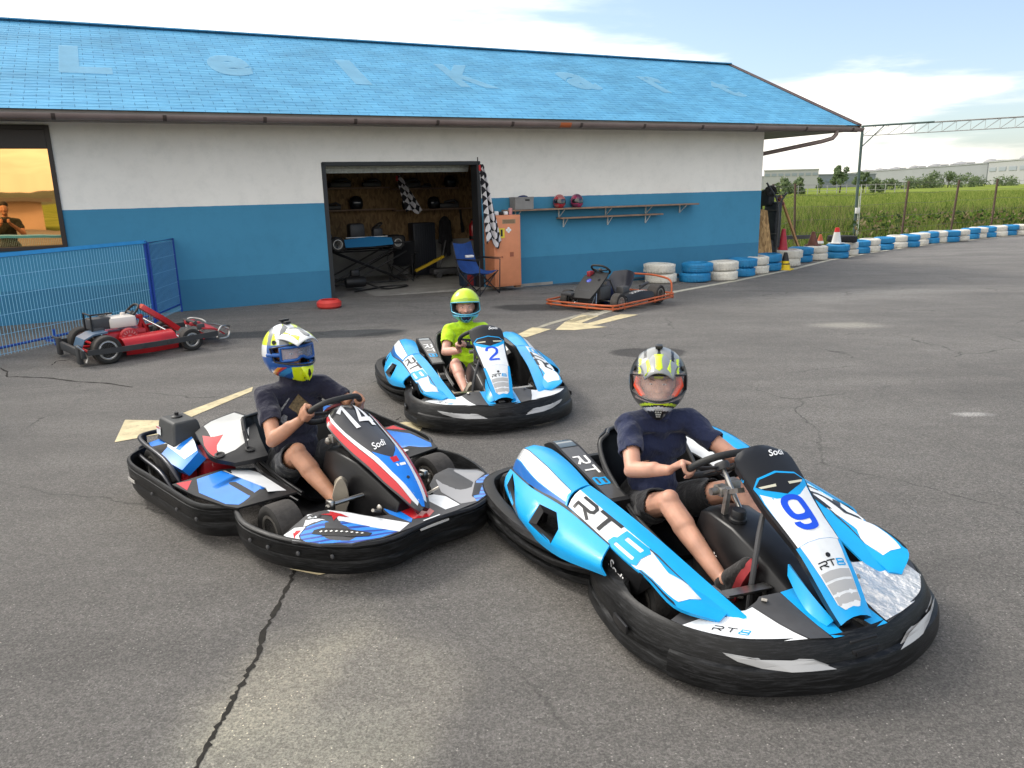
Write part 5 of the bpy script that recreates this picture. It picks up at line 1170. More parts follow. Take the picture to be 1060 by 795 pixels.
def old_kart(label, loc, rz):
    T = thing('go_kart', label, 'go-kart', (*loc, 0), rz)
    mb = MB(); mb.box((.2, 0, .045), (1.15, .5, .006))
    for k in range(9): mb.box((.05+.05*k, -.17, .052), (.02, .24, .006)); mb.box((.05+.05*k, .17, .052), (.02, .24, .006))
    mb.build('floor_tray', BLK, T)
    mb = MB()
    for s in (-1, 1):
        mb.tube(catm([(-1.0, s*.30, .08), (-.6, s*.30, .06), (-.2, s*.32, .05), (.2, s*.28, .05), (.5, s*.2, .06), (.82, s*.18, .07)], 4), .016, 8)
        mb.tube([(.28, s*.22, .06), (.28, s*.42, .1)], .014, 8); mb.tube([(.05, s*.3, .06), (.18, s*.6, .12)], .012, 8); mb.tube([(-.7, s*.3, .07), (-.75, s*.65, .12)], .012, 8)
    mb.tube([(.28, -.24, .06), (.28, .24, .06)], .016, 8); mb.tube([(-1.13, -.5, .14), (-1.13, .5, .14)], .018, 10); mb.tube([(.82, -.18, .07), (.82, .18, .07)], .014, 8)
    mb.build('chassis', GRY, T)
    for s in (-1, 1): wheel(T, .27, s*.475, .13, .13, .135, s, 0); wheel(T, -1.0, s*.54, .145, .145, .2, s)
    half = [(-1.20, 0), (-1.20, .35), (-1.17, .56), (-1.08, .72), (-.92, .775), (-.65, .765), (-.38, .755), (-.14, .74), (-.03, .69), (.045, .61), (.12, .632), (.27, .66), (.46, .63), (.62, .565), (.76, .475), (.85, .36), (.885, .24), (.872, .12), (.862, 0)]
    ring = [(x, -y) for x, y in half] + [(x, y) for x, y in reversed(half[1:-1])]
    path = catm([(x, y, 0) for x, y in ring], 3, closed=True); NP = len(path)
    base = [(-.085, .045), (-.045, .040), (-.020, .055), (-.006, .085), (.002, .130), (-.001, .136), (-.001, .142), (.004, .148), (.006, .205), (.001, .209), (.006, .213), (.008, .224), (.0, .234), (-.012, .234), (-.018, .215), (-.022, .15), (-.05, .08), (-.085, .055)]
    def prof(t):
        x = path[min(NP-1, int(round(t*(NP-1))))].x; k = (x+1.2)/2.08; zt = .262-.062*k
        return [(o, z*zt/.234) for o, z in base]
    mb = MB(); sweep(mb, [(p.x, p.y) for p in path], prof, closed=True); mb.build('bumper', BMP, T, smooth=50)
    mb = MB()                                  # moulded ribs and bolts on the wall of the bumper
    for x, y, a in ((.46, -.645, 0), (.62, -.58, 0), (.33, -.668, 0), (-.3, -.765, 0), (-.62, -.775, 0), (-.1, -.745, 0), (.76, -.49, 0)):
        mb = MB(); mb.lathe([(.011, 0), (.011, .006), (.006, .009), (0, .009)], (x, y+.004, .15), (.1, -1, .0), 10); mb.build('bolt', GRY, T)
    [MB().box(*a).build('reflector', mat('grey_reflector', (.5, .48, .45), .3), T) for a in (((.873, .0, .178), (.006, .17, .010)), ((-.9, -.787, .16), (.1, .004, .018)))]
    def dz(x, y):
        y = abs(y); r = max(0, 1-((x-.62)/.40)**2) if x > .62 else 1
        return .262+.035*math.exp(-((y-.40)/.10)**2)*max(0, 1-max(0, x-.6)/.34)+.02*max(0, .8-x)*2*math.exp(-((y-.3)/.2)**2)
    D = Surf(lambda u, v: (u*1.0-.108, v*.98, dz(u, v)-.058))
    mb = MB(); outl = [(.56, -.44), (.575, -.33), (.63, -.25), (.74, -.19), (.78, -.12), (.70, -.10), (.70, 0), (.965, 0), (.975, -.14), (.97, -.29), (.925, -.43), (.82, -.535), (.70, -.60), (.62, -.60), (.58, -.53)]
    for s in (-1, 1):
        sd = lambda P: [(x, -s*y) for x, y in P]
        D.shell(mb, 0, sd(outl), (), (.04, .04), .012)
        if s == -1:
            D.decal(mb, sd([(.565, -.44), (.58, -.335), (.635, -.255), (.745, -.195), (.93, -.11), (.972, -.20), (.83, -.27), (.72, -.34), (.66, -.42), (.63, -.50)]), 1)
            D.decal(mb, sd([(.645, -.49), (.67, -.42), (.73, -.335), (.83, -.265), (.968, -.205), (.962, -.30), (.92, -.425), (.82, -.528), (.74, -.57), (.68, -.55)]), 2)
            D.decal(mb, sd([(.60, -.53), (.64, -.495), (.68, -.555), (.735, -.575), (.70, -.596), (.62, -.598)]), 1); D.decal(mb, sd([(.615, -.55), (.65, -.52), (.67, -.565), (.70, -.588)]), 4, off=.002)
            D.decal(mb, sd([(.70, -.485), (.72, -.45), (.80, -.37), (.90, -.30), (.915, -.33), (.87, -.40), (.78, -.475), (.72, -.51)]), 5, off=.003)
            for k in range(9): D.decal(mb, [(.735+.017*k, -.478+.0165*k), (.745+.017*k, -.478+.0165*k), (.745+.017*k, -.466+.0165*k), (.735+.017*k, -.466+.0165*k)], 6, off=.005, step=.5)
            D.decal(mb, sd([(.60, -.34), (.64, -.30), (.69, -.29), (.66, -.33), (.70, -.38), (.65, -.36), (.615, -.40), (.625, -.355)]), 4, off=.0025, step=.03)
            text_on(mb, lambda x, y: D.at(.61+x*.06+y*.02, -.43+x*.06-y*.03+.0, .0028), 'GT', 5, bold=.03)
            D.decal(mb, sd([(.705, -.10), (.775, -.115), (.93, -.10), (.90, -.07), (.71, -.05)]), 3)
        else:
            D.decal(mb, sd([(.70, -.10), (.78, -.12), (.93, -.11), (.935, -.20), (.80, -.22), (.74, -.19)]), 1)
            D.decal(mb, sd([(.745, -.235), (.93, -.21), (.965, -.30), (.90, -.31), (.78, -.44), (.70, -.59), (.64, -.58), (.60, -.45), (.62, -.30)]), 7)
            D.decal(mb, sd([(.90, -.32), (.966, -.285), (.92, -.43), (.82, -.53), (.72, -.59), (.77, -.46)]), 2); D.decal(mb, sd([(.80, -.42), (.90, -.31), (.91, -.35), (.82, -.46)]), 5, off=.003)
    D.decal(mb, [(.70, -.048), (.905, -.068), (.94, -.0), (.905, .06), (.70, .09)], 4); D.decal(mb, [(.955, -.05), (.965, -.05), (.965, .05), (.955, .05)], 1, off=.003)
    mb.build('nose_deck', [GRY, WHT, SBL, BLU, RED, BLT, mat('lamp_bead', (.75, .74, .7), .2), MGR], T, smooth=50)
    # number panel
    rows = [(.09, .055, .612), (.125, .105, .625), (.20, .14, .600), (.30, .142, .552), (.42, .135, .502), (.52, .122, .460), (.62, .104, .402), (.70, .082, .348), (.76, .058, .292), (.80, .030, .246)]
    PN = Patch([[(x, -w, z-.055*min(1, w/.1)), (x, -w*.6, z-.014), (x, 0, z), (x, w*.6, z-.014), (x, w, z-.055*min(1, w/.1))] for x, w, z in rows]); nr = len(rows)-1; U = lambda i: i/nr
    if PN.N(.5, .5).z < 0: PN.sgn = -1
    mb = MB(); PN.shell(mb, 0, t=.03)
    for f_ in (lambda v: v, lambda v: 1-v):
        PN.decal(mb, [(u, f_(v)) for u, v in [(U(1.0), .03), (U(3), .03), (U(6), .04), (U(8), .06), (U(7.9), .2), (U(6.5), .22), (U(4), .16), (U(2), .12), (U(1.1), .1)]], 1)
        PN.decal(mb, [(u, f_(v)) for u, v in [(U(1.1), .105), (U(2), .125), (U(4), .17), (U(6.5), .225), (U(7.9), .21), (U(8.5), .25), (U(8.3), .42), (U(7), .38), (U(5), .28), (U(3), .20), (U(1.1), .155)]], 2)
    PN.decal(mb, [(U(4.6), .28), (U(5), .36), (U(5.4), .5), (U(5), .64), (U(4.6), .72), (U(6), .70), (U(7), .66), (U(8.4), .62), (U(9), .5), (U(8.8), .38), (U(7), .34), (U(6), .30)], 3, off=.002)
    PN.decal(mb, [(U(.0), .2), (U(.1), .15), (U(.5), .12), (U(.25), .5), (U(.5), .88), (U(.1), .85), (U(0), .8)], 2, off=.001)
    for ch, v0 in (('1', .40), ('4', .64)): sign_on(mb, lambda x, y, e: PN.at(U(2.2)-y*.20, v0+x*.20, .003+e), ch, 4, w=.19, asp=.55)
    text_on(mb, lambda x, y: PN.at(U(4.35)-y*.05-x*.01, .47+x*.26, .003), 'Sodi', 4, shear=.4, bold=.01)
    text_on(mb, lambda x, y: PN.at(U(5.55)-y*.05, .53+x*.16, .004), 'kart', 4, bold=.01) if False else None
    PN.decal(mb, [(U(5.35), .44), (U(5.35), .58), (U(5.65), .57), (U(5.65), .44)], 1, off=.003)
    PN.decal(mb, [(U(5.75), .46), (U(5.75), .66), (U(5.9), .65), (U(5.9), .46)], 4, off=.003)
    c = PN.at(U(6.7), .5, .002); mb.lathe([(.008, 0), (.008, .004), (0, .005)], c, PN.N(U(6.7), .5), 12, mi=0)
    mb.build('number_panel', [mat('charcoal_film', (.035, .035, .038), .33, coat=.3, noise_s=10, noise_a=.1), RED, WHT, BLU, WRC], T, smooth=55)
    prof2 = lambda x, w, z0, z1: [(x, -w, z0), (x, -w, z0+(z1-z0)*.75), (x, -w*.8, z1-.01), (x, -w*.4, z1), (x, w*.4, z1), (x, w*.8, z1-.01), (x, w, z0+(z1-z0)*.75), (x, w, z0)]
    mb = MB(); mb.loft([prof2(.05, .09, .10, .30), prof2(.08, .12, .06, .40), prof2(.2, .13, .05, .42), prof2(.38, .125, .05, .40), prof2(.54, .10, .06, .33), prof2(.68, .08, .08, .26)]); mb.build('centre_tank', MATS['tank_plastic'], T, smooth=50, bevel=.006)
    mb = MB(); mb.tube([(.50, 0, .10), (.04, 0, .56)], .011, 10); mb.box((.1, -.05, .45), (.05, .05, .04), bev=.006); mb.ball((.09, -.08, .44), .02); mb.bar((.12, -.03, .42), (.28, -.05, .5), .03, .02); mb.build('steering_column', CST, T)
    steering(T, (.02, 0, .585), (-.62, 0, .78), .155)
    mb = MB(); mb.lathe([(0, 0), (.05, 0), (.052, .012), (0, .016)], (.03, 0, .58), (-.62, 0, .78)); mb.build('wheel_hub', mat('hub_red', (.16, .03, .03), .5, noise_s=30, noise_a=.4), T)
    for s in (-1, 1):
        mb = MB(); mb.tube([(.42, s*.29, .235), (.45, s*.06, .245)], .011, 10); mb.bar((.42, s*.285, .235), (.36, s*.30, .08), .05, .02); mb.box((.42, s*.285, .235), (.05, .03, .05), bev=.008); mb.build('pedal', STL, T)
    mb = MB()
    for s in (-1, 1): mb.tube([(.45, s*.04, .12), (.30, s*.40, .13)], .009, 8); mb.ball((.30, s*.40, .13), .018); mb.box((.28, s*.42, .125), (.06, .04, .1), bev=.008); mb.tube([(.6, s*.12, .2), (.66, s*.2, .25)], .008, 8); mb.ball((.56, s*.09, .2), .02)
    mb.build('tie_rod', CST, T)
    # flat decks along the sides
    for s in (-1, 1):
        P = Surf(lambda u, v: (u, v, .235+.02*math.exp(-((abs(v)-.45)/.1)**2)-.10*max(0, .42-abs(v))*1))
        m_ = lambda q: [(x, -s*y) for x, y in q]
        mb = MB(); P.shell(mb, 0, m_([(-.45, -.72), (-.43, -.46), (-.40, -.28), (.12, -.30), (.12, -.62), (.05, -.65), (-.2, -.70)]), (), (.06, .06), .01)
        P.decal(mb, m_([(-.40, -.69), (-.42, -.44), (.00, -.40), (.06, -.56), (.03, -.62), (-.2, -.68)]) if False else m_([(-.42, -.60), (-.40, -.47), (.02, -.42), (.09, -.60), (.03, -.64), (-.22, -.67)]), 1)
        P.decal(mb, m_([(-.395, -.465), (-.36, -.33), (-.30, -.31), (.08, -.34), (.08, -.44), (.03, -.425)]), 2)
        P.decal(mb, m_([(-.445, -.70), (-.435, -.62), (-.40, -.64), (-.30, -.70)]), 3)
        mb.build('side_deck', [BLK, BLU, WHT, RED], T, smooth=50)
    # wheel bay sheet
    # rear cover, airbox, guard bars, motor
    E = Patch([[(-.82, -.43, .375), (-.92, -.30, .395), (-1.0, -.10, .40)], [(-.62, -.475, .365), (-.68, -.32, .40), (-.76, -.10, .40)], [(-.44, -.50, .335), (-.44, -.37, .35), (-.46, -.2, .36)], [(-.33, -.42, .305), (-.30, -.33, .31), (-.30, -.24, .31)]])
    if E.N(.5, .5).z < 0: E.sgn = -1
    mb = MB(); E.shell(mb, 0, t=.03)
    E.decal(mb, [(.03, .30), (.03, .95), (.3, .95), (.62, .8), (.70, .5), (.72, .2), (.4, .2), (.22, .25)], 1); E.decal(mb, [(.2, .1), (.34, .22), (.42, .45), (.52, .25), (.70, .12), (.68, .04), (.4, .02)], 2, off=.002); E.decal(mb, [(.30, .28), (.52, .42), (.72, .30), (.66, .2)], 3, off=.0025) if False else None
    for u, v in ((.70, .15), (.78, .72)): c = E.at(u, v, .0); mb.lathe([(.02, -.002), (.028, .006), (.018, .008), (.012, .002), (0, .002)], c, E.N(u, v), 16, mi=0)
    mb.build('rear_cover', [BLK, mat('silver_white_film', (.62, .62, .60), .3, metal=.25, noise_s=6, noise_a=.1), RED, WHT], T, smooth=45)
    E3 = Patch([[(-1.18, -.58, .27), (-1.15, -.44, .30)], [(-.95, -.62, .26), (-.92, -.42, .33)], [(-.62, -.60, .24), (-.62, -.50, .32)]]); E3.sgn = -1 if E3.N(.5, .5).z < 0 else 1
    mb = MB(); E3.shell(mb, 0, t=.06); E3.decal(mb, [(.3, .35), (.3, 1), (.95, 1), (.9, .4)], 1); E3.decal(mb, [(.42, .5), (.5, 1), (.6, 1), (.7, .5), (.62, .45), (.55, .7)], 2, off=.002); mb.build('motor_shroud', [BLU, WHT, BLU], T, smooth=45)
    mb = MB(); mb.loft([[(-1.17-.0*k, -.53, z) for k in (0,)]+[(-.90, -.53, z), (-.90, -.34, z), (-1.17, -.34, z)] if False else [(-1.16+i, -.53+i, z), (-.90-i, -.53+i, z), (-.90-i, -.35-i, z), (-1.16+i, -.35-i, z)] for z, i in ((.29, -.008), (.31, 0), (.40, .012), (.428, .022))]); ab = mb.build('airbox', mat('airbox_plastic', (.04, .042, .043), .55, noise_s=15, noise_a=.15), T, bevel=.012)
    mb = MB(); mb.lathe([(.03, 0), (.032, .006), (.02, .014), (.012, .014), (.012, .03), (0, .03)], (-1.05, -.44, .428)); mb.build('wing_nut', BLK, ab)
    mb = MB(); mb.add([(-1.155, -.5335, .325), (-1.09, -.5335, .325), (-1.09, -.529, .375), (-1.155, -.529, .375)], [(0, 1, 2, 3)]); lb = mb.build('warning_label', WHT, ab, smooth=0)
    mb = MB(); mb.add([(-1.15, -.5345, .365), (-1.095, -.5345, .365), (-1.095, -.534, .372), (-1.15, -.534, .372)], [(0, 1, 2, 3)]); mb.build('label_band', RED, lb, smooth=0)
    mb = MB()
    for dz_, y in ((.0, -.63), (-.07, -.66)): mb.tube(catm([(-1.24, -.40, .31+dz_), (-1.24, -.58, .31+dz_), (-1.14, y, .30+dz_), (-.8, y, .27+dz_), (-.62, y, .20+dz_), (-.60, y+.02, .10)], 4), .014, 10)
    mb.tube([(-1.24, -.58, .08), (-1.24, -.58, .32)], .012, 8); mb.build('guard_bar', mat('gunmetal_tube', (.035, .036, .042), .28, metal=.6), T, smooth=60)
    mb = MB(); mb.lathe([(0, 0), (.10, 0), (.105, .02), (.10, .05), (.06, .065), (0, .065)], (-.78, -.50, .17), (0, -1, .1), 28); mb.box((-.78, -.38, .17), (.3, .2, .2), bev=.03)
    for k in range(14): a = k*.449; mb.box((-.78+.07*math.cos(a), -.567, .177+.07*math.sin(a)), (.028, .006, .008), rot=Matrix.Rotation(-a, 4, 'Y'))
    mb.build('motor', mat('motor_red', (.36, .012, .02), .45, coat=.2, noise_s=12, noise_a=.2), T, smooth=40)
    mb = MB(); mb.lathe([(0, 0), (.045, 0), (.05, .03), (0, .04)], (-.78, -.57, .177), (0, -1, .1), 20); mb.box((-.78, .42, .2), (.4, .25, .2), bev=.03); mb.build('recoil_hub', GRY, T)
    E4 = Patch([[(-1.02, .24, .36), (-1.0, .48, .33)], [(-.7, .26, .38), (-.66, .56, .33)], [(-.5, .34, .33), (-.45, .55, .29)]]); E4.sgn = -1 if E4.N(.5, .5).z < 0 else 1
    mb = MB(); E4.shell(mb, 0, t=.04); E4.decal(mb, [(.1, .1), (.1, .9), (.5, .9), (.5, .1)], 1); E4.decal(mb, [(.5, .1), (.5, .9), (.9, .8), (.9, .2)], 2); mb.build('battery_cover', [BLK, SBL, WHT], T, smooth=45)
    E5 = Patch([[(-.05, .46, .31), (-.02, .62, .29)], [(.28, .44, .335), (.30, .64, .30)], [(.50, .48, .29), (.50, .62, .275)]]); 
    # seat
    rows = [[(-.02, -.20, .15), (-.04, -.12, .085), (-.04, 0, .07), (-.04, .12, .085), (-.02, .20, .15)], [(-.25, -.225, .20), (-.27, -.13, .07), (-.27, 0, .05), (-.27, .13, .07), (-.25, .225, .20)],
            [(-.42, -.25, .27), (-.50, -.15, .10), (-.53, 0, .07), (-.50, .15, .10), (-.42, .25, .27)], [(-.52, -.255, .38), (-.64, -.15, .27), (-.66, 0, .25), (-.64, .15, .27), (-.52, .255, .38)],
            [(-.60, -.23, .46), (-.70, -.15, .44), (-.72, 0, .44), (-.70, .15, .44), (-.60, .23, .46)]]
    SP = Patch(rows); mb = MB(); SP.shell(mb, 0, t=.016); mb.build('seat', MATS['seat_shell'], T, smooth=55)
    mb = MB()
    for s in (0, 1): mb.tube([SP.at(k/24, s, .0) for k in range(25)], .011, 8)
    mb.tube([SP.at(1, k/10) for k in range(11)], .011, 8); mb.build('seat_edge', mat('seat_trim_tube', (.05, .05, .052), .3, metal=.5), T, smooth=60)
    mb = MB(); mb.tube(catm([(-.45, -.30, .43), (-.38, -.305, .30), (-.22, -.29, .18), (.02, -.25, .13)], 5), .008, 8); mb.build('side_stay', MATS['seat_trim_tube'], T)
    return T

# ------------------------------------------------------------------ red kart by the fence
def plain_wheel(T, x, y, r, w, s, steer=0): return wheel(T, x, y, r, r, w, s, steer)
def red_kart(loc, rz):
    T = thing('go_kart', 'empty red go-kart with black side rails parked beside the blue mesh fence', 'go-kart', (*loc, 0), rz)
    RP_ = mat('red_kart_paint', (.48, .012, .018), .4, coat=.2, noise_s=6, noise_a=.2)
    for s in (-1, 1):
        e = plain_wheel(T, .56, s*.48, .142, .15, s); e2 = plain_wheel(T, -.50, s*.50, .168, .20, s)
        for q, r in ((e, .142), (e2, .168)):
            mb = MB(); mb.lathe([(r-.075, -.002), (r-.066, 0), (r-.060, .003), (r-.068, .006)], (0, s*(.062 if q is e else .085), 0), (0, s, 0), 32, closed=True); mb.build('rim_ring', mat('polished_ring', (.8, .8, .8), .25, metal=.6), q)
    mb = MB()
    for s in (-1, 1): mb.tube(catm([(-.62, s*.28, .12), (0, s*.30, .07), (.5, s*.25, .09), (.95, s*.16, .12)], 4), .018, 8)
    for x, w in ((-.6, .28), (-.1, .3), (.5, .25), (.95, .16)): mb.tube([(x, -w, .1), (x, w, .1)], .018, 8)
    mb.tube([(-.5, -.46, .168), (-.5, .46, .168)], .016, 8); mb.tube([(.56, -.44, .14), (.56, .44, .14)], .014, 8); mb.build('chassis', RP_, T)
    mb = MB(); mb.box((.3, 0, .075), (1.1, .45, .008)); mb.build('floor_tray', RP_, T)
    for s in (-1, 1):
        P = Patch([[(-.30, s*.34, .27), (-.30, s*.50, .255), (-.28, s*.545, .16), (-.27, s*.50, .06)], [(.02, s*.34, .28), (.02, s*.51, .262), (.03, s*.56, .165), (.03, s*.51, .055)], [(.36, s*.33, .29), (.36, s*.49, .265), (.38, s*.53, .16), (.39, s*.48, .06)]])
        if (P.N(.5, .5).y > 0) != (s > 0): P.sgn = -1
        mb = MB(); P.shell(mb, 0, t=.012); mb.build('side_pod', RP_, T, smooth=50)
        mb = MB(); mb.tube(catm([(-.72, s*.60, .16), (-.3, s*.625, .165), (.2, s*.625, .17), (.70, s*.60, .175), (.92, s*.56, .18)], 4), .012, 8) if False else mb.loft([[(x, s*y-.008, z-.032), (x, s*y+.008, z-.032), (x, s*y+.008, z+.032), (x, s*y-.008, z+.032)] for x, y, z in ((-.74, .60, .17), (-.4, .63, .165), (.1, .635, .17), (.5, .62, .178), (.90, .57, .185))])
        for x in (-.1, .22): mb.lathe([(.02, 0), (.02, .008), (0, .01)], (x, s*.645, .17), (0, s, 0), 12)
        rl = mb.build('side_rail', mat('rail_rubber', (.035, .036, .038), .6, noise_s=8, noise_a=.2), T)
    mb = MB(); mb.box((-.78, 0, .15), (.05, 1.15, .10), bev=.01); mb.box((-.80, -.45, .14), (.05, .12, .22), bev=.01); mb.box((-.80, .45, .14), (.05, .12, .22), bev=.01); mb.build('rear_bumper', MATS['rail_rubber'], T)
    mb = MB()
    for y in (-.56, .56): mb = MB(); mb.tube(catm([(-.84, y, .26), (-.78, y, .2), (-.74, y, .12), (-.76, y, .05)], 4), .014, 8); mb.build('bumper_stay', STL, T)
    mb = MB()
    for s in (-1, 1):
        mb.tube(catm([(.90, s*.55, .15), (.95, s*.57, .26), (1.08, s*.50, .25), (1.14, s*.40, .20), (1.10, s*.42, .10), (.94, s*.5, .10)], 4, closed=True), .012, 8)
    mb.tube(catm([(1.13, -.42, .19), (1.16, 0, .20), (1.13, .42, .19)], 4), .014, 8); mb.build('front_guard', STL, T)
    P = Patch([[(.80, -.30, .24), (.80, 0, .26), (.80, .30, .24)], [(.95, -.36, .22), (.96, 0, .25), (.95, .36, .22)], [(1.10, -.34, .13), (1.12, 0, .15), (1.10, .34, .13)]]); P.sgn = -1 if P.N(.5, .5).z < 0 else 1
    mb = MB(); P.shell(mb, 0, t=.02); mb.box((.78, -.12, .28), (.14, .06, .05), bev=.01); mb.box((.8, .12, .28), (.14, .06, .05), bev=.01); mb.build('nose_cone', mat('faded_red_plastic', (.42, .04, .05), .5, noise_s=8, noise_a=.3), T, smooth=45)
    mb = MB(); mb.tube([(.76, -.2, .3), (.76, .2, .3)], .025, 10); mb.box((.8, -.26, .25), (.1, .05, .08), bev=.01); mb.build('pedal_box', GRY, T)
    mb = MB(); mb.loft([[(x, -w, z), (x, w, z), (x-.045, w, z-.045), (x-.045, -w, z-.045)] for x, w, z in ((.16, .06, .60), (.21, .10, .555), (.42, .10, .40), (.60, .07, .25))]); mb.build('front_panel', RP_, T, smooth=40)
    mb = MB(); mb.bar((.22, 0, .12), (.10, 0, .45), .06, .03); mb.bar((.02, -.12, .12), (.12, 0, .42), .03, .02); mb.bar((.02, .12, .12), (.12, 0, .42), .03, .02); mb.box((.10, 0, .45), (.08, .05, .05), bev=.01); mb.build('steering_support', RP_, T)
    mb = MB(); mb.tube([(.52, -.05, .14), (.02, 0, .52)], .010, 8); mb.tube([(.5, -.3, .15), (.14, -.03, .42)], .010, 8); mb.build('steering_column', CHR, T)
    steering(T, (.0, 0, .515), (-.66, .30, .66), .155)
    mb = MB(); mb.box((-.30, -.10, .20), (.34, .34, .24), bev=.03); mb.lathe([(.0, 0), (.115, 0), (.125, .03), (.11, .06), (.05, .07), (0, .07)], (-.16, -.30, .245), (0, -1, 0), 30); mb.box((-.06, -.1, .27), (.3, .3, .12), bev=.03)
    eng = mb.build('engine', mat('engine_red', (.42, .015, .02), .4, coat=.3), T, smooth=40)
    mb = MB()
    for k in range(16): a = k*.3927; mb.box((-.16+.08*math.cos(a), -.372, .245+.08*math.sin(a)), (.03, .006, .012), rot=Matrix.Rotation(-a, 4, 'Y'))
    mb.lathe([(.0, 0), (.04, 0), (.04, .012), (0, .015)], (-.16, -.368, .245), (0, -1, 0), 16); mb.build('recoil_grille', mat('grille_pink', (.5, .2, .2), .5), eng)
    mb = MB(); mb.box((-.18, -.10, .43), (.34, .30, .14), bev=.035); mb.lathe([(.03, 0), (.03, .03), (0, .035)], (-.12, -.05, .5), (0, 0, 1), 16); mb.build('fuel_tank', mat('cream_tank', (.72, .66, .60), .35, coat=.3), eng, smooth=45)
    mb = MB(); mb.box((-.44, -.12, .44), (.26, .22, .14), bev=.02); mb.box((-.48, -.2, .34), (.14, .1, .12), bev=.02); mb.build('air_cleaner', GRY, eng)
    mb = MB(); mb.tube([(-.56, -.25, .3), (-.56, -.25, .56), (-.56, .05, .56), (-.56, .05, .3)], .012, 8); mb.tube([(-.56, -.25, .56), (-.3, -.25, .56)], .01, 8); mb.build('engine_guard', BLK, eng)
    mb = MB(); mb.ball((-.4, -.16, .54), (.05, .03, .02)); mb.ball((-.3, -.05, .53), (.05, .04, .02)); mb.tube([(-.5, -.27, .35), (-.46, -.28, .3), (-.5, -.28, .25)], .012, 8); mb.box((-.44, -.26, .26), (.06, .04, .05), bev=.01); mb.build('carburettor', CHR, eng)
    P = Patch([[(-.72, -.2, .20), (-.70, -.2, .30)], [(-.74, .1, .22), (-.72, .1, .34)]])
    mb = MB(); mb.loft([[(x, -.46, z), (x, -.10, z+.0), (x, -.10, z-.02), (x, -.46, z-.02)] for x, z in ((-.76, .22), (-.72, .31), (-.60, .36), (-.44, .37))]); mb.build('rear_mudguard', mat('slate_blue_plastic', (.08, .13, .20), .4, noise_s=5, noise_a=.2), T)
    rows = [[(.02, -.18, .15), (0, 0, .09), (.02, .18, .15)], [(-.2, -.2, .22), (-.22, 0, .08), (-.2, .2, .22)], [(-.34, -.02, .30), (-.40, .12, .18), (-.34, .24, .30)], [(-.44, 0, .42), (-.47, .13, .42), (-.44, .24, .42)]]
    SP = Patch([[(p[0], p[1]*.7+.12, p[2]) for p in r] for r in rows]); mb = MB(); SP.shell(mb, 0, t=.016); mb.build('seat', BLK, T, smooth=55)
    return T

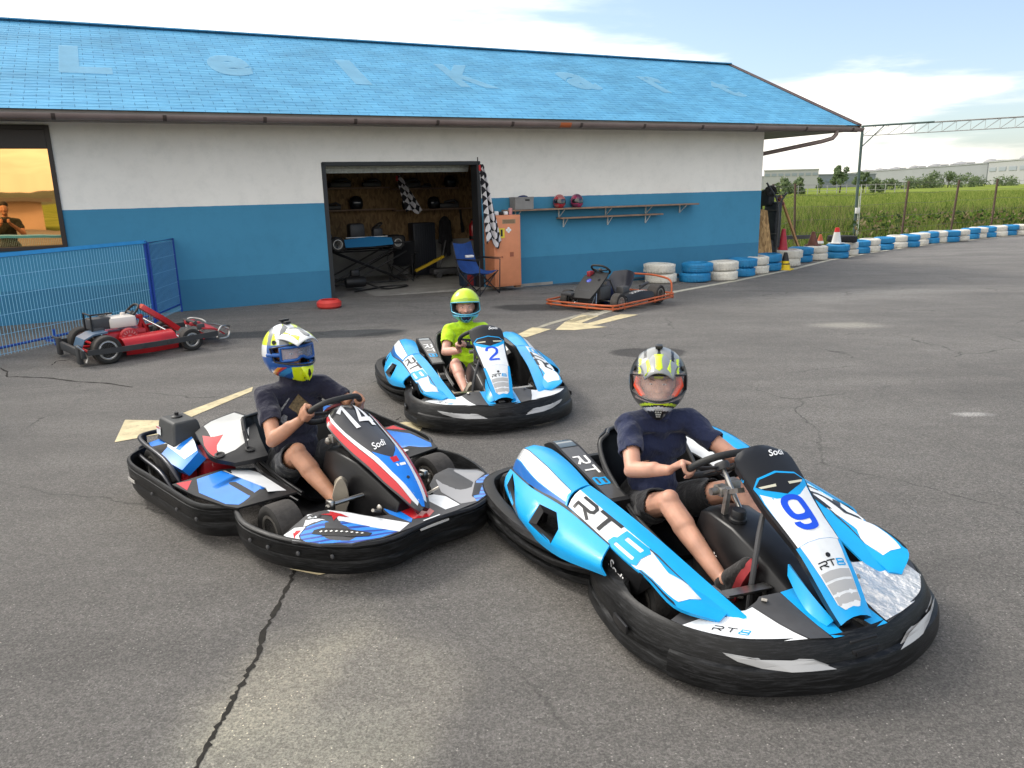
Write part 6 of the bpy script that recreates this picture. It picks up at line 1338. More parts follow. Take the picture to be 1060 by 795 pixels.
# ------------------------------------------------------------------ dark kart with the orange rails
def rail_kart(loc, rz):
    z0 = gz(*loc)
    T = thing('go_kart', 'black kart with orange tube rails all round standing by the stacked tyres', 'go-kart', (*loc, z0), rz)
    OR = mat('orange_rail_paint', (.45, .10, .03), .5, noise_s=8, noise_a=.3, dirt=.3)
    ring = [(.88, -.50), (.90, 0), (.88, .50), (.82, .62), (.6, .64), (0, .66), (-.6, .66), (-.82, .64), (-.86, .50), (-.88, 0), (-.86, -.50), (-.82, -.64), (-.6, -.66), (0, -.66), (.6, -.64), (.82, -.62)]
    mb = MB(); P = catm([(x, y, .13) for x, y in ring], 3, closed=True); mb.tube(P, .014, 8, closed=True); mb.tube([p+Vector((0, 0, -.045)) for p in P], .014, 8, closed=True)
    for p in P[::4]: mb.tube([p+Vector((0, 0, .016)), p-Vector((0, 0, .071))], .010, 6)
    mb.tube(catm([(-.80, -.62, .14), (-.85, -.56, .32), (-.87, -.3, .38), (-.88, 0, .39), (-.87, .3, .38), (-.85, .56, .32), (-.80, .62, .14)], 4), .016, 8)
    mb.build('rail', OR, T, smooth=60)
    for s in (-1, 1): wheel(T, .50, s*.46, .13, .13, .13, s); wheel(T, -.55, s*.48, .14, .14, .19, s)
    mb = MB(); 
    for s in (-1, 1): mb.tube(catm([(-.7, s*.28, .08), (0, s*.3, .06), (.5, s*.22, .07), (.84, s*.2, .1)], 4), .014, 8); mb.tube([(.5, s*.42, .13), (.45, s*.06, .14)], .012, 8); mb.tube([(.74, s*.15, .1), (.35, s*.05, .44)], .012, 8)
    mb.tube([(-.55, -.4, .14), (-.55, .4, .14)], .016, 8); mb.tube([(.84, -.2, .1), (.84, .2, .1)], .014, 8); mb.build('chassis', STL, T)
    mb = MB(); mb.box((.2, 0, .05), (1.0, .5, .006)); mb.build('floor_tray', BLK, T)
    for s in (-1, 1):
        Q = Patch([[(-.36, s*.38, .21), (-.36, s*.54, .20), (-.34, s*.58, .10)], [(-.05, s*.36, .24), (-.05, s*.53, .23), (-.04, s*.58, .10)], [(.30, s*.34, .20), (.30, s*.48, .19), (.32, s*.52, .09)]])
        if (Q.N(.5, .9).y > 0) != (s > 0): Q.sgn = -1
        mb = MB(); Q.shell(mb, 0, t=.012); k = -s
        text_on(mb, lambda x, y: Q.at(.5-x*.62*s, .34-y*.22, .003), 'SODIKART', 1, bold=.03); mb.build('side_pod', [BLK, LGR], T, smooth=50)
    rows = [[(.10, -.19, .15), (.08, 0, .08), (.10, .19, .15)], [(-.15, -.21, .24), (-.16, 0, .06), (-.15, .21, .24)], [(-.26, -.22, .36), (-.38, 0, .20), (-.26, .22, .36)], [(-.36, -.19, .47), (-.46, 0, .49), (-.36, .19, .47)]]
    SP = Patch(rows); mb = MB(); SP.shell(mb, 0, t=.018); mb.build('seat', mat('navy_seat', (.02, .022, .035), .4, coat=.2), T, smooth=55)
    mb = MB(); mb.box((.20, 0, .18), (.26, .22, .24), bev=.03); mb.build('fuel_tank', mat('navy_tank', (.012, .022, .09), .35, coat=.3), T)
    mb = MB(); mb.ball((.46, -.06, .36), (.09, .09, .08)); mb.build('blue_cover', mat('royal_blue_plastic', (.012, .04, .42), .3, coat=.4), T, smooth=60)
    mb = MB(); mb.loft([[(x, -w, z), (x, w, z), (x+.01, w, z+.03), (x+.01, -w, z+.03)] for x, w, z in ((.28, .15, .49), (.42, .20, .44), (.62, .20, .30), (.80, .17, .17))]); mb.box((.70, 0, .24), (.02, .16, .05)); mb.build('front_panel', BLK, T, smooth=40)
    mb = MB(); mb.box((.72, -.26, .24), (.22, .20, .04), bev=.012); mb.box((.45, -.02, .20), (.5, .3, .22), bev=.05); mb.build('foot_guard', GRY, T)
    mb = MB(); mb.tube([(.6, 0, .12), (.30, 0, .50)], .012, 8)
    for y in (-.2, .12, .2): mb.tube([(.70, y, .10), (.5, y*.4, .38)], .010, 8)
    mb.build('steering_column', CHR, T); st = steering(T, (.28, 0, .56), (-.55, 0, .83), .15); T.scale = (1.0, 1.0, 1.04)
    mb = MB(); mb.box((.38, -.12, .50), (.12, .07, .08), bev=.015); mb.build('red_box', mat('dull_red_plastic', (.25, .02, .03), .5), T)
    mb = MB(); mb.box((-.55, -.28, .22), (.25, .2, .2), bev=.03); mb.box((.40, .10, .24), (.3, .16, .2), bev=.03); mb.box((.06, .26, .22), (.2, .14, .18), bev=.03); mb.tube([(.1, .2, .1), (.3, .18, .42), (.5, .1, .44)], .016, 8); mb.tube([(.5, -.22, .12), (.36, -.2, .44), (.26, -.1, .50)], .016, 8); mb.tube([(-.5, .2, .2), (-.6, .3, .3), (-.3, .34, .28)], .02, 8); mb.build('engine', GRY, T)
    return T
# ------------------------------------------------------------------ place karts and riders
def rim_pt(c, nrm, r, ang):
    n = Vector(nrm).normalized(); xs = Vector((0, -1, 0)); ys = n.cross(xs).normalized(); a = R(ang)
    p = Vector(c)+xs*math.cos(a)*r+ys*math.sin(a)*r*.9; t = (xs*-math.sin(a)+ys*math.cos(a)*.9).normalized(); return p, t
K9 = ((.853, 3.188), R(-69)); K2 = ((-.285, 6.23), R(-75)); K14 = ((-.983, 4.027), R(-46.5))
blue_kart('blue and white kart number 9 nearest the camera, crumpled silver tape on its nose', '9', *K9, tape=True)
blue_kart('blue and white kart number 2, farther back in front of the garage', '2', *K2)
old_kart('white, red and blue kart number 14 with a continuous black bumper and black air box', *K14)
red_kart((-4.34, 8.80), R(43.2)).scale = (.86, .86, .9)
rail_kart((1.58, 12.06), R(-131))
def joints(st_c, r=.155, nrm=(-.62, 0, .78), aR=-14, aL=194, k=1.0, **o):
    J = {}
    pR, tR = rim_pt(st_c, nrm, r, aR); pL, tL = rim_pt(st_c, nrm, r, aL)
    J['grR'], J['axR'], J['grL'], J['axL'] = pR, tR, pL, tL
    J.update(o); return J
sk1 = skin_mat('skin_fair', (.56, .30, .21)); sk2 = skin_mat('skin_tanned', (.46, .23, .14)); sk3 = skin_mat('skin_pale', (.62, .34, .26))
navy = cloth('navy_tshirt', (.012, .018, .055)); blk_s = cloth('black_shorts', (.010, .010, .012)); lime = cloth('lime_tshirt', (.45, .72, .012)); dk = cloth('dark_navy_tshirt', (.012, .012, .028)); gsh = cloth('dark_grey_shorts', (.022, .024, .030)); ksh = cloth('khaki_shoe_canvas', (.16, .13, .09)); dsh = cloth('dark_shoe', (.02, .018, .018))
redsole = mat('red_sole', (.30, .03, .035), .7, noise_s=20, noise_a=.2); beige = mat('beige_sole', (.33, .29, .23), .75, noise_s=20, noise_a=.15)
# rider of kart 9
J = joints((.085, 0, .555), aR=-12, aL=190, pelvis=(-.47, 0, .19), chest=(-.46, 0, .46), neck=(-.425, 0, .655), head=(-.42, -.005, .80),
    shR=(-.445, -.148, .595), shL=(-.40, .148, .595), elR=(-.215, -.255, .465), elL=(-.17, .25, .47), wrR=(-.06, -.165, .50), wrL=(-.04, .17, .52),
    hipR=(-.43, -.10, .16), hipL=(-.43, .10, .16), knR=(-.03, -.185, .365), knL=(-.03, .185, .365), anR=(.34, -.155, .155), anL=(.34, .16, .155),
    heR=(.385, -.14, .105), toR=(.475, -.13, .30), heL=(.385, .15, .105), toL=(.475, .14, .30), hem=(.70, 0, 0))
P = rider('person in a navy t-shirt and black-and-silver helmet driving the nearest kart', *K9, J, sk1, navy, blk_s, dsh, redsole, .885, hy=R(-33), hp=R(2))
face(P, J['head'], R(-33), .95); helmet(P, Vector(J['head'])+Vector((0, 0, .008)), R(-31), R(3), 1.14, 'silver')
# rider of kart 14
J = joints((.02, 0, .585), aR=2, aL=170, pelvis=(-.44, 0, .19), chest=(-.42, 0, .47), neck=(-.42, 0, .665), head=(-.425, -.0, .835),
    shR=(-.40, -.172, .61), shL=(-.385, .172, .615), elR=(-.16, -.265, .44), elL=(-.20, .29, .50), wrR=(-.05, -.155, .545), wrL=(-.06, .15, .58),
    hipR=(-.40, -.10, .16), hipL=(-.40, .10, .16), knR=(-.06, -.19, .36), knL=(-.06, .19, .36), anR=(.28, -.150, .15), anL=(.29, .17, .15),
    heR=(.325, -.185, .085), toR=(.365, -.185, .325), heL=(.35, .15, .085), toL=(.40, .145, .32), hem=(.86, 0, 0))
P = rider('person in a dark printed t-shirt and yellow-blue motocross helmet driving kart 14', *K14, J, sk2, dk, gsh, ksh, beige, .93, hy=R(2), hp=R(3))
face(P, J['head'], R(2), 1.0); helmet(P, Vector(J['head'])+Vector((0, 0, .008)), R(2), R(4), 1.14, 'race')
from mathutils.bvhtree import BVHTree
def print_on(P, polys, mats, name='shirt_print', d=(-1, 0, 0), x0=.3):
    sh = [c for c in P.children if c.name.startswith('tshirt')][0]; bv = BVHTree.FromPolygons([v.co for v in sh.data.vertices], [p.vertices for p in sh.data.polygons])
    mb = MB(); d = Vector(d).normalized()
    for poly, mi in polys:
        V, T_ = cdt(poly, (), .012); pts = []
        for y, z in V:
            h = bv.ray_cast(Vector((x0, y, z))-d*.0, d); pts.append((h[0]-d*.0035) if h[0] is not None else Vector((-.3, y, z)))
        mb.add(pts, T_, mi)
    mb.build(name, mats, sh, smooth=0)
print_on(P, [([(-.075, .545), (.0, .605), (.06, .53), (-.01, .465)], 0), ([(-.135, .485), (-.115, .515), (-.095, .50), (-.10, .47), (-.12, .455)], 1), ([(-.135, .53), (-.06, .595), (-.056, .589), (-.131, .522)], 1)],
         [mat('gold_print', (.16, .11, .05), .7, noise_s=60, noise_a=.7), mat('faded_white_print', (.3, .3, .3), .8, noise_s=70, noise_a=.6)])
# rider of kart 2: smaller
J = joints((.085, 0, .555), aR=-38, aL=205, pelvis=(-.46, 0, .19), chest=(-.43, 0, .42), neck=(-.40, 0, .60), head=(-.385, 0, .745),
    shR=(-.41, -.145, .55), shL=(-.37, .145, .55), elR=(-.24, -.215, .40), elL=(-.16, .225, .45), wrR=(-.07, -.13, .43), wrL=(-.04, .16, .47),
    hipR=(-.43, -.09, .15), hipL=(-.43, .09, .15), knR=(-.07, -.165, .315), knL=(-.07, .165, .315), anR=(.27, -.15, .15), anL=(.30, .15, .15),
    heR=(.315, -.145, .095), toR=(.40, -.14, .26), heL=(.345, .15, .095), toL=(.43, .14, .26), hem=(.62, 0, 0))
P = rider('child in a neon lime t-shirt and lime-and-teal full-face helmet driving kart 2', *K2, J, sk3, lime, blk_s, ksh, beige, .86, hy=R(-10))
face(P, J['head'], R(-10), .92); helmet(P, Vector(J['head'])+Vector((0, 0, .008)), R(-10), R(2), 1.08, 'lime')
print_on(P, [([(-.06, .40), (-.05, .46), (-.03, .45), (-.02, .47), (0, .45), (.02, .46), (.03, .40), (.0, .39), (-.03, .41)], 0)], [mat('dark_print', (.05, .06, .05), .8, noise_s=70, noise_a=.6)])

# ------------------------------------------------------------------ tyre stacks along the edge of the track
WTY = mat('white_painted_tyre', (.66, .64, .58), .65, noise_s=5, noise_a=.12, dirt=.5); BTY = mat('blue_painted_tyre', (.018, .22, .47), .55, noise_s=5, noise_a=.2, dirt=.25); KTY = mat('black_tyre', (.018, .018, .019), .8, noise_s=9, noise_a=.3, dirt=.2)
def car_tyre_mesh(name, m, seed, r=.31, h=.185):
    mb = MB(); prof = [(r*.60, -h*.36), (r*.62, -h*.47), (r*.74, -h*.52), (r*.90, -h*.46), (r*.975, -h*.34), (r*.99, -h*.2), (r*.955, -h*.19), (r*.955, -h*.16), (r*.995, -h*.15), (r, -.0), (r*.96, .002), (r*.96, h*.03), (r*.998, h*.04), (r*.995, h*.17), (r*.955, h*.18), (r*.955, h*.21), (r*.985, h*.22), (r*.97, h*.36), (r*.90, h*.46), (r*.74, h*.52), (r*.62, h*.47), (r*.60, h*.36), (r*.63, h*.2), (r*.84, h*.12), (r*.84, -h*.12), (r*.63, -h*.2)]
    mb.lathe(prof, seg=44, closed=True)
    rg = random.Random(seed); a1, a2 = rg.uniform(0, 6), rg.uniform(0, 6); out = []
    for x, y, z in mb.v:
        a = math.atan2(y, x); k = 1+.012*math.sin(2*a+a1)+.006*math.sin(5*a+a2); out.append((x*k, y*k, z+.006*math.sin(a+a2)))
    mb.v = out
    # transverse tread blocks cut into the outer band
    bl = MB()
    for i in range(60):
        a = 2*math.pi*(i+.5)/60; bl.box((math.cos(a)*r*.990, math.sin(a)*r*.990, (-1)**i*h*.27), (.008, .016, .05), rz=a)
    o = len(mb.v); mb.v += bl.v; mb.f += [tuple(i+o for i in f) for f in bl.f]; mb.m += bl.m
    return mb.mesh(name, m, 40)
TM = {k: [car_tyre_mesh('tyre', m, s) for s in range(3)] for k, m in (('w', WTY), ('b', BTY), ('k', KTY))}
ORD = 'first second third fourth fifth sixth seventh eighth ninth tenth eleventh twelfth thirteenth fourteenth fifteenth sixteenth seventeenth eighteenth nineteenth twentieth twenty-first twenty-second twenty-third twenty-fourth twenty-fifth twenty-sixth twenty-seventh twenty-eighth twenty-ninth thirtieth'.split()
STK = [('w', 683, 294), ('b', 720, 293), ('w', 748, 291), ('b', 767, 287), ('w', 781, 284), ('b', 795, 281), ('w', 814, 276), ('b', 829, 272), ('w', 844, 270), ('b', 866, 268), ('w', 876, 265), ('b', 888, 263), ('w', 899, 261), ('b', 914, 259), ('w', 928, 257), ('b', 940, 256), ('w', 951, 254), ('b', 961, 252.5), ('w', 969, 251.5), ('b', 982, 251), ('w', 993, 250), ('b', 1003, 248), ('w', 1011, 247), ('b', 1021, 246), ('w', 1032, 245), ('b', 1043, 244), ('w', 1055, 243.5)]
CN = {'w': 'white', 'b': 'blue'}; rt = random.Random(11); STP = []
for i, (c, x, y) in enumerate(STK):
    p = gpt(x, y); d = Vector((p.x, p.y, 0)).normalized(); p = p+d*.29; STP.append(p)
    for k in range(2):
        r = .31
        col = c; r_ = 1.0
        if i == 6: r_ = 1.12
        o = bpy.data.objects.new('tyre', TM[col][rt.randrange(3)]); COL.objects.link(o)
        o.location = (p.x+rt.uniform(-.025, .025), p.y+rt.uniform(-.02, .02), p.z+.096+k*.19); o.rotation_euler = (rt.uniform(-.02, .02), rt.uniform(-.02, .02), rt.uniform(0, 6.28)); o.scale = (r_, r_, r_*(1 if i != 6 else .98))
        where = 'nearest the black kart' if i == 0 else 'from the black kart'
        tag(o, ('%s %s-painted tyre in the %s stack %s along the track edge' % ('upper' if k else 'lower', CN[c], ORD[i], 'from the black kart')), 'tyre', 'painted tyres stacked along the track edge')
o = bpy.data.objects.new('tyre', TM['k'][0]); COL.objects.link(o); q = STP[9].lerp(STP[10], .6); o.location = (q.x, q.y+.12, q.z+.19*2+.1); o.scale = (1.28, 1.28, 1.05); o.rotation_euler = (.02, .03, 1)
tag(o, 'large unpainted black tyre lying on top of the painted stacks', 'tyre')
# cones
def cone(label, x, y, zb, h, r, mats, bands=(), base=True, tip=.3):
    T = thing('traffic_cone', label, 'traffic cone', (x, y, zb), rt.uniform(0, 1), 'traffic cones by the tyre wall'); mb = MB(); prof = [(r, .02)]; n = 14
    for i in range(n+1): t = i/n; prof.append((r*(1-t)+r*tip*t, .02+(h-.02)*t))
    prof.append((r*tip*.7, h+.004)); prof.append((0, h+.004)); mb.lathe(prof, seg=24); b = mb.build('cone_body', mats, T, smooth=45)
    if bands: paint(b, lambda c, n_: next((m for a, bb, m in bands if a < c.z/h < bb), 0))
    if base: mb = MB(); mb.box((0, 0, .012), (r*2.5, r*2.5, .024), bev=.008); mb.build('base', mats[0] if base is True else base, T)
    return T
CR_ = mat('cone_red', (.42, .03, .05), .55, noise_s=8, noise_a=.2); CW = mat('cone_white', (.7, .7, .68), .5); CY = mat('cone_yellow', (.70, .50, .01), .55, noise_s=10, noise_a=.25); CK = mat('cone_black', (.02, .02, .02), .6); CB = mat('cone_brown', (.13, .05, .035), .7, noise_s=8, noise_a=.3); CO = mat('cone_orange', (.5, .12, .05), .6, noise_s=8, noise_a=.2)
w6 = STP[6]; cone('tall plain red cone standing inside the white tyre stack', w6.x-.12, w6.y, w6.z+.19, .70, .15, [CR_])
q = gpt(812, 279); cone('small yellow and black cone on the ground against the white tyres', q.x-.02, q.y-.08, q.z, .40, .13, [CY, CK], bands=((.5, 1.1, 1), (.3, .38, 1)))
w8 = STP[8]; cone('dull brown cone standing on a white tyre', w8.x-.1, w8.y, w8.z+.385, .36, .14, [CB])
w9 = STP[9]; cone('short faded orange cone on the tyres beside the white and red cone', w9.x-.45, w9.y+.1, w9.z+.385, .26, .10, [CO, CW], bands=((.0, .35, 1),), base=False)
w9 = STP[9]; cone('white cone with a red top standing on the blue tyres', w9.x+.02, w9.y+.15, w9.z+.385, .43, .13, [CW, mat('cone_bright_red', (.6, .02, .02), .5)], bands=((.72, 1.1, 1),), tip=.42)
# two dark blocks at the foot of the wall
q = gpt(858, 269)
T = thing('block', 'black plastic box standing on edge between white and blue tyres', 'box', (q.x-.22, q.y+.02, q.z), BANG)
mb = MB(); mb.box((0, .05, .29), (.30, .16, .20), bev=.015); mb.box((0, .05, .10), (.32, .18, .18), bev=.015); mb.build('block_shell', mat('dark_navy_plastic', (.012, .014, .028), .5), T)
mb = MB(); mb.lathe([(.02, 0), (.02, .01), (0, .01)], (0, -.03, .33), (0, -1, 0), 12); mb.build('plug', LGR, T)

# ------------------------------------------------------------------ gantry, fence and things at the end of the hall
GN = mat('weathered_green_steel', (.06, .095, .09), .6, noise_s=8, noise_a=.3); GV = mat('galvanised_steel', (.35, .35, .34), .45, metal=.6, noise_s=12, noise_a=.2)
pb = gpt(884, 241); pb = Vector((pb.x*.86, pb.y*.86, 0)); pb.z = gz(pb.x, pb.y)-.05
def along(P, px, py, H):                       # point at height H above the plan position found on the line of sight
    d = ray(px, py); t = (H-CH)/d.z; return CAM+d*t
T = thing('gantry', 'tall green steel post carrying a long lattice beam off to the right', 'gantry', (pb.x, pb.y, pb.z))
H = hpt(893, 130, pb)-pb.z
mb = MB(); mb.tube([(0, 0, 0), (0, 0, H)], .048, 12); mb.build('post', GN, T)
mb = MB(); mb.tube([(.13, -.02, 0), (.12, -.02, 2.0)], .015, 8); mb.box((.02, -.09, hpt(888, 218, pb)-pb.z), (.14, .1, .2), bev=.01); mb.tube([(.06, -.07, .1), (.05, -.07, 1.6)], .012, 8); mb.build('switch_box', mat('light_box', (.6, .6, .58), .5), T)
# the beam runs right and toward the camera side
ez = H+pb.z; e2 = CAM+ray(1060, 121.5)*((ez-.05-CH)/ray(1060, 121.5).z); dirb = Vector((e2.x-pb.x, e2.y-pb.y, 0)); Lb = dirb.length; dirb.normalize(); Lb2 = Lb+14
sdb = Vector((-dirb.y, dirb.x, 0)); mb = MB()
a0 = Vector((0, 0, H-.02))
for off, z in ((0, 0), (.0, -.32), (.30, -.0)): mb.tube([a0+sdb*off+Vector((0, 0, z)), a0+dirb*Lb2+sdb*off+Vector((0, 0, z))], .014, 8)
n = int(Lb2/.4)
for i in range(n):
    p, q = a0+dirb*(Lb2*i/n), a0+dirb*(Lb2*(i+1)/n)
    mb.tube([p+Vector((0, 0, -.32)), q], .006, 5); mb.tube([q, q+Vector((0, 0, -.32))], .006, 5); mb.tube([p, q+sdb*.3], .006, 5); mb.tube([p+Vector((0, 0, -.32)), q+sdb*.3], .006, 5)
mb.build('lattice_beam', GV, T)
mb = MB(); mb.tube([a0, a0+dirb*2.2], .03, 8); mb.tube([a0+Vector((0, 0, -.7)), a0+dirb*.7], .018, 8); mb.build('brace', GN, T)
q = a0+dirb*Lb2; mb = MB(); mb.tube([(q.x, q.y, -.1), (q.x, q.y, H)], .055, 12); mb.build('post', GN, T)
# wire fence
FP = [(790, 4.5), (825, 5.2), (937, 0), (988, 0), (1030, 0)]
posts = [((9.3, 27.2), -.05), ((14.9, 30.2), .05), ((19.1, 33.4), .06), ((23.0, 36.6), .0)]
def ppt(px, dist): d = ray(px, 200); h = math.hypot(d.x, d.y); return Vector((d.x/h*dist, d.y/h*dist, 0))
PL = [(800, 24.2, 0), (826, 27.0, -.06), (937, 31.0, .05), (988, 34.0, .07), (1030, 37.4, .02), (1075, 41, 0), (1110, 46, 0)]
T = thing('wire_fence', 'rusty posts and thin wires of a fence in the tall grass behind the tyres', 'fence', (0, 0, 0)); prev = None; wires = MB()
for i, (px, ds, ln) in enumerate(PL):
    p = ppt(px, ds); g0 = gz(p.x, p.y)-.05; tp = 1.72+g0*.0
    mb = MB(); mb.bar((p.x, p.y, g0-.1), (p.x+ln*1.8, p.y, tp), .07, .05, up=(1, 0, 0)); mb.build('post', mat('rusty_post', (.085, .055, .04), .85, noise_s=8, noise_a=.4), T)
    cur = [Vector((p.x+ln*1.8*k, p.y, g0+(tp-g0)*k)) for k in (.25, .45, .65, .82, .98)]
    if prev:
        for a, b in zip(prev, cur): m_ = a.lerp(b, .5)-Vector((0, 0, .05)); wires.tube([a, m_, b], .005, 5)
    prev = cur
wires.build('wire', mat('rusty_wire', (.12, .10, .09), .7), T)
# board, upended kart and trestle at the corner
e0 = B(12.05, .35, gz(*B(12, .3).xy))
T = None
mb = MB(); mb.add([(0, 0, 0), (.52, 0, 0), (.26, .12, 1.32), (.0, .12, 1.36), (0, .025, 0), (.52, .025, 0), (.26, .145, 1.32), (.0, .145, 1.36)], [(0, 1, 2, 3), (7, 6, 5, 4), (0, 4, 5, 1), (1, 5, 6, 2), (2, 6, 7, 3), (3, 7, 4, 0)])
o = mb.build('osb_board', osb_mat('daylit_chipboard', 1.9), loc=Vector((*ppt(786, 19.3).xy, e0.z)), rz=R(-15)); o.scale = (.8, 1, 1); tag(o, 'slanting-edged offcut of chipboard leaning at the corner of the hall', 'board')  # lighter copy of the garage board colour, for the piece out in daylight
T = thing('upended_kart', 'stripped dark kart stood on end against the corner of the hall', 'go-kart', Vector((*ppt(797, 20.2).xy, e0.z)), R(20))
mb = MB()
for y in (-.3, .3): mb.tube(catm([(0, y, .05), (.03, y*1.1, .8), (.0, y, 1.5), (-.25, y*.6, 1.95)], 5), .022, 8)
for z in (.2, .75, 1.3, 1.7): mb.tube([(0, -.32, z), (0, .32, z)], .018, 8)
mb.tube(catm([(0, -.3, 1.4), (.25, -.3, 1.7), (.38, 0, 1.55), (.42, .1, 1.1)], 5), .02, 8); mb.build('tube_frame', GRY, T)
mb = MB(); mb.box((.12, .0, .95), (.2, .46, 1.1), bev=.06); mb.box((.05, .05, .35), (.24, .5, .5), bev=.05); mb.box((0, .1, 1.6), (.2, .4, .4), bev=.08); mb.build('body_panel', mat('dusty_black', (.03, .032, .036), .6, noise_s=5, noise_a=.5), T)
mb = MB(); mb.lathe([(.07, -.07), (.13, -.07), (.14, 0), (.13, .07), (.07, .07)], (-.02, -.05, 1.75), (.3, 1, .1), 24, closed=True); mb.build('wheel', RUB, T); mb = MB(); mb.lathe([(.07, -.07), (.13, -.07), (.14, 0), (.13, .07), (.07, .07)], (-.02, .38, 1.62), (.3, 1, .1), 24, closed=True); mb.build('wheel', RUB, T)
mb = MB()
for k in range(5): mb.box((.22+rt.uniform(-.05, .05), rt.uniform(-.2, .2), 1.15+.1*k), (.09, .12, .07), bev=.01)
mb.build('engine', mat('old_engine_red', (.12, .02, .03), .5, noise_s=20, noise_a=.5), T)
T = thing('trestle', 'light wooden trestle leg leaning behind the blue tyres', 'trestle', Vector((*ppt(808, 21.8).xy, e0.z)), R(10)); WD = mat('pine_wood', (.45, .24, .11), .7, noise_s=6, noise_a=.2)
mb = MB(); mb.bar((.0, 0, 1.62), (.68, 0, .1), .09, .04); mb.build('leg', WD, T); mb = MB(); mb.bar((.0, .05, 1.62), (-.05, .3, .1), .08, .04); mb.build('leg', WD, T); mb = MB(); mb.bar((-.55, .02, 1.6), (.1, .02, 1.62), .06, .05); mb.build('top_rail', GRY, T)
mb = MB(); mb.box((.3, .6, .5), (2.2, .06, .1)); mb.build('cross_rail', GRY, T)

# ------------------------------------------------------------------ fence panels on the left
FB = mat('bright_blue_powder_coat', (.03, .27, .58), .4, noise_s=7, noise_a=.1); FD_ = mat('deep_blue_paint', (.01, .06, .34), .45)
def mesh_panel(label, p0, p1, h, tops, m_frame, mw, feet=True):
    p0, p1 = Vector(p0), Vector(p1); d = (p1-p0); L_ = d.length; a = math.atan2(d.y, d.x)
    T = thing('mesh_fence_panel', label, 'fence panel', p0, a, 'blue mesh fence panels by the window')
    mb = MB(); nx = int(L_/.045)
    for i in range(nx+1): x = L_*i/nx; mb.tube([(x, 0, .03), (x, 0, h)], .0026, 5)
    for j in range(6): z = .05+(h-.06)*j/5; mb.tube([(0, .003, z), (L_, .003, z)], .0026, 5)
    mb.build('wire_mesh', mw, T, smooth=60)
    return T, L_
WM = mat('pale_blue_wire', (.26, .56, .80), .45)
P0 = (-6.30, 6.75, 0); P1 = (-5.05, 10.9, 0)
T, L_ = mesh_panel('long blue wire mesh fence panel in front of the amber window', P0, P1, 1.14, 0, FB, WM)
mb = MB(); mb.loft([[(x, -.02, 1.12), (x, .0, 1.165), (x, .03, 1.15), (x, .03, 1.11)] for x in (-.02, L_+.02)]); mb.build('top_rail', FB, T)
mb = MB()
for k in range(2): mb.tube([(L_+.0+.05*k, .02*k, 0), (L_+.0+.05*k, .02*k, 1.15)], .016, 8)
for z in np.arange(.1, 1.1, .07): mb.tube([(L_, 0, z), (L_+.05, .02, z+.04)], .008, 6)
mb.build('end_post', FD_, T)
mb = MB(); mb.tube([(0, .08, .115), (L_-.1, .02, .115)], .016, 8); 
for x in (.9, 2.7): mb.bar((x, -.08, .06), (x, .2, .06), .03, .03); mb.tube([(x, .06, 0), (x, .06, .2)], .018, 8)
mb.build('foot_bar', FD_, T)
T, L2 = mesh_panel('short blue gate panel standing between the mesh fence and the wall', (-5.03, 10.95, 0), (-5.12, 12.0, 0), 1.10, 0, FB, WM)
mb = MB(); mb.tube([(0, 0, 0), (0, 0, 1.12), (L2, 0, 1.12), (L2, 0, .0)], .016, 8); mb.tube([(0, 0, .12), (L2, 0, .12)], .014, 8); mb.build('frame', FD_, T)
mb = MB(); mb.box((L2/2, .01, .62), (L2-.04, .004, .96)); mb.build('infill_sheet', mat('blue_sheet', (.02, .17, .38), .5, noise_s=4, noise_a=.15), T, smooth=0)
# ------------------------------------------------------------------ along the front of the hall
def wall_s(px, py, n):                         # building coordinates where a sight line meets the plane n
    d = ray(px, py); P0 = B(0, n); t = ((P0.x-CAM.x)*BN.x+(P0.y-CAM.y)*BN.y)/(d.x*BN.x+d.y*BN.y); P = CAM+d*t
    return (P.x-BA.x)*BU.x+(P.y-BA.y)*BU.y, P.z
LOR = mat('faded_orange_locker', (.62, .24, .12), .5, noise_s=4, noise_a=.08, bump=.05)
q = B(5.60, -.22); T = thing('locker', 'faded orange steel locker with number 1 sticker against the blue wall', 'locker', (q.x, q.y, -.0), BANG)
mb = MB(); mb.box((0, 0, .66), (.53, .42, 1.26), bev=.006); mb.build('cabinet', LOR, T)
mb = MB(); mb.box((.015, -.216, .66), (.48, .012, 1.20), bev=.004); dr_ = mb.build('door', LOR, T)
mb = MB(); mb.box((.07, -.226, .60), (.10, .006, .11)); mb.box((.07, -.229, .60), (.075, .004, .08), mi=1); mb.box((-.12, -.226, .56), (.025, .012, .03), mi=1); mb.build('handle', [LOR, mat('rust_brown', (.28, .09, .05), .7)], dr_)
mb = MB(); 
for k in range(3): mb.box((.03, -.2245, 1.20-.02*k), (.22, .004, .007))
mb.box((.03, -.2235, 1.18), (.26, .003, .075), mi=1); mb.build('vent_plate', [mat('vent_dark', (.12, .06, .04), .7), mat('vent_olive', (.30, .22, .13), .6)], dr_)
mb = MB(); mb.box((-.12, -.2245, .98), (.12, .004, .17), mi=0); text_on(mb, plane_fn((-.12, -.2285, .985), (1, 0, 0), (0, 0, 1), .04, .12), '1', 1, bold=.03); mb.build('number_sticker', [mat('sticker_yellow', (.70, .55, .05), .5), BLT], dr_, smooth=0)
mb = MB()
for k in range(4): a = k*math.pi/2; mb.ball((.02+.030*math.cos(a), -.225, 1.03+.030*math.sin(a)), (.024, .002, .024))
mb.build('flower_sticker', WHT, dr_)
mb = MB(); mb.box((.22, -.12, .015), (.1, .1, .05)); mb.box((-.2, -.12, .015), (.1, .1, .05)); mb.build('foot_block', mat('old_wood', (.25, .14, .08), .8, noise_s=8, noise_a=.3), T)
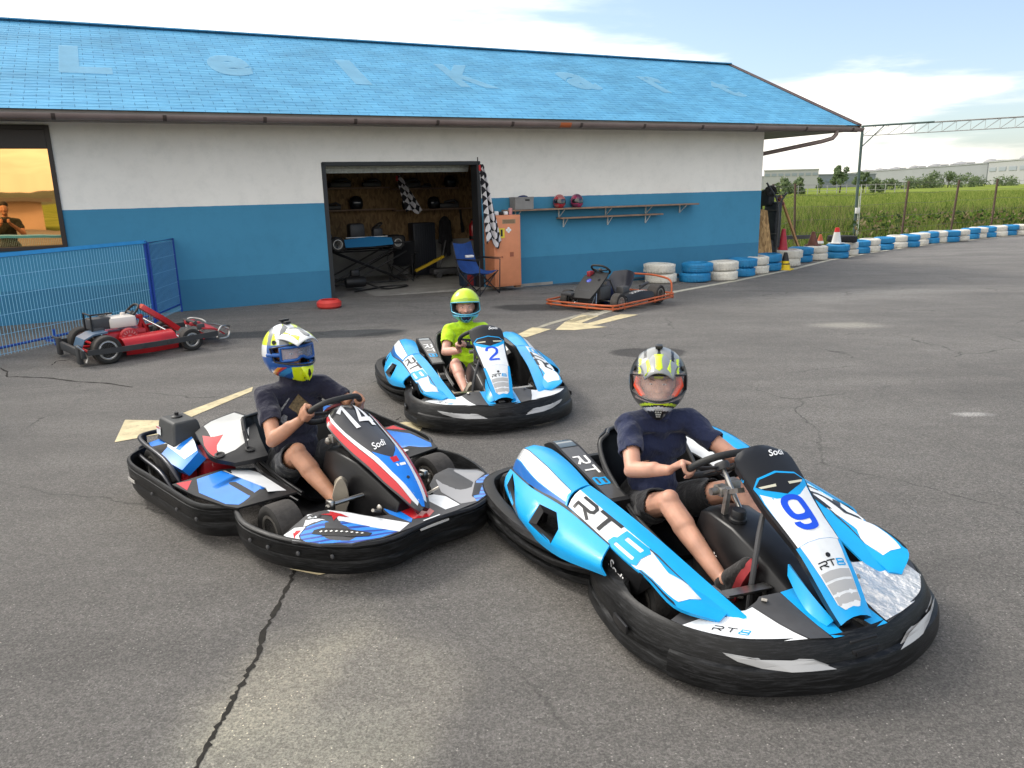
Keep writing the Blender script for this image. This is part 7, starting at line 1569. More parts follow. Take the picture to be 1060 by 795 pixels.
for lab, x, dim, m_, cat in (('small white box on the orange locker, left of the dark tin', -.14, (.10, .08, .06), WHT, 'box'), ('small dark tin on top of the orange locker', -.03, (.07, .07, .05), BLK, 'tin'), ('short white tub between the dark tin and the pink cup on the locker', .06, (.07, .07, .055), WHT, 'tub')):
    p = B(5.60+x, -.25, 1.292+dim[2]/2); mb = MB(); mb.box((0, 0, 0), dim, bev=.008); mb.box((0, 0, dim[2]/2+.004), (dim[0]*.8, dim[1]*.8, .008)); tag(mb.build({'box': 'box', 'tin': 'tin', 'tub': 'tub'}[cat], m_, loc=p, rz=BANG), lab, cat)
p = B(5.76, -.25, 1.292); mb = MB(); mb.lathe([(.030, 0), (.038, .11), (.040, .115), (.036, .115), (.028, .01), (0, .01)], seg=20); tag(mb.build('cup', mat('pink_cup', (.65, .30, .30), .4), loc=p), 'tall pink plastic cup on the right corner of the orange locker', 'cup')
SHW = mat('weathered_plank', (.26, .17, .12), .75, noise_s=5, noise_a=.3)
def shelf(label, s0, s1, z, dep, brk):
    p = B(s0, 0); T = thing('wall_shelf', label, 'shelf', (p.x, p.y, z), BANG, 'plank shelves on the blue wall'); mb = MB(); L_ = s1-s0; mb.box((L_/2, -dep/2-.002, 0), (L_, dep, .028), bev=.003); mb.build('plank', SHW, T)
    for b in brk: mb = MB(); mb.box((b-s0, -.010, -.09), (.022, .016, .16)); mb.bar((b-s0, -.018, -.16), (b-s0, -dep+.03, -.018), .012, .012); mb.build('bracket', mat('white_bracket', (.68, .68, .66), .5), T)
    return T
s1, z1 = wall_s(528, 218, -.28); s2, z2 = wall_s(722, 208, -.28)
shelf('long upper plank shelf holding the grey basket and two helmets', 5.70, 10.05, 1.36, .26, [5.98, 6.9, 7.95, 8.9, 9.75]); shelf('shorter lower plank shelf, empty, under the long one', 6.85, 9.2, 1.185, .2, [7.0, 8.0, 8.9])
s_, z_ = wall_s(541, 211, -.2)
T = thing('storage_basket', 'grey plastic basket on the left end of the long shelf', 'basket', B(s_, -.16, 1.375), BANG); GB = mat('grey_basket', (.22, .215, .21), .6, noise_s=10, noise_a=.1)
mb = MB(); w, d_, h_ = .37, .22, .22
for x, y, a, b in ((0, -d_/2, w, .008), (0, d_/2, w, .008), (-w/2, 0, .008, d_), (w/2, 0, .008, d_)): mb.box((x, y, h_/2), (a, b, h_))
mb.box((0, 0, .008), (w, d_, .012)); mb.box((0, -d_/2, h_-.01), (w+.02, .02, .02)); mb.box((0, d_/2, h_-.01), (w+.02, .02, .02)); mb.build('tub', GB, T)
mb = MB(); mb.box((.06, -d_/2-.006, .165), (.09, .004, .03), bev=.001); mb.build('hand_slot', BLT, T)
mb = MB(); mb.ball((.03, 0, .20), (.11, .07, .05)); o = mb.build('cloth', mat('navy_rag', (.02, .03, .10), .9), loc=B(s_, -.16, 1.375), rz=BANG); tag(o, 'dark blue rag heaped in the grey basket', 'cloth')
def shelf_helmet(label, px, c1, c2, yaw):
    s_, _ = wall_s(px, 208, -.14); p = B(s_, -.14, 1.374+.115)
    T = thing('helmet', label, 'helmet', p, yaw, 'helmets on the long shelf'); mb = MB(); NU, NV = 48, 30; vs = []; fs = []
    for i in range(NV+1):
        th = math.pi*(.001+.82*i/NV)
        for j in range(NU):
            ph = 2*math.pi*j/NU; f_ = max(0, math.cos(ph)); g = max(0, -math.cos(th)); vs.append(Vector((math.sin(th)*math.cos(ph)*(.135+.03*g*f_), math.sin(th)*math.sin(ph)*.118, math.cos(th)*.135)))
    vs = [Vector((v.x, v.y, max(v.z, -.112))) for v in vs]
    for i in range(NV):
        for j in range(NU):
            q_ = (i*NU+j, i*NU+(j+1) % NU, (i+1)*NU+(j+1) % NU, (i+1)*NU+j); c = (vs[q_[0]]+vs[q_[2]])/2; fs.append(q_)
    mb.add(vs, fs); o = mb.build('shell', [c1, mat('helmet_tint', (.012, .012, .016), .12, coat=1), c2], T, smooth=60)
    paint(o, lambda c, n_: 1 if (abs(math.atan2(c.y, c.x)) < R(78) and -.03 < c.z < .05) else (2 if (c.z > .05 and abs(c.y) < .06) or (c.z < -.05 and abs(c.y) > .05) else 0))
    mb = MB(); mb.tube([Vector((.01, s*.12, -.005)) for s in (-1, 1)][:1]+[Vector((.135, -.03, -.035)), Vector((.135, .03, -.035)), Vector((.01, .12, -.005))], .006, 8); mb.build('visor_edge', BLT, T)
shelf_helmet('glossy red full-face helmet on the shelf, nearer the basket', 579, mat('helmet_red', (.35, .015, .03), .25, coat=.8), mat('helmet_rose', (.35, .12, .12), .3), R(-75)); shelf_helmet('magenta and black full-face helmet beside the red one on the shelf', 597, mat('helmet_magenta', (.30, .03, .10), .25, coat=.8), mat('helmet_violet', (.12, .04, .09), .3), R(-60))
o = MB().lathe([(.0, 0), (.16, 0), (.19, .03), (.19, .09), (.15, .13), (.12, .13), (.14, .08), (.12, .05), (0, .05)], seg=36).build('bowl', mat('coral_red_plastic', (.60, .05, .04), .45, noise_s=6, noise_a=.1), loc=gpt(341, 318.5)); tag(o, 'shallow coral red plastic bowl on the ground at the foot of the door jamb', 'bowl')

# camping chairs
def camp_chair(label, loc, rz, m_, k=1.0):
    T = thing('camping_chair', label, 'chair', loc, rz); T.scale = (k, k, k); FR = mat('chair_tube', (.025, .025, .028), .4, metal=.4)
    P = Patch([[(.22, -.26, .41), (.23, 0, .37), (.22, .26, .41)], [(.0, -.25, .39), (.0, 0, .33), (.0, .25, .39)], [(-.18, -.25, .45), (-.18, 0, .38), (-.18, .25, .45)], [(-.27, -.25, .66), (-.26, 0, .63), (-.27, .25, .66)], [(-.34, -.25, .90), (-.33, 0, .87), (-.34, .25, .90)]])
    if P.N(.2, .5).z < 0: P.sgn = -1
    mb = MB(); P.shell(mb, 0, t=.008); mb.build('seat_cloth', m_, T, smooth=60)
    mb = MB()
    for s in (-1, 1):
        mb.tube([(.25, s*.28, .0), (-.22, s*.26, .40), (-.34, s*.26, .92)], .010, 8); mb.tube([(-.28, s*.28, 0), (.24, s*.27, .40)], .010, 8); mb.tube([(.25, s*.28, 0), (.27, s*.29, .60), (-.27, s*.28, .62)], .010, 8)
    mb.tube([(.25, -.28, .02), (.23, .27, .40)], .009, 8); mb.tube([(.25, .28, .02), (.23, -.27, .40)], .009, 8); mb.tube([(-.28, -.28, .02), (-.2, .27, .40)], .009, 8); mb.tube([(-.28, .28, .02), (-.2, -.27, .40)], .009, 8); mb.build('frame', FR, T, smooth=60)
    mb = MB()
    for s in (-1, 1): mb.box((.02, s*.30, .625), (.5, .06, .012), bev=.004)
    mb.build('armrest', FR, T)
camp_chair('royal blue camping chair standing in the doorway beside the orange locker', B(4.92, -.62, gz(*B(4.9, -.6).xy)), BANG+R(-62), mat('royal_blue_canvas', (.012, .055, .22), .85, noise_s=10, noise_a=.2))
camp_chair('dark folding chair inside the garage under the raised kart', B(4.45, 2.1, FZ), BANG+R(-120), mat('black_canvas', (.012, .013, .016), .9), .85)
o = MB().box((-.0, 0, .02), (.14, .09, .04), bev=.01).build('pouch', mat('pale_pouch', (.6, .6, .62), .6), loc=B(4.70, -.78, .62), rz=.3); tag(o, 'small pale pouch on the arm of the blue camping chair', 'pouch')

# chequered flags
def flag_mat(name, d):
    m, nt, b = nodes(name); N = nt.nodes.new; L = nt.links.new; tc = N('ShaderNodeTexCoord'); mp = N('ShaderNodeMapping'); mp.inputs['Rotation'].default_value = (0, 0, R(40)); L(tc.outputs['UV'], mp.inputs[0])
    c = N('ShaderNodeTexChecker'); c.inputs['Scale'].default_value = d; c.inputs['Color1'].default_value = (.62, .61, .64, 1); c.inputs['Color2'].default_value = (.012, .012, .018, 1); L(mp.outputs[0], c.inputs[0]); L(c.outputs[0], b.inputs['Base Color']); b.inputs['Roughness'].default_value = .9; return m
def flag(label, loc, rz, w, h, fm, lean=.25, pole=True):
    T = thing('chequered_flag', label, 'flag', loc, rz); mb = MB(); n, m_ = 26, 40; vs = []; uv = []
    for i in range(m_+1):
        for j in range(n+1):
            u, v = j/n, i/m_; ww = w*(.18+.82*v**.7); x = u*ww+lean*v*.35; y = .055*math.sin(u*13+v*2)*(1-.4*v)-.03; z = -v*h*(1-.06*math.sin(u*7)); vs.append((x, y, z)); uv.append((u*w*1.15, v*h))
    fs = [(i*(n+1)+j, (i+1)*(n+1)+j, (i+1)*(n+1)+j+1, i*(n+1)+j+1) for i in range(m_) for j in range(n)]
    me = bpy.data.meshes.new('flag_cloth'); me.from_pydata(vs, [], fs); me.materials.append(fm); ul = me.uv_layers.new(name='UVMap')
    for l in me.loops: ul.data[l.index].uv = uv[l.vertex_index]
    me.polygons.foreach_set('use_smooth', [True]*len(me.polygons)); o = bpy.data.objects.new('flag_cloth', me); COL.objects.link(o); o.parent = T
    so_ = o.modifiers.new('t', 'SOLIDIFY'); so_.thickness = .002
    if pole: mb = MB(); mb.tube([(-.02, 0, -h*.98), (-.02, 0, .12)], .009, 8); mb.build('pole', BLK, T)
    mb = MB(); mb.box((.01, -.02, -.06), (.04, .03, .10), bev=.006); mb.build('tie', mat('red_tie', (.45, .03, .03), .6), T)
fm = flag_mat('flag_check', 9.5)
flag('black and white chequered flag hanging at the right jamb of the garage door', B(5.07, -.47, 2.16), BANG, .28, 1.36, fm, lean=.30)
flag('dim chequered flag hanging inside the garage', B(4.45, 2.2, 2.06), BANG, .34, .72, fm, lean=.5, pole=False)

# ------------------------------------------------------------------ inside the garage
T = thing('scissor_stand', 'black crossed-tube stand carrying the raised kart in the garage', 'stand', B(3.55, 1.95, FZ), BANG)
mb = MB()
for y in (-.3, .3): mb.tube([(-.75, y, .05), (.55, y, .66)], .016, 8); mb.tube([(.80, y, .05), (-.55, y, .66)], .016, 8); mb.tube([(-.35, y, .05), (.85, y, .62)], .014, 8)
for x, z in ((-.75, .05), (.8, .05), (-.55, .66), (.55, .66)): mb.tube([(x, -.3, z), (x, .3, z)], .016, 8)
mb.tube([(-.75, -.3, .66), (.75, -.3, .66)], .014, 8); mb.tube([(-.75, .3, .66), (.75, .3, .66)], .014, 8); mb.tube([(-.8, -.3, .05), (.85, -.3, .05)], .014, 8); mb.build('tube_frame', BLK, T)
T = thing('go_kart', 'half-stripped kart with a blue and white side pod raised on the stand in the garage', 'go-kart', B(3.62, 1.95, FZ+.68), BANG)
for s in (-1, 1): wheel(T, -.62, s*.45, .14, .14, .18, s); wheel(T, .55, s*.45, .12, .125, .13, s)
mb = MB(); mb.box((0, 0, .06), (1.5, .6, .04)); mb.tube([(-.8, -.5, .12), (.8, -.5, .12)], .02, 8); mb.box((.55, 0, .16), (.5, .5, .16), bev=.05); mb.build('chassis', BLK, T)
mb = MB(); mb.loft([[(x, -.62, z0), (x, -.52, z1), (x, -.42, z1-.02), (x, -.46, z0)] for x, z0, z1 in ((-.50, .08, .22), (0, .08, .26), (.42, .10, .22))]); pd = mb.build('side_pod', mat('dim_blue_plastic', (.02, .17, .36), .4), T, smooth=30)
mb = MB(); mb.box((-.05, -.475, .252), (.8, .06, .012)); mb.box((-.6, -.47, .2), (.12, .06, .06)); mb.build('white_stripe', WHT, pd)
mb = MB(); mb.box((-.1, .1, .34), (.3, .3, .3), bev=.05); mb.box((.28, -.05, .3), (.2, .2, .2), bev=.05); mb.tube([(-.6, -.1, .15), (-.72, -.12, .5)], .02, 8); mb.tube([(.2, 0, .2), (.35, 0, .46)], .015, 8); mb.build('engine', GRY, T)
steering(T, (.3, 0, .42), (-.6, 0, .8), .14)
T = thing('wall_rack', 'dark plank rack across the upper left of the garage back wall', 'rack', B(3.8, IB-.05, 1.84), BANG)
mb = MB(); mb.box((0, -.16, 0), (1.5, .3, .03)); mb.build('plank', SHW, T)
T = thing('wall_rack', 'middle plank rack on the garage back wall with dark parts and helmets', 'rack', B(5.6, IB-.05, 1.36), BANG)
mb = MB(); mb.box((0, -.16, 0), (1.9, .3, .03)); mb.build('plank', SHW, T)
T = thing('wall_rack', 'high plank rack above the middle one on the garage back wall', 'rack', B(5.35, IB-.05, 1.80), BANG)
mb = MB(); mb.box((0, -.16, 0), (1.5, .3, .03)); mb.build('plank', SHW, T)
T = thing('wall_rack', 'low plank rack behind the raised kart', 'rack', B(3.8, IB-.05, 1.40), BANG)
mb = MB(); mb.box((0, -.16, 0), (1.7, .3, .03)); mb.build('plank', SHW, T)
def part_on(label, s, z, kind, k=1.0):
    T = thing('helmet' if kind == 'helmet' else 'kart_part', label, 'helmet' if kind == 'helmet' else 'spare part', B(s, IB-.22, z), BANG+R(-100)); mb = MB()
    if kind == 'helmet': mb.lathe([(.10*k, 0), (.13*k, .06*k), (.135*k, .13*k), (.115*k, .2*k), (.06*k, .245*k), (0, .255*k)], seg=24); mb.box((.09*k, 0, .12*k), (.11*k, .17*k, .07*k), bev=.02, mi=1); mb.build('shell', [BLK, mat('dim_visor', (.05, .06, .08), .15, coat=1)], T, smooth=50)
    elif kind == 'tray': mb.box((0, 0, .05*k), (.22*k, .42*k, .10*k), bev=.02); mb.tube([(0, -.1*k, .12*k), (.05, .1*k, .16*k), (0, .2*k, .1*k)], .03*k, 8); mb.build('bundle', GRY, T)
    elif kind == 'wheel': mb.lathe([(.07*k, -.05), (.13*k, -.06), (.14*k, 0), (.13*k, .06), (.07*k, .05)], (0, 0, .14*k), (1, .2, 0), 28, closed=True); mb.build('tyre', RUB, T)
part_on('dark helmet on the high rack by the door jamb', 5.95, 1.82, 'helmet'); part_on('bundle of dark kart parts on the left end of the upper rack', 3.55, 1.86, 'tray', 1.0); part_on('pair of hoses and parts on the right end of the upper left rack', 4.2, 1.86, 'tray', .9)
part_on('round dark cover on the high rack left of the box', 5.02, 1.82, 'tray', 1.1); part_on('small dark box on the high rack', 5.4, 1.82, 'tray', .5); part_on('pale grey helmet on the middle rack at its left end', 4.95, 1.38, 'helmet', .85); part_on('dark helmet in the middle of the middle rack', 5.55, 1.38, 'helmet', 1.0); part_on('heap of black gloves and belts on the middle rack', 5.9, 1.38, 'tray', 1.0)
part_on('grey and black helmet on the low rack behind the raised kart', 3.85, 1.42, 'helmet', 1.05); part_on('dark parts on the low rack left of the helmet', 3.35, 1.42, 'tray', .8)
T = thing('cabinet', 'tall dark ribbed plastic cabinet against the garage back wall', 'cabinet', B(5.2, 2.95, FZ), BANG)
mb = MB(); mb.box((0, 0, .55), (.5, .35, 1.1), bev=.02)
for k in range(9): mb.box((-.2+.05*k, -.178, .55), (.02, .01, .98))
mb.build('body', mat('dark_slate_plastic', (.018, .022, .032), .5), T)
T = thing('extinguisher', 'red fire extinguisher hanging by the right side of the garage', 'extinguisher', B(6.2, 2.5, .70), BANG)
mb = MB(); mb.lathe([(0, 0), (.075, 0), (.08, .02), (.08, .30), (.06, .36), (.025, .38), (.025, .41), (0, .41)], seg=24); mb.build('cylinder', mat('extinguisher_red', (.45, .01, .015), .3, coat=.5), T)
mb = MB(); mb.box((0, 0, .43), (.03, .10, .03)); mb.tube([(0, .03, .41), (.04, .10, .36), (.03, .10, .12)], .010, 8); mb.lathe([(.082, .02), (.082, .09)], seg=24); mb.build('valve', BLK, T)
T = thing('hand_truck', 'yellow-armed floor jack on the garage floor', 'jack', B(5.1, 2.2, FZ), BANG)
mb = MB(); mb.bar((-.35, 0, .16), (.28, 0, .42), .08, .05); mb.build('arm', mat('jack_yellow', (.60, .40, .02), .5), T); mb = MB(); mb.box((.3, 0, .12), (.6, .3, .12), bev=.03); mb.tube([(.2, 0, .2), (.35, 0, .75)], .015, 8)
for x in (.1, .55): mb.lathe([(0, -.03), (.06, -.03), (.06, .03), (0, .03)], (x, -.18, .06), (0, 1, 0), 20)
mb.build('base', GRY, T)
T = thing('overall', 'black racing overall hanging on the chipboard wall', 'clothing', B(5.72, 2.9, 1.12), BANG)
mb = MB(); capsule(mb, (0, 0, 0), (0, 0, -.35), .10, .09, flat=((0, 1, 0), .5)); capsule(mb, (-.08, 0, -.02), (-.13, 0, -.45), .05, .04); capsule(mb, (.08, 0, -.02), (.13, 0, -.42), .05, .04); capsule(mb, (-.04, 0, -.35), (-.06, 0, -.75), .06, .045); capsule(mb, (.05, 0, -.35), (.06, 0, -.72), .06, .045); remesh(mb, 'suit', mat('black_cloth', (.012, .012, .014), .9), T, voxel=.014, smooth=4, wob=.01, wobs=8)
T = thing('strap', 'black strap hanging from the middle rack', 'strap', B(6.15, IB-.25, 1.36), BANG); mb = MB(); mb.bar((0, 0, 0), (.03, 0, -.34), .05, .01, up=(0, 1, 0)); mb.bar((.03, 0, -.30), (.05, 0, -.52), .07, .02, up=(0, 1, 0)); mb.build('webbing', BLK, T)
T = thing('compressor', 'small black compressor with a coiled hose on the garage floor', 'compressor', B(3.15, .95, FZ), BANG)
mb = MB(); mb.lathe([(0, -.2), (.09, -.18), (.10, -.14), (.10, .14), (.09, .18), (0, .2)], (0, 0, .16), (1, 0, 0), 20); mb.box((0, 0, .32), (.16, .12, .12), bev=.02); mb.build('tank', BLK, T); mb = MB(); mb.tube(catm([(.2, 0, .12), (.5, -.2, .02), (.9, -.1, .02), (1.0, .1, .02), (.6, .15, .02), (.3, -.05, .02), (-.1, -.3, .02)], 6), .014, 6); mb.build('hose', BLT, T)
T = thing('toolbox', 'dark metal toolbox with red band under the blue camping chair', 'toolbox', B(5.15, .35, FZ), BANG); mb = MB(); mb.box((0, 0, .12), (.3, .25, .24), bev=.02); mb.build('case', mat('navy_case', (.015, .03, .06), .5), T); mb = MB(); mb.box((-.02, -.127, .12), (.12, .004, .2)); mb.build('band', mat('case_red', (.25, .02, .02), .5), T)

# ------------------------------------------------------------------ meadow, trees and factories
def leafmat(name, c1, c2):
    m, nt, b = nodes(name); N = nt.nodes.new; L = nt.links.new; g = N('ShaderNodeNewGeometry'); r = N('ShaderNodeValToRGB'); r.color_ramp.elements[0].color = (*c1, 1); r.color_ramp.elements[1].color = (*c2, 1)
    L(g.outputs['Random Per Island'], r.inputs[0]); L(r.outputs[0], b.inputs['Base Color']); b.inputs['Roughness'].default_value = .8; b.inputs['Specular IOR Level'].default_value = .15
    tr = N('ShaderNodeBsdfTranslucent'); L(r.outputs[0], tr.inputs[0]); ms = N('ShaderNodeMixShader'); ms.inputs[0].default_value = .35; o = nt.nodes['Material Output']; L(b.outputs[0], ms.inputs[1]); L(tr.outputs[0], ms.inputs[2]); L(ms.outputs[0], o.inputs[0]); return m
def blades(name, pts, hts, mats, wid, lean=.35, label=None, cat=None):
    n = len(pts); ang = RNG.uniform(0, 2*math.pi, n); ln = RNG.uniform(.05, lean, n)*hts; w = wid*RNG.uniform(.6, 1.4, n); a2 = RNG.uniform(0, 2*math.pi, n)
    b0 = pts+np.stack([np.cos(a2)*w, np.sin(a2)*w, np.zeros(n)], 1); b1 = pts-np.stack([np.cos(a2)*w, np.sin(a2)*w, np.zeros(n)], 1)
    mid = pts+np.stack([np.cos(ang)*ln*.35, np.sin(ang)*ln*.35, hts*.6], 1); tip = pts+np.stack([np.cos(ang)*ln, np.sin(ang)*ln, hts], 1)
    m0 = mid+(b0-pts)*.7; m1 = mid-(b0-pts)*.7
    V = np.stack([b0, b1, m1, m0, tip], 1).reshape(-1, 3); i = np.arange(n)*5; fs = [f_ for k in i for f_ in ((k, k+1, k+2, k+3), (k+3, k+2, k+4))]
    me = bpy.data.meshes.new(name); me.from_pydata(V.tolist(), [], fs)
    for m_ in mats: me.materials.append(m_)
    idx = RNG.integers(0, len(mats), n); me.polygons.foreach_set('material_index', np.repeat(idx, 2).tolist()); me.update()
    o = bpy.data.objects.new(name, me); COL.objects.link(o); tag(o, label, cat, kind='stuff'); return o
def scatter(n, d0, d1, px0, px1, bias=1.0, line=True):
    px = RNG.uniform(px0, px1, n); u = RNG.uniform(0, 1, n)**bias; out = []
    xs = np.array([p[0] for p in EDGEW]); 
    for a, t in zip(px, u):
        d = ray(a, 200); hh = math.hypot(d.x, d.y); nx, ny = d.x/hh, d.y/hh
        dd = d0+(d1-d0)*t; x, y = nx*dd, ny*dd
        s = (x-BA.x)*BU.x+(y-BA.y)*BU.y; nn = (x-BA.x)*BN.x+(y-BA.y)*BN.y
        lim = np.interp(s, xs, EN)
        if nn < lim: continue
        out.append((x, y, gz(x, y)-.05, nn-lim))
    return np.array(out)
EDGEW = [(12.2, 1.6), (13.4, 1.9), (16.0, 3.5), (18.6, 4.7), (21.3, 5.4), (24, 5.9), (26.6, 6.2), (29.5, 6.5), (33, 6.6), (40, 6.3), (62, 3.4)]; EN = np.array([p[1] for p in EDGEW])
G1 = leafmat('grass_green', (.05, .11, .015), (.16, .24, .04)); G2 = leafmat('grass_yellow_green', (.14, .20, .04), (.32, .35, .09)); G3 = leafmat('dry_stalks', (.14, .10, .05), (.32, .27, .15)); G4 = leafmat('dark_weeds', (.02, .045, .012), (.07, .11, .03))
p = scatter(60000, 19, 50, 780, 1110, .7); d_ = p[:, 3]
clump = np.array([noise.noise(Vector((x*.35, y*.35, 3))) for x, y in p[:, :2]])
h_ = np.clip(.25+.16*d_, .2, .78)*(1+.35*clump)*RNG.uniform(.55, 1.2, len(p)); blades('tall_grass', p[:, :3], h_, [G1, G2, G1, G2, G4, G3], .013, .4, 'tall rough grass and weeds behind the tyre wall', 'grass')
p = scatter(70000, 36, 150, 770, 1110, 1.3); p = p[p[:, 3] > 6]; blades('meadow_grass', p[:, :3], RNG.uniform(.25, .6, len(p)), [G2, G2, G1, G2], .03, .5, 'pale green open meadow reaching to the factories', 'grass')
# broad-leaved weeds: clumps of dark leaves among the grass
p = scatter(9000, 20, 42, 880, 1110, .8); k_ = np.array([noise.noise(Vector((x*.5, y*.5, 9))) for x, y in p[:, :2]]) > .08; p = p[k_]
p[:, 2] += RNG.uniform(.1, .75, len(p)); blades('weed_clumps', p[:, :3], RNG.uniform(.06, .16, len(p)), [G4, G3, G1], .06, 1.2, 'dark leafy weeds with dry seed heads near the fence', 'weeds')
def tree(name, label, cat, px, ds, h, w, m_, seed, group, n=1500, cz=.35, leaf=.22):
    p = ppt(px, ds); z0 = gz(p.x, p.y)-.06; rg = np.random.default_rng(seed); T = thing(name, label, cat, (p.x, p.y, z0), 0, group)
    mb = MB(); mb.tube([(0, 0, -.1), (.03*h, 0, h*.35), (0, .03*h, h*.7), (0, 0, h*.92)], [.03*h, .022*h, .012*h, .004*h], 7)
    for k in range(7): a = k*2.4; z = h*(.25+.09*k); mb.tube([(0, 0, z), (math.cos(a)*w*.35, math.sin(a)*w*.35, z+h*.14)], [.010*h, .003*h], 5)
    mb.build('trunk', mat('bark', (.06, .045, .035), .9, noise_s=6, noise_a=.3), T)
    cl = []; 
    for k in range(16):
        z = rg.uniform(cz, .95); r = w*.5*math.sin(min(1, (1-z)/(1-cz)+.12)*math.pi*.62)*rg.uniform(.3, 1); a = rg.uniform(0, 6.28); cl.append((math.cos(a)*r, math.sin(a)*r, z*h, w*.5*rg.uniform(.22, .42)))
    cl = np.array(cl); i = rg.integers(0, len(cl), n); v = rg.normal(0, 1, (n, 3)); v /= np.linalg.norm(v, axis=1)[:, None]; rr_ = rg.uniform(.3, 1, n)**.5
    c = cl[i, :3]+v*(cl[i, 3]*rr_)[:, None]; q = rg.normal(0, 1, (n, 3)); q /= np.linalg.norm(q, axis=1)[:, None]; q2 = np.cross(q, v); q2 /= np.linalg.norm(q2, axis=1)[:, None]+1e-6; s = leaf*rg.uniform(.5, 1.3, n)[:, None]
    V = np.stack([c-q*s, c-q2*s*.5, c+q*s, c+q2*s*.5], 1).reshape(-1, 3); me = bpy.data.meshes.new('crown'); me.from_pydata(V.tolist(), [], [(4*k, 4*k+1, 4*k+2, 4*k+3) for k in range(n)]); me.materials.append(m_); o = bpy.data.objects.new('crown', me); COL.objects.link(o); o.parent = T
L1 = leafmat('tree_leaves', (.09, .14, .07), (.20, .26, .13)); L2 = leafmat('bush_leaves', (.09, .14, .07), (.21, .26, .13))  # leaf colours lightened in place of distance haze
tree('young_tree', 'taller pointed young tree beyond the meadow, left of the gantry post', 'tree', 869, 190, 5.7, 4.2, L1, 1, 'trees beyond the meadow', leaf=.3); tree('young_tree', 'young tree directly behind the green gantry post', 'tree', 893, 185, 4.2, 3.6, L1, 2, 'trees beyond the meadow', leaf=.3); tree('young_tree', 'thin small tree between the low bush and the taller young tree', 'tree', 848, 195, 3.6, 1.8, L1, 3, 'trees beyond the meadow', 700, leaf=.25)
for k, (px, ds, h, w) in enumerate(((812, 150, 2.9, 4.2), (826, 160, 3.0, 3.6), (905, 180, 2.6, 3.4), (920, 230, 2.4, 6), (940, 260, 2.8, 8), (955, 270, 3.6, 8), (966, 270, 4.4, 9), (980, 270, 4.0, 8), (994, 280, 3.2, 8), (1010, 300, 2.4, 9), (1040, 300, 2.2, 10))):
    tree('bush', '%s bush from the left in the row along the far meadow edge' % ORD[k], 'bush', px, ds, h, w, L2, 20+k, 'bushes at the far edge of the meadow', 700, .05, .35)
GW = mat('far_grey_cladding', (.25, .265, .28), .7, noise_s=.05, noise_a=.06); GWL = mat('far_white_cladding', (.33, .34, .35), .7); GD = mat('far_glass', (.22, .26, .30), .3); GR_ = mat('far_roof_plant', (.3, .3, .3), .6)  # far grey lightened in colour to stand for haze
def factory(label, pa, pb, dep, h, walls, strip, extra=0):
    a, b = ppt(*pa), ppt(*pb); d = b-a; L_ = d.length; T = thing('factory', label, 'factory', (a.x, a.y, -.4), math.atan2(d.y, d.x), 'factories on the horizon')
    mb = MB(); mb.box((L_/2, dep/2, h/2), (L_, dep, h)); mb.box((L_/2, dep/2, h+.15), (L_+.6, dep+.6, .5)); mb.build('wall', walls, T)
    if strip:
        z0, z1, n = strip
        for k in range(n): mb = MB(); w = L_/n; mb.box((w*(k+.5), -.1, (z0+z1)/2), (w*.72, .2, z1-z0)); mb.build('window', GD, T)
    if extra:
        for k in range(extra):
            mb = MB(); x = L_*(.1+.8*k/max(1, extra-1)); mb.lathe([(0, 0), (3+k % 3, 0), (3.2+k % 3, 1.2), (2.0, 2.2), (0, 2.6)], (x, 12, h), seg=14); mb.box((x+6, 14, h+.9), (4, 4, 1.8)); mb.build('roof_unit', GR_, T)
    return T
factory('long plain grey factory hall on the horizon behind the bushes', (868, 690), (1019, 425), 60, 9.3, GW, None, 7)
factory('pale factory wing with a band of windows at the right edge of the picture', (1020, 418), (1120, 330), 50, 9.6, GWL, (5.6, 7.2, 8), 4)
factory('two-storey pale office block at the left end of the horizon', (790, 400), (846, 400), 40, 8.6, GWL, (6.0, 7.2, 8)); factory('lower pale hall between the office block and the long grey factory', (846, 420), (905, 470), 40, 6.3, GW, (3.0, 4.4, 9))
T = thing('far_fence', 'low pale mesh fence crossing the far side of the meadow', 'fence'); pv = None
for k in range(14):
    p = ppt(806+k*10, 150); mb = MB(); mb.tube([(p.x, p.y, -.4), (p.x, p.y, 1.5)], .07, 5); mb.build('post', GV, T)
    if pv is not None: [MB().tube([(pv.x, pv.y, z), (p.x, p.y, z)], .03, 4).build('rail', GV, T) for z in (1.3, .5)]
    pv = p
# hills behind the photographer, seen only in the amber glass
mb = MB(); mb.keep = True; n = 60; top = [(x, -900-100*math.sin(i*.3), 26+20*noise.noise(Vector((i*.11, 0, 5)))+9*noise.noise(Vector((i*.4, 2, 1)))) for i, x in enumerate(np.linspace(-2600, 900, n))]
mb.add([(x, -500, -3) for x, y, z in top]+[(x, y, max(8, z)) for x, y, z in top]+[(x, -1800, -3) for x, y, z in top], [(i, i+1, n+i+1, n+i) for i in range(n-1)]+[(n+i, n+i+1, 2*n+i+1, 2*n+i) for i in range(n-1)]); o = mb.build('hills', mat('hill_woods', (.045, .06, .035), .95, noise_s=.01, noise_a=.3)); tag(o, kind='structure')
mb = MB(); mb.box((0, 0, .9), (60, 8, 2.2)); mb.box((0, 0, 2.05), (61, 9, .25), mi=1); o = mb.build('low_hall', [mat('beige_render', (.55, .40, .30), .85, noise_s=.5, noise_a=.1), mat('grey_roofing', (.14, .13, .12), .7)], loc=(-18, -42, -.2), rz=R(14)); tag(o, 'low beige hall with a grey roof across the yard, mirrored in the window', 'building')
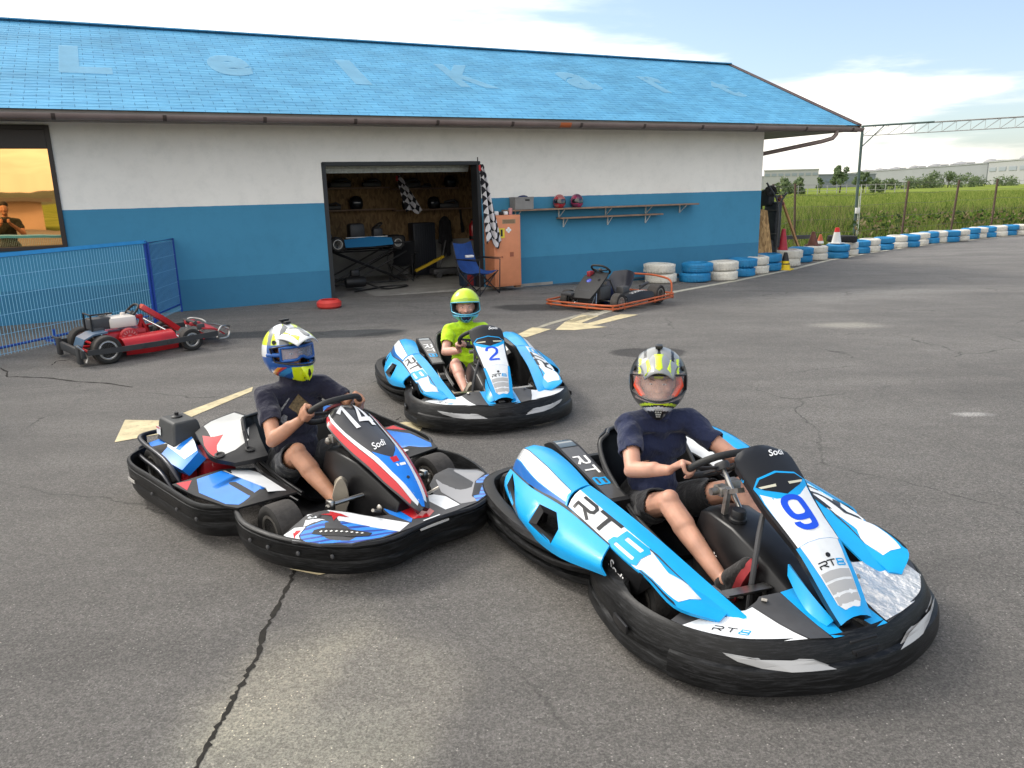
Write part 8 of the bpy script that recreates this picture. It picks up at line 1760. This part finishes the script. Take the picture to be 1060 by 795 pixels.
# the man with the phone, mirrored in the window
T = thing('person', 'man in a dark t-shirt raising a phone, mirrored in the amber window', 'person', (-5.35, 6.35, 0), R(112))
mb = MB()
for s in (-1, 1): capsule(mb, (0, s*.10, .88), (.01, s*.11, .48), .085, .058); capsule(mb, (.01, s*.11, .48), (0, s*.12, .09), .058, .042); capsule(mb, (-.03, s*.12, .05), (.15, s*.13, .04), .045, .035); capsule(mb, (0, s*.19, 1.36), (.10, s*.27, 1.12), .052, .042); capsule(mb, (.10, s*.27, 1.12), (.27, s*.08, 1.32), .042, .028); hand(mb, (.27, s*.08, 1.32), (.33, s*.06, 1.38), (0, 0, 1), s)
capsule(mb, (0, 0, .92), (0, 0, 1.30), .135, .15, flat=((1, 0, 0), .7)); capsule(mb, (0, 0, 1.40), (.01, 0, 1.52), .055, .05); head_mesh(mb, (.02, 0, 1.60), 0); remesh(mb, 'body', sk2, T, voxel=.008, smooth=4)
mb = MB(); capsule(mb, (0, 0, .95), (0, 0, 1.30), .150, .165, flat=((1, 0, 0), .75))
for s in (-1, 1): capsule(mb, (0, s*.08, 1.37), (0, s*.19, 1.36), .07, .066); capsule(mb, (0, s*.19, 1.36), (.05, s*.235, 1.23), .066, .058)
remesh(mb, 'tshirt', cloth('dark_green_tshirt', (.015, .02, .015)), T, voxel=.01, smooth=6, wob=.01, wobs=9)
mb = MB(); capsule(mb, (0, -.05, .90), (0, .05, .90), .13, .13)
for s in (-1, 1): capsule(mb, (0, s*.10, .88), (.01, s*.11, .50), .10, .078)
remesh(mb, 'shorts', gsh, T, voxel=.01, smooth=6); mb = MB(); mb.ball((0, 0, 1.665), (.10, .083, .075)); mb.build('hair', mat('dark_hair', (.015, .012, .01), .7), T, smooth=60)
o = MB().box((0, 0, 0), (.010, .15, .075), bev=.008).build('phone', mat('phone_black', (.015, .015, .017), .2), loc=Vector((-5.35, 6.35, 1.385))+Matrix.Rotation(R(112), 3, 'Z')@Vector((.345, 0, 0)), rz=R(112)); tag(o, 'black phone held up by the man mirrored in the window', 'phone')
